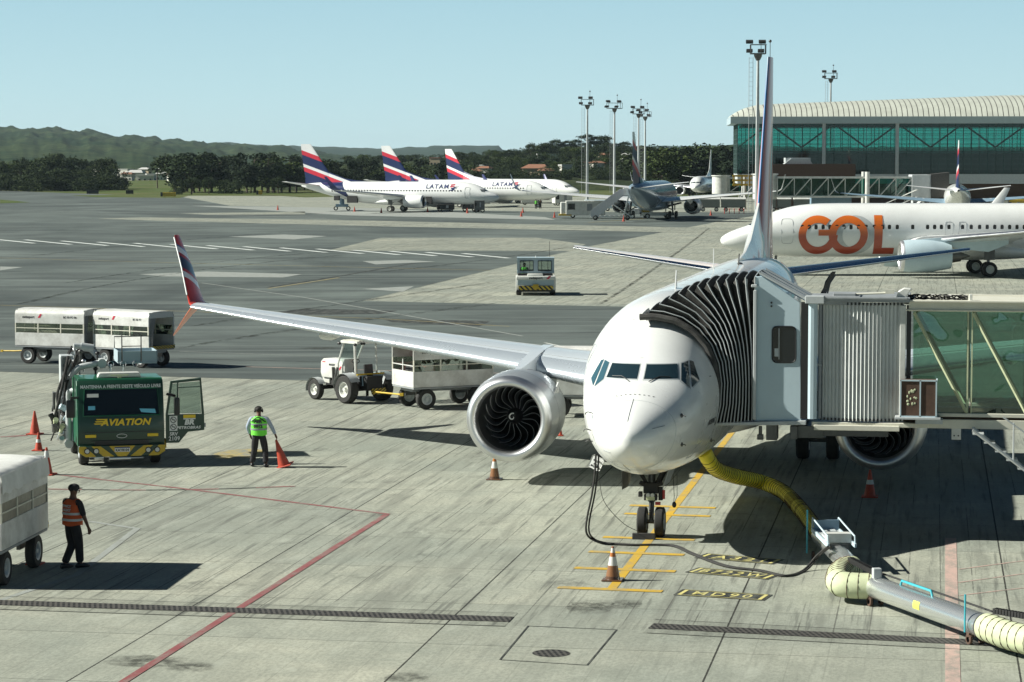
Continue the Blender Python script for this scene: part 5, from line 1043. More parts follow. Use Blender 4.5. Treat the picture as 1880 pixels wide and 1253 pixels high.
# ================================================================ carts
def cart(loc, rz, label, L=3.0, W=1.6, num='', curtain=True, brand=True, canvas=False, bags=False, bar=True, group='covered baggage carts'):
    o = thing('baggage_cart', label, 'baggage cart', loc, rz, group); z0, z1, zm, zn = .78, 2.32, 1.32, 1.72; h = W / 2
    b = MB(); b.box((0, 0, .66), (L - .3, W * .55, .12)); b.box((0, 0, .74), (L - .02, W - .02, .06)); ch = b.build('chassis', M['grey'], o, bevel=.01)
    arc = [(-h, z1 - .28), (-h + .03, z1 - .14), (-h + .12, z1 - .04), (-h + .30, z1), (0, z1 + .02), (h - .30, z1), (h - .12, z1 - .04), (h - .03, z1 - .14), (h, z1 - .28)]
    b = MB(); b.loft([[(x, y, z) for y, z in arc + [(y * .985, z - .025) for y, z in reversed(arc)]] for x in ([-L/2, L/2] if not canvas else [-L/2 + L*i/14 for i in range(15)])]); rf = b.build('roof', M['canvas'] if canvas else M['cartw'], o, 50)
    if canvas:
        for q in rf.data.vertices:
            if q.co.z > z1 - .2: q.co.z += .05 * noise.noise(Vector((q.co.x * 2.3, q.co.y * 2, 1))) - .02 * math.sin(q.co.x * 5.2) ** 2
        b = MB(); rj = random.Random(2)
        for s_ in (-1, 1):
            g = []; n_ = 40
            for i in range(n_ + 1):
                x = -L/2 + L * i / n_
                for z_, yo in ((z1 - .05, .0), (z1 - .22, .03), (z1 - .42 + .03 * math.sin(i * .8), .035 + .012 * math.sin(i * 2.1))): g.append((x, s_ * (h + yo), z_))
            b.add(g, [(3*i+k_, 3*i+3+k_, 3*i+4+k_, 3*i+1+k_) for i in range(n_) for k_ in range(2)])
        b.build('roof_skirt', M['canvas'], o, 60)
    for s_ in (-1, 1):
        b = MB(); y = s_ * (h - .02); b.box((0, y, (z0 + zm) / 2), (L, .04, zm - z0)); b.box((0, y, (zn + z1 - .26) / 2), (L, .04, z1 - .26 - zn)); sp_ = b.build('side_panel', M['cartw'], o, 0, bevel=.006)
        b = MB(); b.box((0, y, (zm + zn) / 2), (L - .06, .008, zn - zm)); b.build('clear_window', M['film'] if canvas else M['plastic'], sp_, 0)
        b = MB()
        for i in range(4): b.box((-L/2 + .03 + (L - .06) * i / 3, y, (zm + zn) / 2), (.05, .045, zn - zm))
        b.box((0, y + s_ * .004, (zm + zn) / 2 + .0), (L, .03, .03)); b.build('window_post', M['cream'], sp_, 0)
    b = MB(); x = L / 2
    for s_ in (-1, 1): b.box((x - .03, s_ * (h - .035), 1.45), (.05, .06, 1.30))
    b.box((x - .03, 0, z1 - .14), (.045, W - .12, .24)); b.build('end_frame', M['lgrey'], o, bevel=.005)
    b = MB(); b.box((x + .012, 0, .84), (.03, W, .14)); b.build('hazard_board', M['hazard2'], o, 0)
    b = MB(); x = -L / 2; b.box((x + .02, 0, (z0 + zm) / 2), (.04, W - .09, zm - z0)); b.box((x + .02, 0, z1 - .13), (.04, W - .2, .22)); b.box((x + .02, 0, (zm + zn) / 2), (.04, .04, zn - zm)); b.box((x + .02, 0, (zm + zn) / 2), (.03, W - .1, .03)); b.build('end_wall', M['cartw'], o, 0)
    b = MB(); b.box((0, 0, z0 + .02), (L - .1, W - .12, .03)); b.build('deck', M['dark'], o, 0)
    if curtain:
        b = MB(); g = []
        for i in range(22):
            f = i / 21; 
            for k_ in range(5): zz = z1 - .22 - k_ * .32; g.append((L/2 - .07 + .035 * math.sin(i * 1.7), -h + .07 + f * (.50 - .22 * math.sin(min(1, k_ / 3) * 1.57)) , zz))
        b.add(g, [(i*5+k_, i*5+5+k_, i*5+6+k_, i*5+1+k_) for i in range(21) for k_ in range(4)]); b.build('curtain', M['grey'], o, 60)
    for sx in (-1, 1):
        for sy in (-1, 1):
            b = MB(); wheel(b, (sx * (L/2 - .55), sy * (h - .16), .36), .36, .20, (0, 1, 0), 24); wl = b.build('wheel', M['rubber'], o)
            b = MB(); hub(b, (sx * (L/2 - .55), sy * (h - .16), .36), .36, .19, (0, 1, 0)); b.build('rim', M['lgrey'], wl)
            b = MB(); b.box((sx * (L/2 - .55), sy * (h - .42), .5), (.5, .08, .18)); b.build('axle_bracket', M['gunmetal'], ch)
    b = MB()
    if bar: b.tube([(-L/2 + .2, 0, .5), (-L/2 - .5, 0, .46), (-L/2 - 1.1, 0, .45)], .035, 6); b.box((-L/2 - 1.12, 0, .45), (.1, .1, .08)); b.build('drawbar', M['yellow'], o)
    if num: b = MB(); b.at(L * .30, -h - .006, z1 - .36); b.text(num, .12, .004); b.build('number', M['inkk'], o, 0)
    if brand:
        b = MB(); b.at(-L * .30, -h - .006, z1 - .38); b.text('swissport', .15, .005); b.build('lettering', M['inkk'], o, 0)
        b = MB(); b.at(-L * .30 + .45, -h - .008, z1 - .36); b.add([(0, 0, 0), (.10, 0, 0), (.2, 0, .16), (.1, 0, .16)], [(0, 1, 2, 3)]); b.build('emblem', M['redp'], o, 0)
    if bags:
        rj = random.Random(4)
        for i in range(6):
            t_ = thing('suitcase', ('dark', 'red', 'black', 'brown', 'maroon', 'grey')[i] + ' suitcase inside the luggage cart behind the tractor, ' + ('at its left end', 'second from left', 'third from left', 'fourth from left', 'fifth from left', 'at its right end')[i], 'suitcase', (0, 0, 0), 0, 'suitcases in the cart')
            t_.matrix_world = Matrix.Translation(loc) @ Matrix.Rotation(rz, 4, 'Z') @ Matrix.Translation((-L/2 + .4 + i * .46, -.1, .82)); hh = rj.uniform(.62, .85)
            b = MB(); b.box((0, 0, hh / 2), (.40, .62, hh)); b.build('shell', [M['dark'], M['red'], M['black'], M['brown'], M['red'], M['grey']][i], t_, bevel=.04, seg=2); b = MB(); b.box((0, 0, hh + .02), (.16, .04, .03)); b.build('handle', M['black'], t_)
    return o
GA = lambda u, v: tuple(G(u, v))
cart(GA(109, 667), R(-10), 'white covered baggage cart, leftmost of the two behind the fuel truck', 3.3, 1.6, 'BC 03 FC 06', True)
cart(GA(246, 672), R(-24), 'white covered baggage cart with open dark end, right behind the fuel truck', 3.1, 1.6, 'BC 02 FC', True)
cart((-10.75, 33.0, 0), R(38), 'white baggage cart loaded with luggage, hitched to the white tractor beneath the wing', 3.1, 1.7, '', False, True, bags=True, bar=False)
cart(GA(1078, 764), R(6), 'baggage cart mostly hidden behind the engine and nose of the big airliner', 2.9, 1.6, '', False, False)
nc = cart((-13.05, -3.52, 0), R(94.2), 'canvas roofed baggage cart cut off by the left edge, nearest the camera', 3.3, 1.65, 'CC 79384', False, False, canvas=True)
b = MB(); b.tube([(-18.4 - 15.9 - .0, 48.3, .4), (-33.2, 48.4, .45)], .04, 6); b.box((-34.0, 48.2, .4), (.3, .3, .3)); 
tag(b.build('tow_hitch', M['yellow'], None), 'yellow tow hitch end at the far left of the cart train', 'hitch')

# ================================================================ farm type tractor
def tractor():
    o = thing('tow_tractor', 'white open tractor with canopy and orange beacon towing a baggage cart', 'tractor', (-13.80, 34.10, 0), R(142.3)); 
    b = MB(); b.prism([(.75, .78), (2.05, .78), (2.12, .95), (2.10, 1.35), (1.95, 1.46), (.75, 1.50)], 'y', -.30, .30); b.build('bonnet', M['paintw'], o, bevel=.03, seg=2)
    b = MB(); b.prism([(1.7, .55), (2.12, .60), (2.12, .98), (1.7, .98)], 'y', -.22, .22); b.build('grille', M['paintw'], o, bevel=.02)
    b = MB(); b.box((.9, 0, .66), (2.2, .36, .34)); b.box((0, 0, .55), (.4, 1.3, .26)); b.box((1.93, 0, .42), (.16, 1.2, .14)); b.box((-.35, 0, .7), (.5, .7, .5)); b.build('engine_block', M['dark'], o, bevel=.02)
    for s_ in (-1, 1):
        b = MB(); wheel(b, (0, s_ * .80, .50), .50, .34, (0, 1, 0), 30); w1 = b.build('rear_wheel', M['rubber'], o); b = MB(); hub(b, (0, s_ * .80, .50), .52, .30, (0, 1, 0), 24); b.build('rim', M['paintw'], w1)
        b = MB(); b.rev([(-.19, .30), (-.19, .34)], (0, s_ * .80, .50), (0, 1, 0), 24, False, False)
        b = MB(); wheel(b, (1.93, s_ * .66, .37), .37, .22, (0, 1, 0), 24); w2 = b.build('front_wheel', M['rubber'], o); b = MB(); hub(b, (1.93, s_ * .66, .37), .40, .20, (0, 1, 0), 20); b.build('rim', M['paintw'], w2)
        b = MB(); vs = []
        for i in range(9): a = R(15 + 135 * i / 8); vs += [(.58*math.cos(a), s_ * .60, .50 + .58*math.sin(a)), (.58*math.cos(a), s_ * 1.0, .50 + .56*math.sin(a))]
        b.add(vs, [(2*i, 2*i+1, 2*i+3, 2*i+2) for i in range(8)]); b.add([(.56, s_*.60, .65), (.3, s_*.60, 1.0), (-.1, s_*.60, 1.1), (-.45, s_*.60, .9), (-.3, s_*.60, .6)], [(0, 1, 2, 3, 4)]); b.build('rear_mudguard', M['lgrey'], o, 50)
        b = MB(); vs = []
        for i in range(8): a = R(-10 + 160 * i / 7) ; vs += [(1.93 + .43*math.cos(a), s_ * .52, .37 + .43*math.sin(a)), (1.93 + .43*math.cos(a), s_ * .80, .37 + .43*math.sin(a))]
        b.add(vs, [(2*i, 2*i+1, 2*i+3, 2*i+2) for i in range(7)]); b.build('front_mudguard', M['lgrey'], o, 50)
        b = MB(); b.tube([(.95, s_ * .42, .45), (.95, s_ * .42, 1.35), (.55, s_ * .46, 2.14)], .035, 6); b.build('front_pillar', M['paintw'], o)
        b = MB(); b.tube([(-.12, s_ * .48, .95), (-.05, s_ * .48, 2.14)], .05 if s_ > 0 else .035, 6); b.build('rear_pillar', M['paintw'], o)
        b = MB(); b.box((.2, s_ * .56, .38), (.5, .24, .04)); b.box((.45, s_ * .5, .3), (.04, .1, .3)); b.build('step', M['dark'], o)
        b = MB(); b.cyl((.62, s_ * .60, 2.08), (.70, s_ * .60, 2.08), .05, .055); b.cyl((-.27, s_ * .66, 2.08), (-.34, s_ * .66, 2.08), .05, .055); b.build('work_lamp', M['black'], o)
    b = MB(); b.prism([(.92, 1.42), (.60, 2.08)], 'y', -.40, .40) if 0 else b.add([(.93, -.40, 1.42), (.93, .40, 1.42), (.58, .42, 2.08), (.58, -.42, 2.08)], [(0, 1, 2, 3)]); b.build('windscreen', M['windscreen'], o, 0)
    b = MB()
    for s_ in (-1, 1): b.box((.17, s_ * .53, 2.14), (.95, .06, .10))
    for x in (.63, -.28): b.box((x, 0, 2.14), (.06, 1.04, .10))
    cf = b.build('canopy_frame', M['paintw'], o, bevel=.01)
    b = MB()
    for i in range(6): b.box((.17, -.42 + i * .168, 2.20), (.92, .10, .02))
    b.build('canopy_slat', M['cream'], cf)
    b = MB()
    for y in (-.38, -.27, .27, .38): b.cyl((-.31, y, 2.10), (-.345, y, 2.10), .045, None, 10)
    b.build('rear_lamp', M['dark'], o)
    b = MB(); b.cyl((.38, 0, 2.20), (.38, 0, 2.24), .06); b.m = 1; b.rev([(0, .05), (.08, .05), (.12, .02)], (.38, 0, 2.24), (0, 0, 1), 12); b.build('beacon', [M['black'], M['amber']], o)
    b = MB(); b.box((-.05, 0, .98), (.36, .40, .06)); b.prism([(-.22, .95), (-.16, 1.35), (-.24, 1.36), (-.30, .95)], 'y', -.19, .19); b.build('seat', M['black'], o, bevel=.03, seg=2)
    b = MB(); b.tube([(.62, 0, 1.1), (.48, 0, 1.42)], .018); b.tube([(.48 + .02 * math.sin(a*.52), .17*math.cos(a*.52), 1.42 + .17*.9*math.sin(a*.52)*.5) for a in range(12)], .014, 6, closed=True); b.build('steering_wheel', M['black'], o)
    b = MB(); b.tube([(-.35, -.62, 1.02), (-.35, .62, 1.02)], .03, 6); b.build('rear_rail', M['yellow'], o)
    b = MB(); b.add([(-.35, -.45, 1.02), (-.35, -.1, 1.04), (-.40, -.05, .7), (-.42, -.3, .55), (-.40, -.52, .7)], [(0, 1, 2, 3, 4)]); b.add([(-.345, .18, 1.03), (-.345, .40, 1.03), (-.38, .42, .62), (-.38, .2, .6)], [(0, 1, 2, 3)]); b.build('hanging_cloth', M['boxblue'], o, 0)
    b = MB(); b.box((-.62, -.15, .42), (.06, .62, .20)); b.box((-.5, -.1, .45), (.3, .12, .1)); b.build('hitch_plate', M['hazard2'], o, 0)
    b = MB(); b.cyl((1.35, .30, .6), (1.35, .34, 1.18), .06, .05); b.tube([(.95, .45, 1.2), (1.1, .5, .6), (1.05, .45, .35)], .045, 6); b.build('exhaust', M['gunmetal'], o)
    b = MB(); b.M = Matrix.Translation((1.45, .306, 1.22)) @ Matrix.Rotation(R(180), 4, 'Z'); b.text('MASSEY', .10, .005); b.build('lettering', M['inkk'], o, 0)
    b = MB(); b.box((1.92, .306, 1.34), (.16, .006, .03)); b.add([(1.0, .308, 1.08), (1.08, .308, 1.08), (.98, .308, 1.22), (.90, .308, 1.22)], [(0, 1, 2, 3)]); b.build('red_flash', M['redp'], o, 0)
    return o
tractor()
a_, e_ = Vector((-13.35, 33.55, .42)), Vector((-12.05, 32.25, .46)); b = MB(); b.tube([a_, e_], .03, 6); b.box(tuple(e_), (.12, .1, .1)); tag(b.build('tow_bar', M['yellow'], None), 'yellow tow bar between the white tractor and the luggage cart', 'tow bar')

# ================================================================ pushback tug with driver
tg = thing('pushback_tug', 'low white pushback tug with grey cab and hazard striped front, out on the apron', 'tug', (-19.25, 106.6, 0), R(9.6))
b = MB(); b.prism([(-2.0, .22), (2.2, .22), (2.2, .75), (1.9, 1.12), (-1.65, 1.22), (-2.0, 1.10)], 'x', -1.27, 1.27) if 0 else None
b = MB(); b.box((0, .2, .72), (2.54, 4.2, .86)); b.box((0, -1.75, 1.20), (2.5, .5, .12)); b.box((-.05, -1.5, 1.30), (1.0, .9, .16)); b.build('body', M['paintw'], tg, bevel=.05, seg=2)
b = MB(); b.box((0, -1.93, .88), (2.3, .05, .42)); b.build('front_panel', M['blueg'], tg, 0); b = MB(); b.box((0, -2.0, 1.13), (2.5, .2, .22)); b.build('nose_lip', M['paintw'], tg, bevel=.05, seg=2)
b = MB(); b.box((0, -1.97, .50), (2.2, .06, .26)); b.build('hazard_bumper', M['hazard'], tg, 0); b = MB(); b.box((0, -2.02, .58), (.35, .12, .3)); b.cyl((0, -2.1, .55), (0, -2.0, .55), .12); b.build('tow_socket', M['yellow'], tg)
b = MB(); b.box((0, -1.85, .30), (2.45, .2, .12)); b.build('skirt', M['dark'], tg)
for sx in (-1, 1):
    for y in (-1.1, 1.4): b = MB(); wheel(b, (sx * 1.08, y, .42), .42, .34); wl = b.build('wheel', M['rubber'], tg); b = MB(); hub(b, (sx * 1.08, y, .42), .42, .33); b.build('rim', M['lgrey'], wl)
b = MB(); x0, x1, zb_, zt_ = -1.17, 1.17, 1.40, 2.34; yc_ = -.9
def panel_with_holes(b, x0, x1, z0, z1, y, holes, th=.05):
    xs = sorted({x0, x1, *[h[0] for h in holes], *[h[1] for h in holes]}); zs = sorted({z0, z1, *[h[2] for h in holes], *[h[3] for h in holes]})
    for i in range(len(xs) - 1):
        for j in range(len(zs) - 1):
            cx, cz = (xs[i] + xs[i+1]) / 2, (zs[j] + zs[j+1]) / 2
            if not any(h[0] < cx < h[1] and h[2] < cz < h[3] for h in holes): b.box((cx, y, cz), (xs[i+1] - xs[i], th, zs[j+1] - zs[j]))
H_ = [(-1.0, -.16, 1.56, 2.18), (.16, 1.0, 1.56, 2.18)]
panel_with_holes(b, x0, x1, zb_, zt_, yc_, H_); panel_with_holes(b, x0, x1, zb_, zt_, yc_ + 1.6, H_)
for sx in (-1, 1): b.box((sx * 1.17, yc_ + .8, 1.45), (.05, 1.6, .2)); b.box((sx * 1.17, yc_ + .8, 2.28), (.05, 1.6, .12)); b.box((sx * 1.17, yc_ + .8, 1.85), (.05, .08, .8))
b.box((0, yc_ + .8, 2.36), (2.40, 1.75, .05)); cb_ = b.build('cab', M['blueg'], tg, 0)
for h in H_:
    b = MB(); b.tube([(h[0], yc_ - .03, h[2]), (h[1], yc_ - .03, h[2]), (h[1], yc_ - .03, h[3]), (h[0], yc_ - .03, h[3])], .035, 6, closed=True); b.build('window_seal', M['black'], cb_)
    b = MB(); [b.tube([(x, yc_ - .05, h[2] - .05), (x, yc_ - .05, h[3] + .04)], .018, 5) for x in (h[0] + .22, h[1] - .22)]; b.build('window_bar', M['black'], cb_)
    b = MB(); b.box(((h[0]+h[1])/2, yc_, (h[2]+h[3])/2), (h[1]-h[0], .01, h[3]-h[2])); b.build('window', M['windscreen'], cb_, 0)
b = MB(); b.box((-.85, -1.3, 1.33), (.6, .5, .12)); b.box((.8, -1.3, 1.33), (.55, .5, .12)); b.box((0, .1, 1.25), (2.2, 1.3, .16)); b.build('dash', M['dark'], tg)
b = MB(); b.at(-.0, -2.11, 1.07); b.text('swissport', .22, .008); b.build('lettering', M['inkk'], tg, 0); b = MB(); b.at(.66, -2.115, 1.07); b.add([(0, 0, 0), (.16, 0, 0), (.32, 0, .2), (.16, 0, .2)], [(0, 1, 2, 3)]); b.build('emblem', M['redp'], tg, 0)
b = MB(); b.cyl((0, -.6, 2.38), (0, -.6, 2.50), .03, .025); b.build('roof_light', M['inkw'], tg); b = MB(); b.tube([(.9, .2, 2.38), (.9, .2, 3.4)], .012, 5); b.build('aerial', M['black'], tg)

# ================================================================ fuel hydrant truck
tk = thing('fuel_truck', 'green airport refuelling truck with open door and grey pipework behind the cab', 'truck', GA(224, 857), R(24))
b = MB(); b.prism([(-.02, .55), (-.06, 1.0), (.0, 1.42), (.17, 2.25), (.30, 2.42), (1.75, 2.42), (1.75, .55)], 'x', -1.19, 1.19); cab_ = b.build('cab', M['greenshade'], tk, bevel=.05, seg=2)
b = MB(); b.prism([(.32, 2.435), (.22, 2.30), (.26, 2.28), (.38, 2.42), (1.76, 2.42), (1.76, 2.45), (.32, 2.45)], 'x', -1.17, 1.17); b.build('cab_roof', M['green'], tk, bevel=.01)
b = MB(); b.prism([(.0, .60), (-.04, 1.0), (.02, 1.42), (.20, 2.27), (.30, 2.40), (.46, 2.40), (.30, 1.45), (.26, 1.0), (.34, .60)], 'x', -1.215, -1.185); b.prism([(1.55, .6), (1.55, 2.4), (1.76, 2.4), (1.76, .6)], 'x', -1.215, -1.185); b.prism([(.34, .9), (.34, 1.35), (1.55, 1.35), (1.55, .6), (.95, .6)], 'x', -1.21, -1.19); b.build('side_panel', M['green'], tk, 0, bevel=.005)
def slant(z): return -.012 + .17 * (z - 1.42) / .83 if z > 1.42 else -.012
b = MB(); b.add([(-1.04, slant(1.46) - .015, 1.46), (1.04, slant(1.46) - .015, 1.46), (.99, slant(2.16) - .015, 2.16), (-.99, slant(2.16) - .015, 2.16)], [(0, 1, 2, 3)]); b.build('windscreen', M['glassd'], tk, 0)
b = MB(); b.tube([(-1.06, slant(1.44) - .018, 1.44), (1.06, slant(1.44) - .018, 1.44), (1.01, slant(2.18) - .018, 2.18), (-1.01, slant(2.18) - .018, 2.18)], .016, 5, closed=True); b.build('windscreen_seal', M['green'], tk)
def tlab(txt, x, z, size, m, off=.0, sh=0., sx=1., y=None, par=None):
    tilt = math.atan(.17 / .83) if z > 1.5 else 0
    b = MB().at(x, (slant(z) if y is None else y) - .022, z, -tilt); b.text(txt, size, off, sh, 1.05, 0, sx); return b.build('lettering', m, par or tk, 0)
tlab('MANTENHA A FRENTE DESTE VEÍCULO LIVRE', 0, 2.20, .125, M['inkw'], .004, sx=.84)
tlab('AVIATION', .12, 1.17, .25, M['inky'], .010, .25, 1.12, y=-.035)
b = MB(); [b.add([(-.74 + .03*i, -.055, 1.20 + .06*i), (-.46 + .03*i, -.055, 1.20 + .06*i), (-.45 + .03*i, -.055, 1.235 + .06*i), (-.74 + .03*i - .03, -.055, 1.235 + .06*i)], [(0, 1, 2, 3)]) for i in range(3)]; b.build('emblem_bars', M['inky'], tk, 0)
b = MB(); b.tube([(.14*math.cos(a*.3927), -.07, .87 + .055*math.sin(a*.3927)) for a in range(16)], .008, 5, closed=True); b.build('badge', M['alu'], tk)
b = MB(); b.box((0, -.058, .74), (1.7, .03, .02)); b.box((0, -.062, .98), (2.2, .02, .015)); b.box((0, -.052, .68), (1.5, .03, .1)); b.build('grille', M['black'], tk)
for s_ in (-.86, .86): b = MB(); b.box((s_, -.065, .88), (.30, .03, .085)); b.build('indicator', M['inky'], tk, bevel=.008)
b = MB(); b.box((-.78, slant(2.02) - .03, 2.0), (.32, .012, .10)); b.build('notice', M['inkw'], tk); b = MB(); b.box((-.82, slant(1.66) - .03, 1.66), (.19, .012, .11)); b.build('sticker', M['stick'], tk); b = MB(); b.prism([(.55, 1.52), (.96, 1.48), (.93, 1.60), (.50, 1.62)], 'y', slant(1.55) - .03, slant(1.55) - .02); b.build('sticker', M['stick'], tk)
b = MB(); b.prism([(-1.20, .62), (1.20, .62), (1.20, .42), (1.02, .30), (-1.02, .30), (-1.20, .42)], 'y', -.14, .16); b.build('bumper', M['greenshade'], tk, bevel=.02)
b = MB()
for pl in ([(-1.19, .60), (-1.02, .60), (-.72, .31), (-1.01, .31), (-1.19, .43)], [(-.85, .60), (-.60, .60), (-.22, .31), (-.52, .31)], [(-.36, .60), (.36, .60), (.12, .31), (-.12, .31)], [(.85, .60), (.60, .60), (.22, .31), (.52, .31)], [(1.19, .60), (1.02, .60), (.72, .31), (1.01, .31), (1.19, .43)]): b.prism(pl, 'y', -.148, -.138)
b.build('hazard_marking', M['yellow'], tk, 0)
for x in (-.97, -.72, .72, .97): b = MB(); b.cyl((x, -.145, .47), (x, -.17, .47), .085, .075, 16); b.m = 1; b.cyl((x, -.17, .47), (x, -.175, .47), .06, .06, 16); b.build('headlight', [M['dark'], M['lens']], tk)
b = MB(); b.box((0, -.162, .50), (.42, .012, .13)); b.m = 1; b.box((0, -.166, .555), (.42, .008, .028)); b.build('number_plate', [M['inkw'], M['navy']], tk); b = MB().at(0, -.172, .452); b.text('KAY8104', .10, .004, sx=.95); b.build('plate_lettering', M['inkk'], tk, 0)
b = MB(); b.cyl((-.35, .0, .24), (.25, .0, .24), .085, None, 16); b.cyl((.25, 0, .24), (.6, 0, .24), .03); b.cyl((-.75, .1, .26), (-.5, .1, .26), .07); b.build('undertank', M['alu'], tk)
for s_ in (-1, 1):
    for y in (.75, 3.6): b = MB(); wheel(b, (s_ * 1.0, y, .42), .42, .26); wl = b.build('wheel', M['rubber'], tk); b = MB(); hub(b, (s_ * 1.0, y, .42), .42, .25); b.build('rim', M['lgrey'], wl)
b = MB(); b.rev([(0, .02), (.02, .2), (.06, .24), (.5, .24), (.54, .2), (.56, .02)], (-.3, .75, 2.50), (1, 0, 0), 4) if 0 else b.prism([(-.62, 2.46), (.62, 2.46), (.56, 2.60), (-.56, 2.60)], 'y', .45, .80); b.build('roof_light_bar', M['paintw'], tk, bevel=.05, seg=2)
b = MB(); b.box((0, .42, 2.53), (.5, .02, .03)); b.cyl((0, .46, 2.44), (0, .46, 2.50), .06); b.build('light_bar_trim', M['bhose'], tk)
# mirrors
b = MB(); b.tube([(-1.18, .12, 1.95), (-1.38, .0, 1.95), (-1.38, .0, 1.60)], .015, 5); b.box((-1.40, -.02, 1.65), (.24, .09, .50)); b.build('wing_mirror', M['black'], tk, bevel=.04, seg=2)
# open door hinged at front right, swung out
dr = MB(); DY = .06
def dpoly(pl, y0, y1, b=dr): b.prism([(1.24 + x, z) for x, z in pl], 'y', DY + y0, DY + y1)
dpoly([(0, .62), (.36, .62), (.62, .92), (1.08, .96), (1.08, 1.42), (0, 1.42)], 0, .07)
dpoly([(0, 1.42), (.06, 1.42), (.20, 2.30), (.14, 2.36)], 0, .07); dpoly([(.14, 2.36), (.20, 2.30), (.96, 2.36), (1.0, 2.44)], 0, .07); dpoly([(.96, 2.36), (1.0, 2.44), (1.08, 1.42), (1.01, 1.42)], 0, .07); dpoly([(.30, 1.42), (.35, 1.42), (.37, 2.33), (.33, 2.33)], 0, .07); dpoly([(.36, 2.16), (.98, 2.18), (.98, 2.20), (.36, 2.18)], 0, .07)
dr_o = dr.build('door', M['greenshade'], tk, 0, bevel=.006)
b = MB(); b.prism([(1.24 + x, z) for x, z in [(.06, 1.44), (.30, 1.44), (.33, 2.30), (.19, 2.28)]], 'y', DY + .03, DY + .035); b.prism([(1.24 + x, z) for x, z in [(.36, 1.44), (1.0, 1.44), (.96, 2.34), (.38, 2.30)]], 'y', DY + .03, DY + .035); b.build('door_glass', M['windscreen'], dr_o, 0)
b = MB(); b.box((1.24 + .30, DY - .12, 1.66), (.16, .14, .50)); b.tube([(1.27, DY, 2.0), (1.5, DY - .1, 1.95)], .015, 5); b.build('wing_mirror', M['black'], dr_o, bevel=.05, seg=2)
b = MB(); b.box((1.24 + 1.10, DY + .03, 1.10), (.04, .04, .12)); b.build('door_handle', M['grey'], dr_o)
b = MB(); b.box((1.24 + .66, DY - .012, 1.36), (.34, .012, .09)); b.build('yellow_bar', M['inky'], dr_o); b = MB(); b.box((1.24 + .66, DY - .012, 1.29), (.34, .012, .03)); b.build('white_bar', M['inkw'], dr_o)
for tx, x, z, s_, sh, sx, of in (('BR', .66, 1.13, .19, .2, 1.15, .010), ('PETROBRAS', .64, 1.01, .105, .2, 1.15, .004), ('SRV', .22, .83, .13, 0, 1.0, .005), ('2109', .23, .69, .16, 0, .95, .004)): b = MB().at(1.24 + x, DY - .012, z); b.text(tx, s_, of, sh, 1.05, 0, sx); b.build('lettering', M['inkw'], dr_o, 0)
b = MB(); b.box((1.24 + .21, DY - .008, 1.17), (.22, .008, .42)); b.m = 1
for z in (1.27, 1.07): b.tube([(1.45 + .08*math.cos(a*.5236), DY - .016, z + .08*math.sin(a*.5236)) for a in range(12)], .010, 4, closed=True); b.tube([(1.40, DY - .016, z + .05), (1.50, DY - .016, z - .05)], .008, 4); b.box((1.45, DY - .015, z), (.08, .006, .02))
b.build('prohibition_sign', [M['inkw'], M['inkk']], dr_o, 0)
b = MB(); b.box((1.22, .3, .60), (.08, .3, .25)); b.build('cab_step', M['yellow'], tk)
# chassis, platform and pumping module
b = MB(); b.box((0, 2.7, .62), (.9, 3.9, .22)); b.box((0, 3.0, .85), (2.2, 2.6, .08)); b.build('chassis', M['dark'], tk)
b = MB(); b.box((-1.46, 2.75, 2.05), (.05, .65, 1.75)); b.box((-1.30, 3.05, 2.05), (.35, .05, 1.75)); b.box((-1.3, 2.75, 2.93), (.35, .65, .04)); b.build('hose_cabinet', M['lgrey'], tk, bevel=.008)
b = MB(); 
for z in (1.2, 1.75, 2.3): b.box((-1.2, 2.45, z), (.55, .3, .05))
for x in (-1.42, -.95): b.box((x, 2.35, 1.7), (.04, .04, 1.6))
b.build('pipe_rack', M['grey'], tk)
b = MB(); b.box((.70, 2.9, 2.72), (1.1, 1.3, .05)); 
for (x0_, y0_, x1_, y1_) in ((.15, 2.3, 1.25, 2.3), (.15, 3.5, 1.25, 3.5), (.15, 2.3, .15, 3.5), (1.25, 2.3, 1.25, 3.5)): b.box(((x0_+x1_)/2, (y0_+y1_)/2, 2.90), (abs(x1_-x0_) + .04, abs(y1_-y0_) + .04, .32))
b.build('lift_basket', M['blueg'], tk, bevel=.006)
b = MB(); b.tube([(.25, 2.28, 2.75), (.25, 2.28, 3.55), (.80, 2.28, 3.55), (.80, 2.28, 2.75)], .022, 6); b.tube([(.25, 2.28, 3.2), (.80, 2.28, 3.2)], .014, 6); b.build('basket_rail', M['gunmetal'], tk); b = MB(); b.tube([(.15, 3.5, 3.0), (.15, 3.5, 3.4), (1.25, 3.5, 3.4), (1.25, 3.5, 3.0)], .018, 6); b.build('basket_rail', M['gunmetal'], tk)
b = MB(); hose(b, [(-1.2, 2.2, 2.35), (-1.0, 2.1, 2.62), (-.55, 2.1, 2.72), (-.35, 2.3, 2.75)], .09, 12); b.cyl((-.42, 2.15, 2.73), (-.25, 2.15, 2.75), .15, None, 16); b.cyl((-.34, 2.0, 2.74), (-.34, 2.5, 2.74), .13, None, 16); hose(b, [(-.35, 2.3, 2.75), (-.5, 2.45, 3.0), (-.75, 2.5, 3.18), (-1.1, 2.5, 3.22)], .085, 12); b.cyl((-.9, 2.5, 3.2), (-.55, 2.5, 3.14), .12, None, 14); b.build('fuel_boom', M['lgrey'], tk)
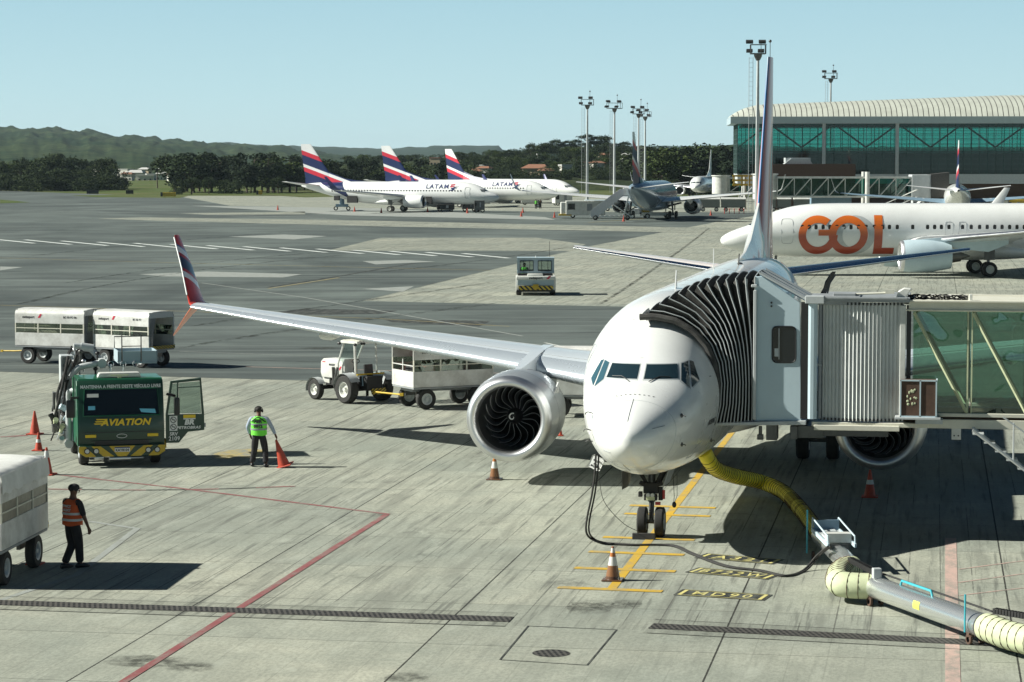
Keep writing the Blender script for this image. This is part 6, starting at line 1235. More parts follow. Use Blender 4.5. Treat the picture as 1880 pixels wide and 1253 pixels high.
b = MB(); b.cyl((-1.30, 2.0, .95), (-1.30, 1.95, 1.75), .075); hose(b, [(-1.3, 1.95, 1.7), (-1.3, 1.85, 1.95), (-1.15, 1.7, 2.0), (-1.05, 1.6, 1.8)], .075, 12); b.cyl((-1.34, 1.6, .45), (-1.34, 1.6, 1.25), .085, None, 14); hose(b, [(-1.34, 1.6, 1.2), (-1.33, 1.65, 1.42), (-1.2, 1.75, 1.5)], .085, 12); b.cyl((-1.34, 1.5, .5), (-1.34, 1.72, .5), .12, None, 14); b.build('delivery_pipe', M['lgrey'], tk)
rj = random.Random(9)
for i in range(10):
    x, y, z = -1.5 - .25 * rj.random(), 1.7 + rj.random() * 1.0, .45 + rj.random() * 1.0; b = MB(); dx, dy, dz = rj.uniform(-.1, .1), rj.uniform(-.15, .15), rj.uniform(.1, .25)
    b.cyl((x, y, z), (x+dx, y+dy, z+dz), .045, .06, 10); b.cyl((x+dx, y+dy, z+dz), (x+dx*1.4, y+dy*1.4, z+dz*1.3), .075, .075, 10); b.build('coupling', [M['alu'], M['bhose'], M['gunmetal'], M['black']][i % 4], tk)
for i in range(6):
    a_ = Vector((-1.0 - .5*rj.random(), 1.9 + rj.random(), 2.6 + .6*rj.random())); e_ = Vector((-1.1 - .7*rj.random(), 1.8 + rj.random(), .5 + rj.random())); b = MB(); m_ = (a_ + e_) / 2 + Vector((rj.uniform(-.4, .2), rj.uniform(-.3, .3), -.2)); hose(b, [tuple(a_), tuple(m_), tuple(e_)], .022 if i % 2 else .04, 8); b.build('rubber_hose', M['rubber'], tk)
for i in range(8):
    x, y, z = -1.25 + rj.random() * 1.2, 2.1 + rj.random() * .8, 2.55 + rj.random() * .55; b = MB(); b.sph((x, y, z), (.07, .07, .06)); b.cyl((x, y, z - .3), (x, y, z), .03); b.build('valve', [M['gunmetal'], M['alu'], M['black']][i % 3], tk)
b = MB(); b.tube([(-1.62, 2.6, 1.9), (-1.72, 2.6, 1.4), (-1.72, 2.6, 1.1)], .03, 6); b.box((-1.68, 2.6, 1.65), (.06, .3, .5)); b.cyl((-1.75, 2.4, .95), (-1.55, 2.4, .95), .2, None, 16); b.box((-1.45, 2.5, 1.35), (.2, .5, .3)); b.cyl((-1.4, 2.2, .9), (-1.4, 2.4, 1.4), .16, None, 14); b.box((-1.4, 2.3, .7), (.3, .4, .25)); b.build('meter_head', M['gunmetal'], tk, bevel=.01)
b = MB(); b.cyl((-1.25, 2.0, .55), (-1.25, 2.0, 1.1), .14, .14, 14); b.cyl((-1.55, 1.95, 1.55), (-1.1, 2.05, 1.3), .08, .10, 12); b.cyl((-1.45, 1.8, 1.15), (-1.2, 1.7, 1.6), .05); b.build('filter_pot', M['panelw'], tk)
b = MB(); [b.tube([(-.1 + .35*i + .08*math.cos(a*.52), 1.95, 2.72 + .08*math.sin(a*.52)) for a in range(12)], .012, 5, closed=True) for i in range(3)]; b.cyl((-.1, 1.95, 2.45), (-.1, 1.95, 2.7), .02); b.cyl((.25, 1.95, 2.45), (.25, 1.95, 2.7), .02); b.build('hand_wheel', M['alu'], tk)

# ================================================================ cones
def cone(loc, h, label, body, bandm=None, base=None, tilt=None, dirty=False):
    o = thing('traffic_cone', label, 'traffic cone', loc, 0, 'traffic cones', rot=tilt); w_ = h * .30
    b = MB(); b.box((0, 0, .02), (w_*2, w_*2, .035)); b.build('base', base or body, o, bevel=.01)
    b = MB(); r0, r1 = w_ * .72, h * .035; rr = lambda f: r0 + (r1 - r0) * f; b.rev([(.035, r0), (h, r1), (h, 0.001)], (0, 0, 0), (0, 0, 1), 24, False, False); b.build('body', body, o, 60)
    if bandm:
        for f0, f1 in bandm: b = MB(); b.rev([(.035 + (h-.035)*f0, rr(f0) + .004), (.035 + (h-.035)*f1, rr(f1) + .004)], (0, 0, 0), (0, 0, 1), 24, False, False); b.build('band', M['refl'], o, 60)
    return o
M['conew'] = m_bands('white and brown cone', [(0, (.10, .045, .02)), (.14, (.22, .10, .04)), (.44, (.28, .12, .04)), (.46, (.66, .66, .63)), (.72, (.42, .14, .03)), (.84, (.62, .62, .58)), (.98, (.30, .10, .04))], (0, 0, 1), 0, .68)
cone(GA(908, 881), .66, 'dirty white and orange cone standing below the left engine', M['conew'])
cone(GA(1125, 1066), .70, 'dirty white and orange cone beside the yellow stop bars in front of the nose', M['conew'])
cone(GA(1597, 913), .70, 'red cone with a white band in the dark shade right of the yellow hose', M['orange'], [(.45, .62)])
cone(GA(64, 798), .74, 'red cone at left edge farthest from the camera, left of the fuel truck', M['orange'])
cone(GA(71, 828), .55, 'small red cone with white band just behind the near canvas cart', M['orange'], [(.42, .60)])
cone(GA(86, 872), .75, 'red cone with white top band at the corner of the near canvas cart', M['orange'], [(.62, .88)])
cone(GA(1029, 801), .30, 'small brown cone on the ground behind the left engine', M['orange'])
cone(GA(108, 0) if 0 else (-12.6, -1.95, 0), .55, 'dark red cone hidden behind the near canvas cart corner', M['orange'])
for u, v, lb in ((510, 386, 'far left of the front striped tail jet'), (651, 389, 'beneath the tail of the front striped tail jet'), (700, 391.5, 'beneath the rear belly of the front striped tail jet'), (785, 390, 'by the main wheels of the front striped tail jet'), (858, 392, 'before the nose wheels of the front striped tail jet'), (957, 398, 'on the tarmac right of the front striped jet nose'), (960, 391, 'small, just behind the one right of the striped jet nose'), (1018, 400, 'left of the white ground power unit'), (1145, 407, 'at the foot of the passenger stairs'), (1305, 396, 'right of the rear-view jet engine')): cone(GA(u, v), .9, 'small far orange cone ' + lb, M['orange'])

# ================================================================ people
def skin_me(V, E, rad, sub=2, root=0):
    me = bpy.data.meshes.new('s'); me.from_pydata([tuple(v) for v in V], E, []); ob = bpy.data.objects.new('s', me); COL.objects.link(ob)
    md = ob.modifiers.new('k', 'SKIN'); md.use_smooth_shade = True; md.branch_smoothing = .3
    for i, sv in enumerate(me.skin_vertices[0].data): r_ = rad[i]; sv.radius = r_ if isinstance(r_, tuple) else (r_, r_); sv.use_root = (i == root)
    s2 = ob.modifiers.new('u', 'SUBSURF'); s2.levels = sub; s2.render_levels = sub
    me2 = bpy.data.meshes.new_from_object(ob.evaluated_get(bpy.context.evaluated_depsgraph_get())); bpy.data.objects.remove(ob); bpy.data.meshes.remove(me)
    for p in me2.polygons: p.use_smooth = True
    return me2
def skin_ob(name, chains, m, par, sub=2):
    V, E, Rr, idx = [], [], [], {}
    for ch in chains:
        prev = None
        for p, r_ in ch:
            k_ = tuple(round(c, 4) for c in p)
            if k_ not in idx: idx[k_] = len(V); V.append(p); Rr.append(r_)
            i = idx[k_]
            if prev is not None and (prev, i) not in E and i != prev: E.append((prev, i))
            prev = i
    me = skin_me(V, E, Rr, sub); me.name = name; me.materials.append(m); o = bpy.data.objects.new(name, me); COL.objects.link(o); o.parent = par; return o
def person(label, loc, rz, J, top, sleeve, trous, vest=None, cap=None, extra=None, sc=1.0, wide=1.12):
    o = thing('person', label, 'person', loc, rz); o.scale = (sc * wide, sc * wide, sc); j = {k_: Vector(v) for k_, v in J.items()}
    up = lambda a, b_, f: tuple(j[a].lerp(j[b_], f)); t3 = lambda n: tuple(j[n])
    def hand(s_):
        w_, h_ = j['wr' + s_], j['hd' + s_]; d = (h_ - w_).normalized(); sd = d.cross(Vector((1, 0, 0))).normalized(); out = [[(tuple(w_), (.024, .028)), (tuple(w_ + d * .045), (.020, .036)), (tuple(w_ + d * .085), (.016, .038))]]
        base = w_ + d * .085; inn = Vector((-1 if j['sh' + s_].x > 0 else 1, 0, 0))
        for q, ln in ((-.03, .062), (-.010, .075), (.010, .070), (.03, .055)):
            p1 = base + sd * q; out.append([(tuple(base), (.016, .038)), (tuple(p1 + d * .012), .011), (tuple(p1 + d * ln * .55 + inn * .008), .009), (tuple(p1 + d * ln + inn * .028), .008)])
        b0 = w_ + d * .045; out.append([(tuple(b0), (.020, .036)), (tuple(b0 - sd * .045 + d * .02 + inn * .005), .012), (tuple(b0 - sd * .055 + d * .055 + inn * .015), .010)]); return out
    hc = j['head']; nk = j['neck']; ch = [[(t3('pel'), (.15, .11)), (t3('waist'), (.135, .10)), (t3('chest'), (.16, .11)), (tuple(nk), (.060, .062)), (tuple(nk.lerp(hc, .5)), (.056, .062)), (tuple(hc + Vector((0, 0, -.03))), (.070, .085)), (tuple(hc + Vector((0, 0, .05))), (.076, .092)), (tuple(hc + Vector((0, 0, .10))), (.05, .06))]]
    for s_ in 'LR':
        ch.append([(t3('chest'), (.16, .11)), (t3('sh' + s_), .058), (t3('el' + s_), .042), (t3('wr' + s_), (.024, .028))]); ch += hand(s_)
        ch.append([(t3('pel'), (.15, .11)), (t3('hip' + s_), .085), (t3('kn' + s_), .056), (t3('an' + s_), .040), (tuple(j['an' + s_] + j['ft' + s_] * .12 + Vector((0, 0, -.045))), (.045, .03))])
    skin_ob('body', ch, M['skin'], o)
    tr = [[(t3('waist'), (.145, .105)), (t3('pel'), (.165, .125))]]
    for s_ in 'LR': tr.append([(t3('pel'), (.165, .125)), (t3('hip' + s_), .108), (up('hip' + s_, 'kn' + s_, .5), .102), (t3('kn' + s_), .086), (up('kn' + s_, 'an' + s_, .5), .080), (tuple(j['an' + s_] + Vector((0, 0, .02))), .078)])
    skin_ob('trousers', tr, trous, o)
    sh_ = [[(t3('pel'), (.15, .11)), (t3('waist'), (.150, .112)), (t3('chest'), (.175, .122)), (tuple(nk - Vector((0, 0, .03))), (.075, .075))]]
    for s_ in 'LR': sh_.append([(t3('chest'), (.175, .122)), (t3('sh' + s_), .074)] + [(up('sh' + s_, 'el' + s_, .5), .062), (t3('el' + s_), .055)] + ([(up('el' + s_, 'wr' + s_, .9), .042)] if sleeve else []))
    skin_ob('shirt', sh_, top, o)
    if vest:
        vm, bands = vest; rings_ = []; zs = [j['pel'].z - .03, j['pel'].z + .12, j['waist'].z + .02, (j['waist'].z + j['chest'].z) / 2, j['chest'].z, j['chest'].z + .10, j['neck'].z - .03]; ws = [(.205, .165), (.200, .16), (.195, .155), (.205, .16), (.215, .162), (.205, .145), (.10, .10)]
        for z, (a, c) in zip(zs, ws):
            f = (z - j['pel'].z) / (j['neck'].z - j['pel'].z); cc = j['pel'].lerp(j['neck'], f); rings_.append([(cc.x + a*math.copysign(abs(math.cos(t))**.8, math.cos(t)), cc.y + c*math.copysign(abs(math.sin(t))**.9, math.sin(t)), z + .012*math.sin(3*t + z*9)) for t in [math.tau*k_/28 for k_ in range(28)]])
        b = MB(); b.loft(rings_, True, False, False); vo = b.build('vest', vm, o, 60); md = vo.modifiers.new('s', 'SUBSURF'); md.levels = md.render_levels = 1
        for z in bands[1]:
            f = (z - j['pel'].z) / (j['neck'].z - j['pel'].z); cc = j['pel'].lerp(j['neck'], f); b = MB(); b.loft([[(cc.x + .208*math.copysign(abs(math.cos(t))**.8, math.cos(t)), cc.y + .165*math.copysign(abs(math.sin(t))**.9, math.sin(t)), z + dz) for t in [math.tau*k_/28 for k_ in range(28)]] for dz in (0, .05)], True, False, False); b.build('reflective_band', bands[0], vo, 60)
    for s_ in 'LR':
        f_ = j['ft' + s_]; a = j['an' + s_]; b = MB(); fz = math.atan2(f_.y, f_.x) - R(90); b.at(a.x, a.y, a.z - .085, 0, 0, fz)
        b.loft([[(w_*math.cos(t), y, max(0.0, zc_ + h_*math.sin(t))) for t in [math.tau*k_/10 for k_ in range(10)]] for y, w_, zc_, h_ in ((-.09, .03, .04, .03), (-.07, .045, .05, .05), (.0, .05, .06, .06), (.08, .05, .045, .045), (.16, .045, .035, .035), (.20, .02, .03, .02))]); b.build('boot', M['black'], o, 50)
    fd = Vector(J.get('face', (0, 1, 0))).normalized(); sdv_ = Vector((fd.y, -fd.x, 0))
    b = MB(); b.sph(tuple(hc + Vector((0, 0, .045)) - fd * .012), (.084, .098, .082), 18, 12); hr = b.build('hair', M['hair'], o, 60)
    for s_ in (-1, 1):
        b = MB(); b.sph(tuple(hc + fd * .088 + sdv_ * s_ * .032 + Vector((0, 0, .015))), .013, 10, 6); b.build('eye', M['inkw'], o); b = MB(); b.sph(tuple(hc + sdv_ * s_ * .082 + Vector((0, 0, -.005))), (.016, .022, .032), 10, 6); b.build('ear', M['skin'], o)
    b = MB(); b.sph(tuple(hc + fd * .098 + Vector((0, 0, -.015))), (.016, .02, .022), 8, 6); b.build('nose', M['skin'], o); b = MB(); b.sph(tuple(hc + fd * .088 + Vector((0, 0, -.05))), (.024, .012, .007), 8, 6); b.build('mouth', M['brown'], o)
    if cap: b = MB(); b.sph(tuple(hc + Vector((0, 0, .055))), (.100, .115, .090), 20, 12); q = hc + fd * .105 + Vector((0, 0, .045)); b.sph(tuple(q), (.06, .06, .010), 14, 6); b.build('cap', cap, o, 60)
    return o, j
STAND = dict(pel=(0, 0, .96), waist=(0, 0, 1.10), chest=(0, 0, 1.32), neck=(0, .0, 1.50), head=(0, .01, 1.63), shL=(.19, 0, 1.42), elL=(.24, .02, 1.14), wrL=(.23, .08, .88), hdL=(.23, .1, .78), shR=(-.19, 0, 1.42), elR=(-.25, .0, 1.14), wrR=(-.26, .06, .88), hdR=(-.26, .08, .78), hipL=(.09, 0, .90), knL=(.10, .02, .50), anL=(.11, -.02, .10), ftL=(0, 1, 0), hipR=(-.09, 0, .90), knR=(-.10, .02, .50), anR=(-.11, -.02, .10), ftR=(0, 1, 0))
# worker walking away and to the right in orange vest
P1 = dict(STAND); P1.update(chest=(.0, .02, 1.31), neck=(.0, .02, 1.50), head=(.01, .035, 1.645), elL=(.27, .04, 1.12), wrL=(.30, .12, .88), hdL=(.31, .14, .78), elR=(-.24, .08, 1.13), wrR=(-.22, .16, .90), hdR=(-.21, .20, .80), knL=(.07, .09, .50), anL=(.05, .13, .09), knR=(-.06, .04, .50), anR=(-.08, -.14, .10), ftL=(.3, 1, 0), ftR=(.1, 1, 0), face=(.7, .7, 0))
w1, j1 = person('worker in orange vest with silver bands and dark cap walking beside the near canvas cart', (-11.62, -2.35, 0), R(-28), P1, M['cloth'], False, M['cloth'], (M['hiviso'], (M['refl'], (1.02, 1.15))), M['cloth'])
b = MB().at(.02, -.158, 1.31); b.text('TWCT', .075, .005); b.at(.02, -.158, 1.23); b.text('AUXT', .075, .005); b.build('lettering', M['refl'], w1, 0)
# worker from behind with ear muffs dragging a cone
P2 = dict(STAND); P2.update(head=(-.01, .04, 1.62), shL=(.20, 0, 1.41), elL=(.33, .02, 1.15), wrL=(.42, .04, .92), hdL=(.45, .06, .83), elR=(-.30, .03, 1.15), wrR=(-.24, .10, .92), hdR=(-.22, .12, .83), hipL=(.09, 0, .9), knL=(.15, .05, .50), anL=(.17, .0, .09), knR=(-.13, .08, .50), anR=(-.20, .12, .09), ftL=(.2, 1, 0), ftR=(-.3, 1, 0), face=(.15, 1, 0))
w2, j2 = person('worker in bright green vest and ear defenders seen from behind, holding a red cone', tuple(G(476, 858)), R(8), P2, M['bluecloth'], True, M['cloth'], (M['hivisg'], (M['grey'], (1.08, 1.22))), None, sc=.97)
for s_ in (-1, 1): b = MB(); b.sph((-.01 + s_ * .095, .04, 1.62), (.028, .042, .05), 12, 8); b.build('ear_defender', M['black'], w2)
b = MB(); b.tube([(-.01 + .105*math.cos(a), .03, 1.64 + .115*math.sin(a)) for a in [math.pi*k_/10 for k_ in range(11)]], .010, 5); b.build('headband', M['black'], w2)
b = MB(); b.tube([(-.19, -.12, 1.34), (-.05, -.165, 1.44), (.0, -.15, 1.46), (.05, -.165, 1.44), (.19, -.13, 1.32)], .016, 5); b.build('vest_piping', M['black'], w2)
for tx, z in (('AER', 1.30), ('0012', 1.16)): b = MB().at(0, -.180, z); b.text(tx, .11, .008); b.build('lettering', M['inkk'], w2, 0)
hp = w2.matrix_basis @ Vector((.47, .06, .80)); cone((hp.x + .20, hp.y - .04, .03), .78, 'red cone held by the worker in the green vest, tilted', M['orange'], tilt=(R(6), R(-16), 0))
P3 = dict(STAND); P3.update(knL=(.1, -.40, .62), anL=(.1, -.42, .2), knR=(-.1, -.40, .62), anR=(-.1, -.42, .2), hipL=(.09, -.05, .60), hipR=(-.09, -.05, .60), pel=(0, 0, .62), waist=(0, 0, .76), chest=(0, 0, .98), neck=(0, 0, 1.16), head=(0, -.01, 1.29), shL=(.19, 0, 1.08), shR=(-.19, 0, 1.08), elL=(.22, -.15, .86), elR=(-.22, -.15, .86), wrL=(.12, -.36, .92), hdL=(.1, -.45, .95), wrR=(-.12, -.36, .92), hdR=(-.1, -.45, .95), ftL=(0, -1, 0), ftR=(0, -1, 0), face=(0, -1, 0))
dl = Matrix.Rotation(R(9.6), 4, 'Z') @ Vector((-.72, -.2, .62)); person('driver in pale green vest sitting behind the left window of the pushback tug', (-19.25 + dl.x, 106.6 + dl.y, dl.z), R(9.6), P3, M['cloth'], True, M['cloth'], (M['hivisg'], (M['refl'], (.8,))), None)
for i, (u, v, rz, vm, lb) in enumerate([(984, 384, 20, 'hivisg', 'small far worker in green vest under the nose of the second striped jet'), (992, 384, 200, 'cloth', 'small far worker in dark clothes under the nose of the second striped jet'), (1281, 388, 60, 'cloth', 'small far worker standing on the ground beside the open belt of the rear-view jet')]):
    person(lb, GA(u, v), R(rz), STAND, M['cloth'], True, M['cloth'], (M[vm], (M['refl'], (1.1,))) if vm == 'hivisg' else None, None)
# ================================================================ glass terminal
DT = 470.0
tm = thing('terminal', 'long glass walled airport terminal with ribbed curved roof at right', 'terminal', far(1352, DT, 0), YAW - R(3.5))
TL = 150.0; ze, zg0, zg1 = 15.7, 6.3, 15.7
M['mull'] = mat('green grey mullion', (.05, .09, .085), .5, dirt=.2)
M['glasst'] = m_glass('terminal glass', (.15, .52, .46), 0, .03)
ix = lambda u: (u - 1352) * DT / FPX
TD = 26.0
b = MB(); b.box((TL/2, TD/2, 5.4), (TL, TD, 1.8)); b.build('lower_band', M['lgrey'], tm, 0)
b = MB(); b.box((TL/2 + 3, TD/2 + 2, 2.2), (TL - 6, TD - 4, 4.5)); b.build('ground_storey', M['brown'], tm, 0)
b = MB(); b.box((TL/2, TD/2, 6.2), (TL - .4, TD - .4, .2)); b.box((TL/2, TD*.6, 10.4), (TL - 10, TD*.5, .3)); b.build('floor', M['grey'], tm, 0)
b = MB(); b.box((TL/2 + 2, TD - 1.0, 8.5), (TL - 4, .3, 4.6)); b.box((TL/2 + 8, TD*.35, 8.2), (TL - 18, .4, 3.8)); b.box((TL/2, TD*.5, 15.4), (TL - 2, TD - 2, .3)); b.build('inner_wall', M['dark'], tm, 0)
nb_ = 25; bw = TL / nb_
for i in range(nb_):
    x0_ = i * bw
    for y in ((0, TD) if i < 12 else (0,)):
        b = MB(); b.add([(x0_ + .1, y, zg0), (x0_ + bw - .1, y, zg0), (x0_ + bw - .1, y, zg1), (x0_ + .1, y, zg1)], [(0, 1, 2, 3)]); gp_ = b.build('glass_wall', M['glasst'], tm, 0)
        b = MB()
        for k_ in range(4): b.box((x0_ + bw * k_ / 4, y + (.1 if y == 0 else -.1), (zg0 + zg1) / 2), (.10, .2, zg1 - zg0))
        for k_ in range(1, 10): b.box((x0_ + bw / 2, y + (-.06 if y == 0 else .06), zg0 + (zg1 - zg0) * k_ / 10), (bw, .06, .07))
        b.build('mullion', M['mull'], gp_, 0)
    if i % 2 == 0:
        b = MB(); b.tube([(x0_, 1.2, zg0 + 5), (x0_ + bw, 1.2, zg1)], .16, 4); b.tube([(x0_ + 2 * bw, 1.2, zg0 + 5), (x0_ + bw, 1.2, zg1)], .16, 4); b.build('diagonal_brace', M['gunmetal'], tm)
for y0_ in (0,):
    b = MB(); b.add([(0, 0, zg0), (0, TD, zg0), (0, TD, zg1), (0, 0, zg1)], [(0, 1, 2, 3)]); gp_ = b.build('glass_wall', M['glasst'], tm, 0); b = MB()
    for k_ in range(14): b.box((-.05, TD * k_ / 13, (zg0 + zg1) / 2), (.1, .12, zg1 - zg0))
    for k_ in range(1, 10): b.box((-.06, TD / 2, zg0 + (zg1 - zg0) * k_ / 10), (.06, TD, .07))
    b.build('mullion', M['mull'], gp_, 0)
for u in (1508, 1640): b = MB(); b.cyl((ix(u), -.5, 4), (ix(u), -.5, 15.8), .35, None, 12); b.build('column', M['lgrey'], tm)
b = MB(); b.prism([(-1.6, 15.7), (TD + 1.6, 15.7), (TD + 2.2, 17.0), (-2.2, 17.0)], 'x', -1.4, TL); b.build('fascia', M['blueg'], tm, 0)
t = NT('ribbed roof'); x = t.xyz(t.obj()); f = t.math('LESS_THAN', t.math('FRACT', t.math('DIVIDE', x[0], .98)), .15); nz = t.noise(.4, t.obj(), 5, .7)
c = t.mix(t.ramp(nz, [(.4, 0), (.7, .6)]), (.52, .54, .47), (.36, .37, .32)); M['roofrib'] = t.pbr(Base_Color=t.mix(f, c, (.045, .042, .036)), Roughness=.5)
b = MB(); rs = []
for i, x_ in enumerate([-1.4, -1.2, -.7, .2, 1.6, 4, 8, 14, 22, 34, 50, 70, 95, 120, 150]):
    H_ = (2.4 + 2.0 * min(1, max(0, x_) / 55)) * math.sin(min(1, (x_ + 1.4) / 6.5) * 1.5708) ** .7 + .02; rs.append([(x_, -2.0 + (TD + 4) * k_ / 16, 17.0 + H_ * math.sin(math.pi * k_ / 16) ** .55) for k_ in range(17)])
b.loft(rs, closed=False); b.build('roof', M['roofrib'], tm, 60)
an = thing('terminal_annex', 'rusty brown block in front of the left part of the glass terminal', 'annex', far(1398, DT - 22, 0), YAW); b = MB(); b.box((8, 4, 5.8), (17.2, 8, 4.8)); b.build('upper_block', M['brown'], an, 0); b = MB(); b.box((6, 3.5, 1.7), (12, 6, 3.5)); b.build('lower_block', M['brown'], an, 0)
b = MB(); b.box((6.5, 3, 8.9), (4.5, 3, .8)); b.prism([(4, 8.2), (9, 8.2), (8.4, 9.2), (5.2, 9.2)], 'y', 1, 4); b.build('rooftop_unit', M['lgrey'], an)

# ================================================================ light masts
def mast(u, dist, zp, zt_, label, side=0, rz=0, plat=1.0):
    o = thing('light_mast', label, 'light mast', far(u, dist, 0), YAW + rz, 'tall apron light masts'); b = MB(); b.cyl((0, 0, 0), (0, 0, zp), .30, .17, 12); b.build('pole', M['lgrey'], o, 60)
    b = MB(); b.rev([(0, .25), (.5, .5), (.9, .55)], (0, 0, zp - .4), (0, 0, 1), 10); w_ = 1.6 * plat
    for x in (-w_, w_): b.cyl((x, -.5, zp + .4), (x, -.5, zp + 1.6), .05); b.cyl((x, .5, zp + .4), (x, .5, zp + 1.6), .05)
    b.box((0, 0, zp + .45), (w_*2, 1.2, .14)); b.box((0, -.55, zp + 1.6), (w_*2 + .2, .08, .08)); b.box((0, .55, zp + 1.6), (w_*2, .08, .08)); b.build('platform', M['gunmetal'], o)
    for x in (-w_ - .2, w_ * .5):
        b = MB().at(x, -.6, zp + 1.95, R(25)); b.box((0, 0, 0), (.9, .5, .35)); b.build('floodlight', M['dark'], o)
        b = MB().at(x * .9, .6, zp + .85, R(-25)); b.box((0, 0, 0), (.8, .5, .3)); b.build('floodlight', M['dark'], o)
    b = MB(); b.cyl((w_ * .4, 0, zp + .5), (w_ * .4, 0, zt_), .05, .03, 6); b.sph((w_ * .4, 0, zt_), .16, 8, 6); b.build('lightning_rod', M['gunmetal'], o)
    b = MB(); 
    for x in (-.25, .25): b.cyl((x - .9, -.2, 2), (x - .9, -.2, zp), .03, None, 4)
    k_ = 2.0
    while k_ < zp: b.box((-.9, -.2, k_), (.5, .03, .03)); k_ += .6
    b.build('ladder', M['grey'], o, 0)
    return o
D1 = 8.48 * FPX / 75.0
mast(1077.5, D1, zat(197, D1), zat(168, D1), 'leftmost light mast of the four near the middle', plat=.8); mast(1127, D1 + 20, zat(203, D1 + 20), zat(175, D1 + 20), 'second light mast from the left of the four', rz=.4)
mast(1171, D1 + 34, zat(213, D1 + 34), zat(183, D1 + 34), 'third light mast from the left, its platform touching the fourth', rz=.2, plat=.8); mast(1183, D1 + 52, zat(218, D1 + 52), zat(190, D1 + 52), 'fourth light mast from the left, just right of the third', rz=-.5, plat=.8)
mast(1388, 322, zat(107, 322), zat(78, 322), 'light mast right behind the tall fin of the big airliner', plat=.6); mast(1521, 530, zat(150, 530), zat(122, 530), 'light mast rising behind the terminal roof', plat=.8)
ml = thing('telecom_antenna', 'thin antenna pole beside the mast behind the big fin', 'antenna', far(1410, 322, 0)); b = MB(); b.cyl((0, 0, 0), (0, 0, zat(78, 322)), .07, .04, 6); b.sph((0, 0, zat(78, 322)), .2, 8, 6); b.build('pole', M['gunmetal'], ml)

# ================================================================ far boarding bridges and apron clutter
def far_bridge(u0, u1, vtop, dist, label, dz=0):
    k_ = dist / FPX; L_ = (u1 - u0) * k_; o = thing('boarding_bridge', label, 'boarding bridge', far(u0, dist, 0), YAW, 'far boarding bridges'); z1 = zat(vtop, dist); H = 3.0; z0 = z1 - H
    for z in (z0, z1): b = MB(); [b.box((L_/2, y, z), (L_, .3, .3)) for y in (0, 3)]; b.build('beam', M['paintw'], o, 0)
    b = MB(); b.box((L_/2, 1.5, z0 + .1), (L_ - .2, 2.7, .1)); b.box((L_/2, 1.5, z1), (L_ - .2, 2.7, .1)); b.build('deck', M['lgrey'], o, 0)
    b = MB(); n_ = int(L_ / 2.4)
    for i in range(n_): xa = L_ * i / n_; b.tube([(xa, -.02, z0), (xa + L_/n_, -.02, z1)], .09, 4); b.box((xa, 0, (z0+z1)/2), (.12, .12, H))
    b.build('truss', M['paintw'], o, 0); b = MB(); b.box((L_/2, 2.95, (z0+z1)/2), (L_, .05, H - .3)); b.build('glazing', M['glasst'], o, 0)
    b = MB(); b.cyl((-1.8, 1.5, z0 - .4), (-1.8, 1.5, z1 + .4), 1.9, None, 20); b.cyl((-1.8, 1.5, z1 + .4), (-1.8, 1.5, z1 + .6), 2.1, None, 20); b.build('rotunda', M['paintw'], o, 40); b = MB(); b.cyl((-1.8, 1.5, 0), (-1.8, 1.5, z0), .6, None, 14); b.build('rotunda_column', M['paintw'], o)
    b = MB(); [b.cyl((L_ * .66, y, 0), (L_ * .66, y, z1 + .9), .35, None, 12) for y in (-.6, 3.6)]; b.box((L_*.66, 1.5, 1.0), (1, 5, .6)); b.build('lift_column', M['paintw'], o)
    b = MB(); b.box((L_ + 1.3, 1.5, (z0+z1)/2 + .1), (3.0, 3.4, H + .7)); b.build('cab', M['lgrey'], o, bevel=.05); b = MB(); rs = [[(L_ + 2.8 + .35*i + (.12 if i % 2 else 0), y, z) for y, z in ((-.4, z0 - .1), (-.4, z1 + .5 + .04*i), (3.4, z1 + .5 + .04*i), (3.4, z0 - .1))] for i in range(9)]; b.loft(rs, closed=False); b.build('bellows', M['fabric'], o, 0)
    b = MB(); [b.tube([(L_ * .72, y, .3), (L_ + .5, y, z0)], .08, 4) for y in (-1.2, -.3)]; [b.tube([(L_ * .72, y, 1.4), (L_ + .5, y, z0 + 1.1)], .05, 4) for y in (-1.2, -.3)]
    for i in range(14): f = i / 13; b.box((L_*.72 + (L_*.28 + .5)*f, -.75, .3 + (z0 - .3)*f), (.3, .9, .06)); (b.box((L_*.72 + (L_*.28 + .5)*f, -1.2, .9 + (z0 - .3)*f), (.04, .04, 1.1)) if i % 3 == 0 else None)
    b.build('stair', M['paintw'], o, 0); return o
far_bridge(1425, 1672, 325, 392, 'long white truss boarding bridge in front of the terminal, reaching the tail-on jet')
far_bridge(1338, 1374, 326, 540, 'short far boarding bridge beside the small facing airliner, partly behind the big fin')
def box_truck(u, v, L_, H, W_, label, m=M['paintw'], rz=0.0, cat='ground vehicle', name='service_truck', grp=None):
    p = G(u, v); o = thing(name, label, cat, tuple(p), YAW + rz, grp); b = MB(); b.box((0, W_/2, .45 + H/2), (L_, W_, H)); b.build('body', m, o, 0, bevel=.06); b = MB(); b.box((-L_*.36, -.03, .45 + H*.6), (L_*.18, .04, H*.42)); b.build('window', M['glassd'], o, 0); b = MB(); b.box((L_*.1, -.03, .45 + H*.55), (L_*.14, .04, H*.5)); b.build('door', M['grey'], o, 0)
    for x in (-.32, .3):
        for y in (.2, W_ - .2): b = MB(); wheel(b, (L_ * x, y, .38), .38, .25, (0, 1, 0), 12); b.build('wheel', M['rubber'], o)
    return o
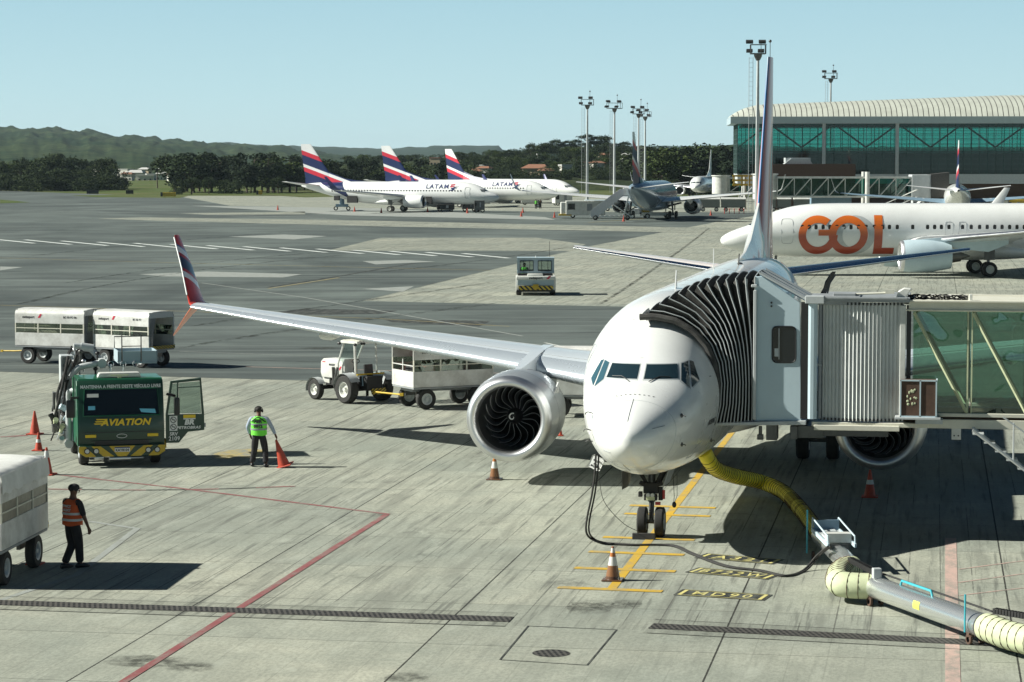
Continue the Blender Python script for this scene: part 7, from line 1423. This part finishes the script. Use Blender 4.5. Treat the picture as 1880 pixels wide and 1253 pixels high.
gpu = box_truck(1075, 401, 6.0, 2.2, 2.0, 'white ground power unit van with yellow front bumper, left of the passenger stairs'); b = MB(); b.box((-3.0, 1.0, 1.5), (1.6, 1.8, 1.9)); b.build('cab', M['paintw'], gpu, bevel=.1); b = MB(); b.box((-3.1, 1.0, .5), (1.9, 2.0, .25)); b.build('bumper', M['yellow'], gpu)
ss = thing('passenger_stairs', 'white mobile passenger stairs rising to the right beside the rear-view jet', 'stairs', tuple(G(1112, 405)), YAW); b = MB()
for y in (0, 1.6): b.prism([(-2.2, .5), (-1.2, .5), (2.6, 3.6), (2.6, 4.6), (2.2, 4.6), (-2.2, 1.4)], 'y', y, y + .08)
b.build('side_panel', M['lgrey'], ss, 0); b = MB(); [b.box((-1.9 + 4.2*i/12, .8, .7 + 2.9*i/12), (.4, 1.5, .08)) for i in range(13)]; b.box((3.2, .8, 3.6), (1.6, 1.6, .12)); b.build('steps', M['grey'], ss, 0)
b = MB(); b.box((3.3, .8, 4.2), (1.4, 1.6, 1.1)); b.build('platform', M['paintw'], ss, 0); b = MB(); b.tube([(3.4, .1, 3.6), (2.6, .1, .6)], .12, 5); b.tube([(1.0, .1, 2.4), (3.6, .1, .6)], .1, 5); b.box((1.0, .8, .55), (6.2, 1.5, .25)); b.build('frame', M['paintw'], ss, 0); b = MB().at(-.2, -.01, 2.1, 0, R(-39)); b.text('Dnata', .5, .015); b.build('lettering', M['inkb'], ss, 0) if 0 else None
for x in (-1.5, 3.2):
    for y in (.1, 1.5): b = MB(); wheel(b, (x, y, .38), .38, .3, (0, 1, 0), 12); b.build('wheel', M['rubber'], ss)
bl = thing('belt_loader', 'white belt loader with black belt under the rear-view jet', 'belt loader', tuple(G(1208, 402)), YAW + .1); b = MB(); b.box((0, .8, .7), (5, 1.5, .5)); b.build('chassis', M['paintw'], bl, bevel=.05); b = MB().at(.5, .8, 1.6, 0, R(-14)); b.box((0, 0, 0), (6.5, .9, .22)); b.build('belt', M['black'], bl); b = MB(); b.box((-1.8, .8, 1.4), (1.0, 1.3, 1.0)); b.build('seat_box', M['hazard'], bl)
for x in (-1.6, 1.6):
    for y in (.1, 1.5): b = MB(); wheel(b, (x, y, .4), .4, .3, (0, 1, 0), 14); wl = b.build('wheel', M['rubber'], bl); b = MB(); hub(b, (x, y, .4), .4, .29, (0, 1, 0), 12); b.build('rim', M['paintw'], wl)
box_truck(1172, 399, 4.5, .9, 1.6, 'low white flatbed loader beneath the tail of the rear-view jet', name='loader', cat='loader')
box_truck(1190, 384, 6.5, 2.0, 2.2, 'grey green service truck behind the rear-view jet wheels', M['panelw'])
box_truck(976, 377, 4.2, 1.7, 2, 'white van behind the nose of the front striped jet'); box_truck(1035, 378, 3.6, 2.0, 2, 'white van under the nose of the third striped jet', rz=.3)
box_truck(862, 389, 2.6, 1.2, 1.4, 'low dark cargo loader below the front hold of the front striped jet', M['gunmetal'], name='cargo_loader', cat='cargo loader'); box_truck(818, 390, 3.0, .9, 1.4, 'low dark baggage tractor under the engine of the front striped jet', M['dark'], name='baggage_tractor', cat='tractor'); box_truck(880, 391, 1.8, 1.6, 1.2, 'dark ground power cart beside the nose wheels of the front striped jet', M['gunmetal'], name='power_cart', cat='cart')
ts = thing('tail_stand', 'small wheeled grey stand propping the tail of the front striped jet', 'tail stand', tuple(G(628, 387)), YAW); b = MB(); b.box((0, 0, .9), (2.2, 1, .5)); b.cyl((0, 0, 1), (0, 0, 3.0), .45, .35); b.build('frame', M['boxblue'], ts)
for x in (-1.1, 1.1): b = MB(); wheel(b, (x, 0, .4), .4, .4, (0, 1, 0), 12); b.build('wheel', M['rubber'], ts)
def far_cart(u, v, label, L_=6.2): 
    o = thing('container_dolly', label, 'baggage dolly', tuple(G(u, v)), YAW, 'far baggage dollies'); b = MB(); b.box((0, .8, .75), (L_, 1.6, .15)); b.build('chassis', M['gunmetal'], o, 0); b = MB(); b.box((0, .8, 1.5), (L_ - .1, 1.55, 1.4)); b.build('mesh_side', M['grey2'], o, 0); b = MB(); b.loft([[(x, .8 + .95*math.cos(a), 2.15 + .3*math.sin(a)) for a in [math.pi*k_/8 for k_ in range(9)]] for x in (-L_/2, L_/2)]); b.build('cover', M['paintw'], o, 40)
    for x in (-.32, .32): b = MB(); wheel(b, (L_ * x, .1, .38), .38, .25, (0, 1, 0), 14); wl = b.build('wheel', M['rubber'], o); b = MB(); hub(b, (L_ * x, .1, .38), .38, .24, (0, 1, 0), 10); b.build('rim', M['paintw'], wl)
M['grey2'] = mat('mesh cage grey', (.20, .22, .20), .7, dirt=.5, dscale=8)
for u, v, L_, lb in ((1303, 389, 3.6, 'white covered far dolly just right of the rear-view jet engine'), (1347, 389, 4.2, 'far dolly with grey mesh sides left of the big fin'), (1412, 389, 2.4, 'leftmost covered far dolly behind the nose of the orange lettered airliner'), (1440, 389, 2.4, 'second covered far dolly behind the orange lettered airliner'), (1478, 389, 3.8, 'widest covered far dolly behind the orange lettered airliner')): far_cart(u, v, lb, L_)
rbx = thing('barrier', 'low red barriers on the ground left of the big fin', 'barrier', tuple(G(1348, 393)), YAW); b = MB()
for i in range(5): b.box((-1.6 + i * .8, 0, .45), (.08, .5, .9)); b.box((-1.6 + i * .8 + .2, 0, .8), (.7, .08, .1))
b.build('frame', M['red'], rbx, 0)
yf = thing('yellow_gantry', 'yellow railed platform by the far boarding bridge', 'platform', tuple(far(1356, 455, 0)), YAW); b = MB()
for z in (zat(322, 455), zat(330, 455), zat(338, 455)): b.box((1.2, 0, z), (5.0, .2, .35))
for x in (-1, .4, 1.8, 3.2): b.box((x, 0, zat(331, 455)), (.25, .2, 2.0))
b.build('railing', M['yellow'], yf, 0); b = MB(); b.cyl((1, .3, 0), (1, .3, 6), .25); b.build('column', M['paintw'], yf)
gx = thing('store_shed', 'grey equipment box behind the orange lettered airliner, below the far bridge', 'shed', tuple(far(1524, 400, 0)), YAW); b = MB(); b.box((0, 1, 1.6), (6.4, 2, 3.0)); b.build('wall', M['boxblue'], gx, 0); b = MB(); b.box((0, 1, 3.15), (6.6, 2.2, .1)); b.build('roof', M['lgrey'], gx, 0)
for u, L_, h_, m_, lb in ((1830, 4.0, 2.2, 'cream', 'cream van in front of the terminal right of the tail-on jet'), (1866, 3.0, 2.0, 'yellow', 'small yellow service vehicle at the right edge before the terminal'), (1800, 2.6, 1.6, 'dark', 'dark baggage tractor right of the tail-on jet'), (1690, 2.6, 2.0, 'lgrey', 'grey van left of the tail-on jet')):
    p = far(u, 398, 0); vv = 297.5 + 8.478 * FPX / 398; box_truck(u, vv, L_, h_, 1.8, lb, M[m_])
box_truck(1100, 388, 5.0, 1.5, 2.0, 'pale van behind the passenger stairs', M['panelw'])

# ================================================================ the air itself
b = MB(); b.box((0, 4650, 49), (15000, 9700, 102.2)); hz_ = b.build('haze', M['dark'], None, 0); hz_['kind'] = 'stuff'; hz_.data.materials.clear()
t = NT('haze air'); pv = t.t.nodes.new('ShaderNodeVolumePrincipled'); pv.inputs['Color'].default_value = (.70, .90, 1.0, 1); pv.inputs['Density'].default_value = 3.8e-5; pv.inputs['Anisotropy'].default_value = .2
t.t.links.new(pv.outputs[0], t.out.inputs[1]); hz_.data.materials.append(t.m)
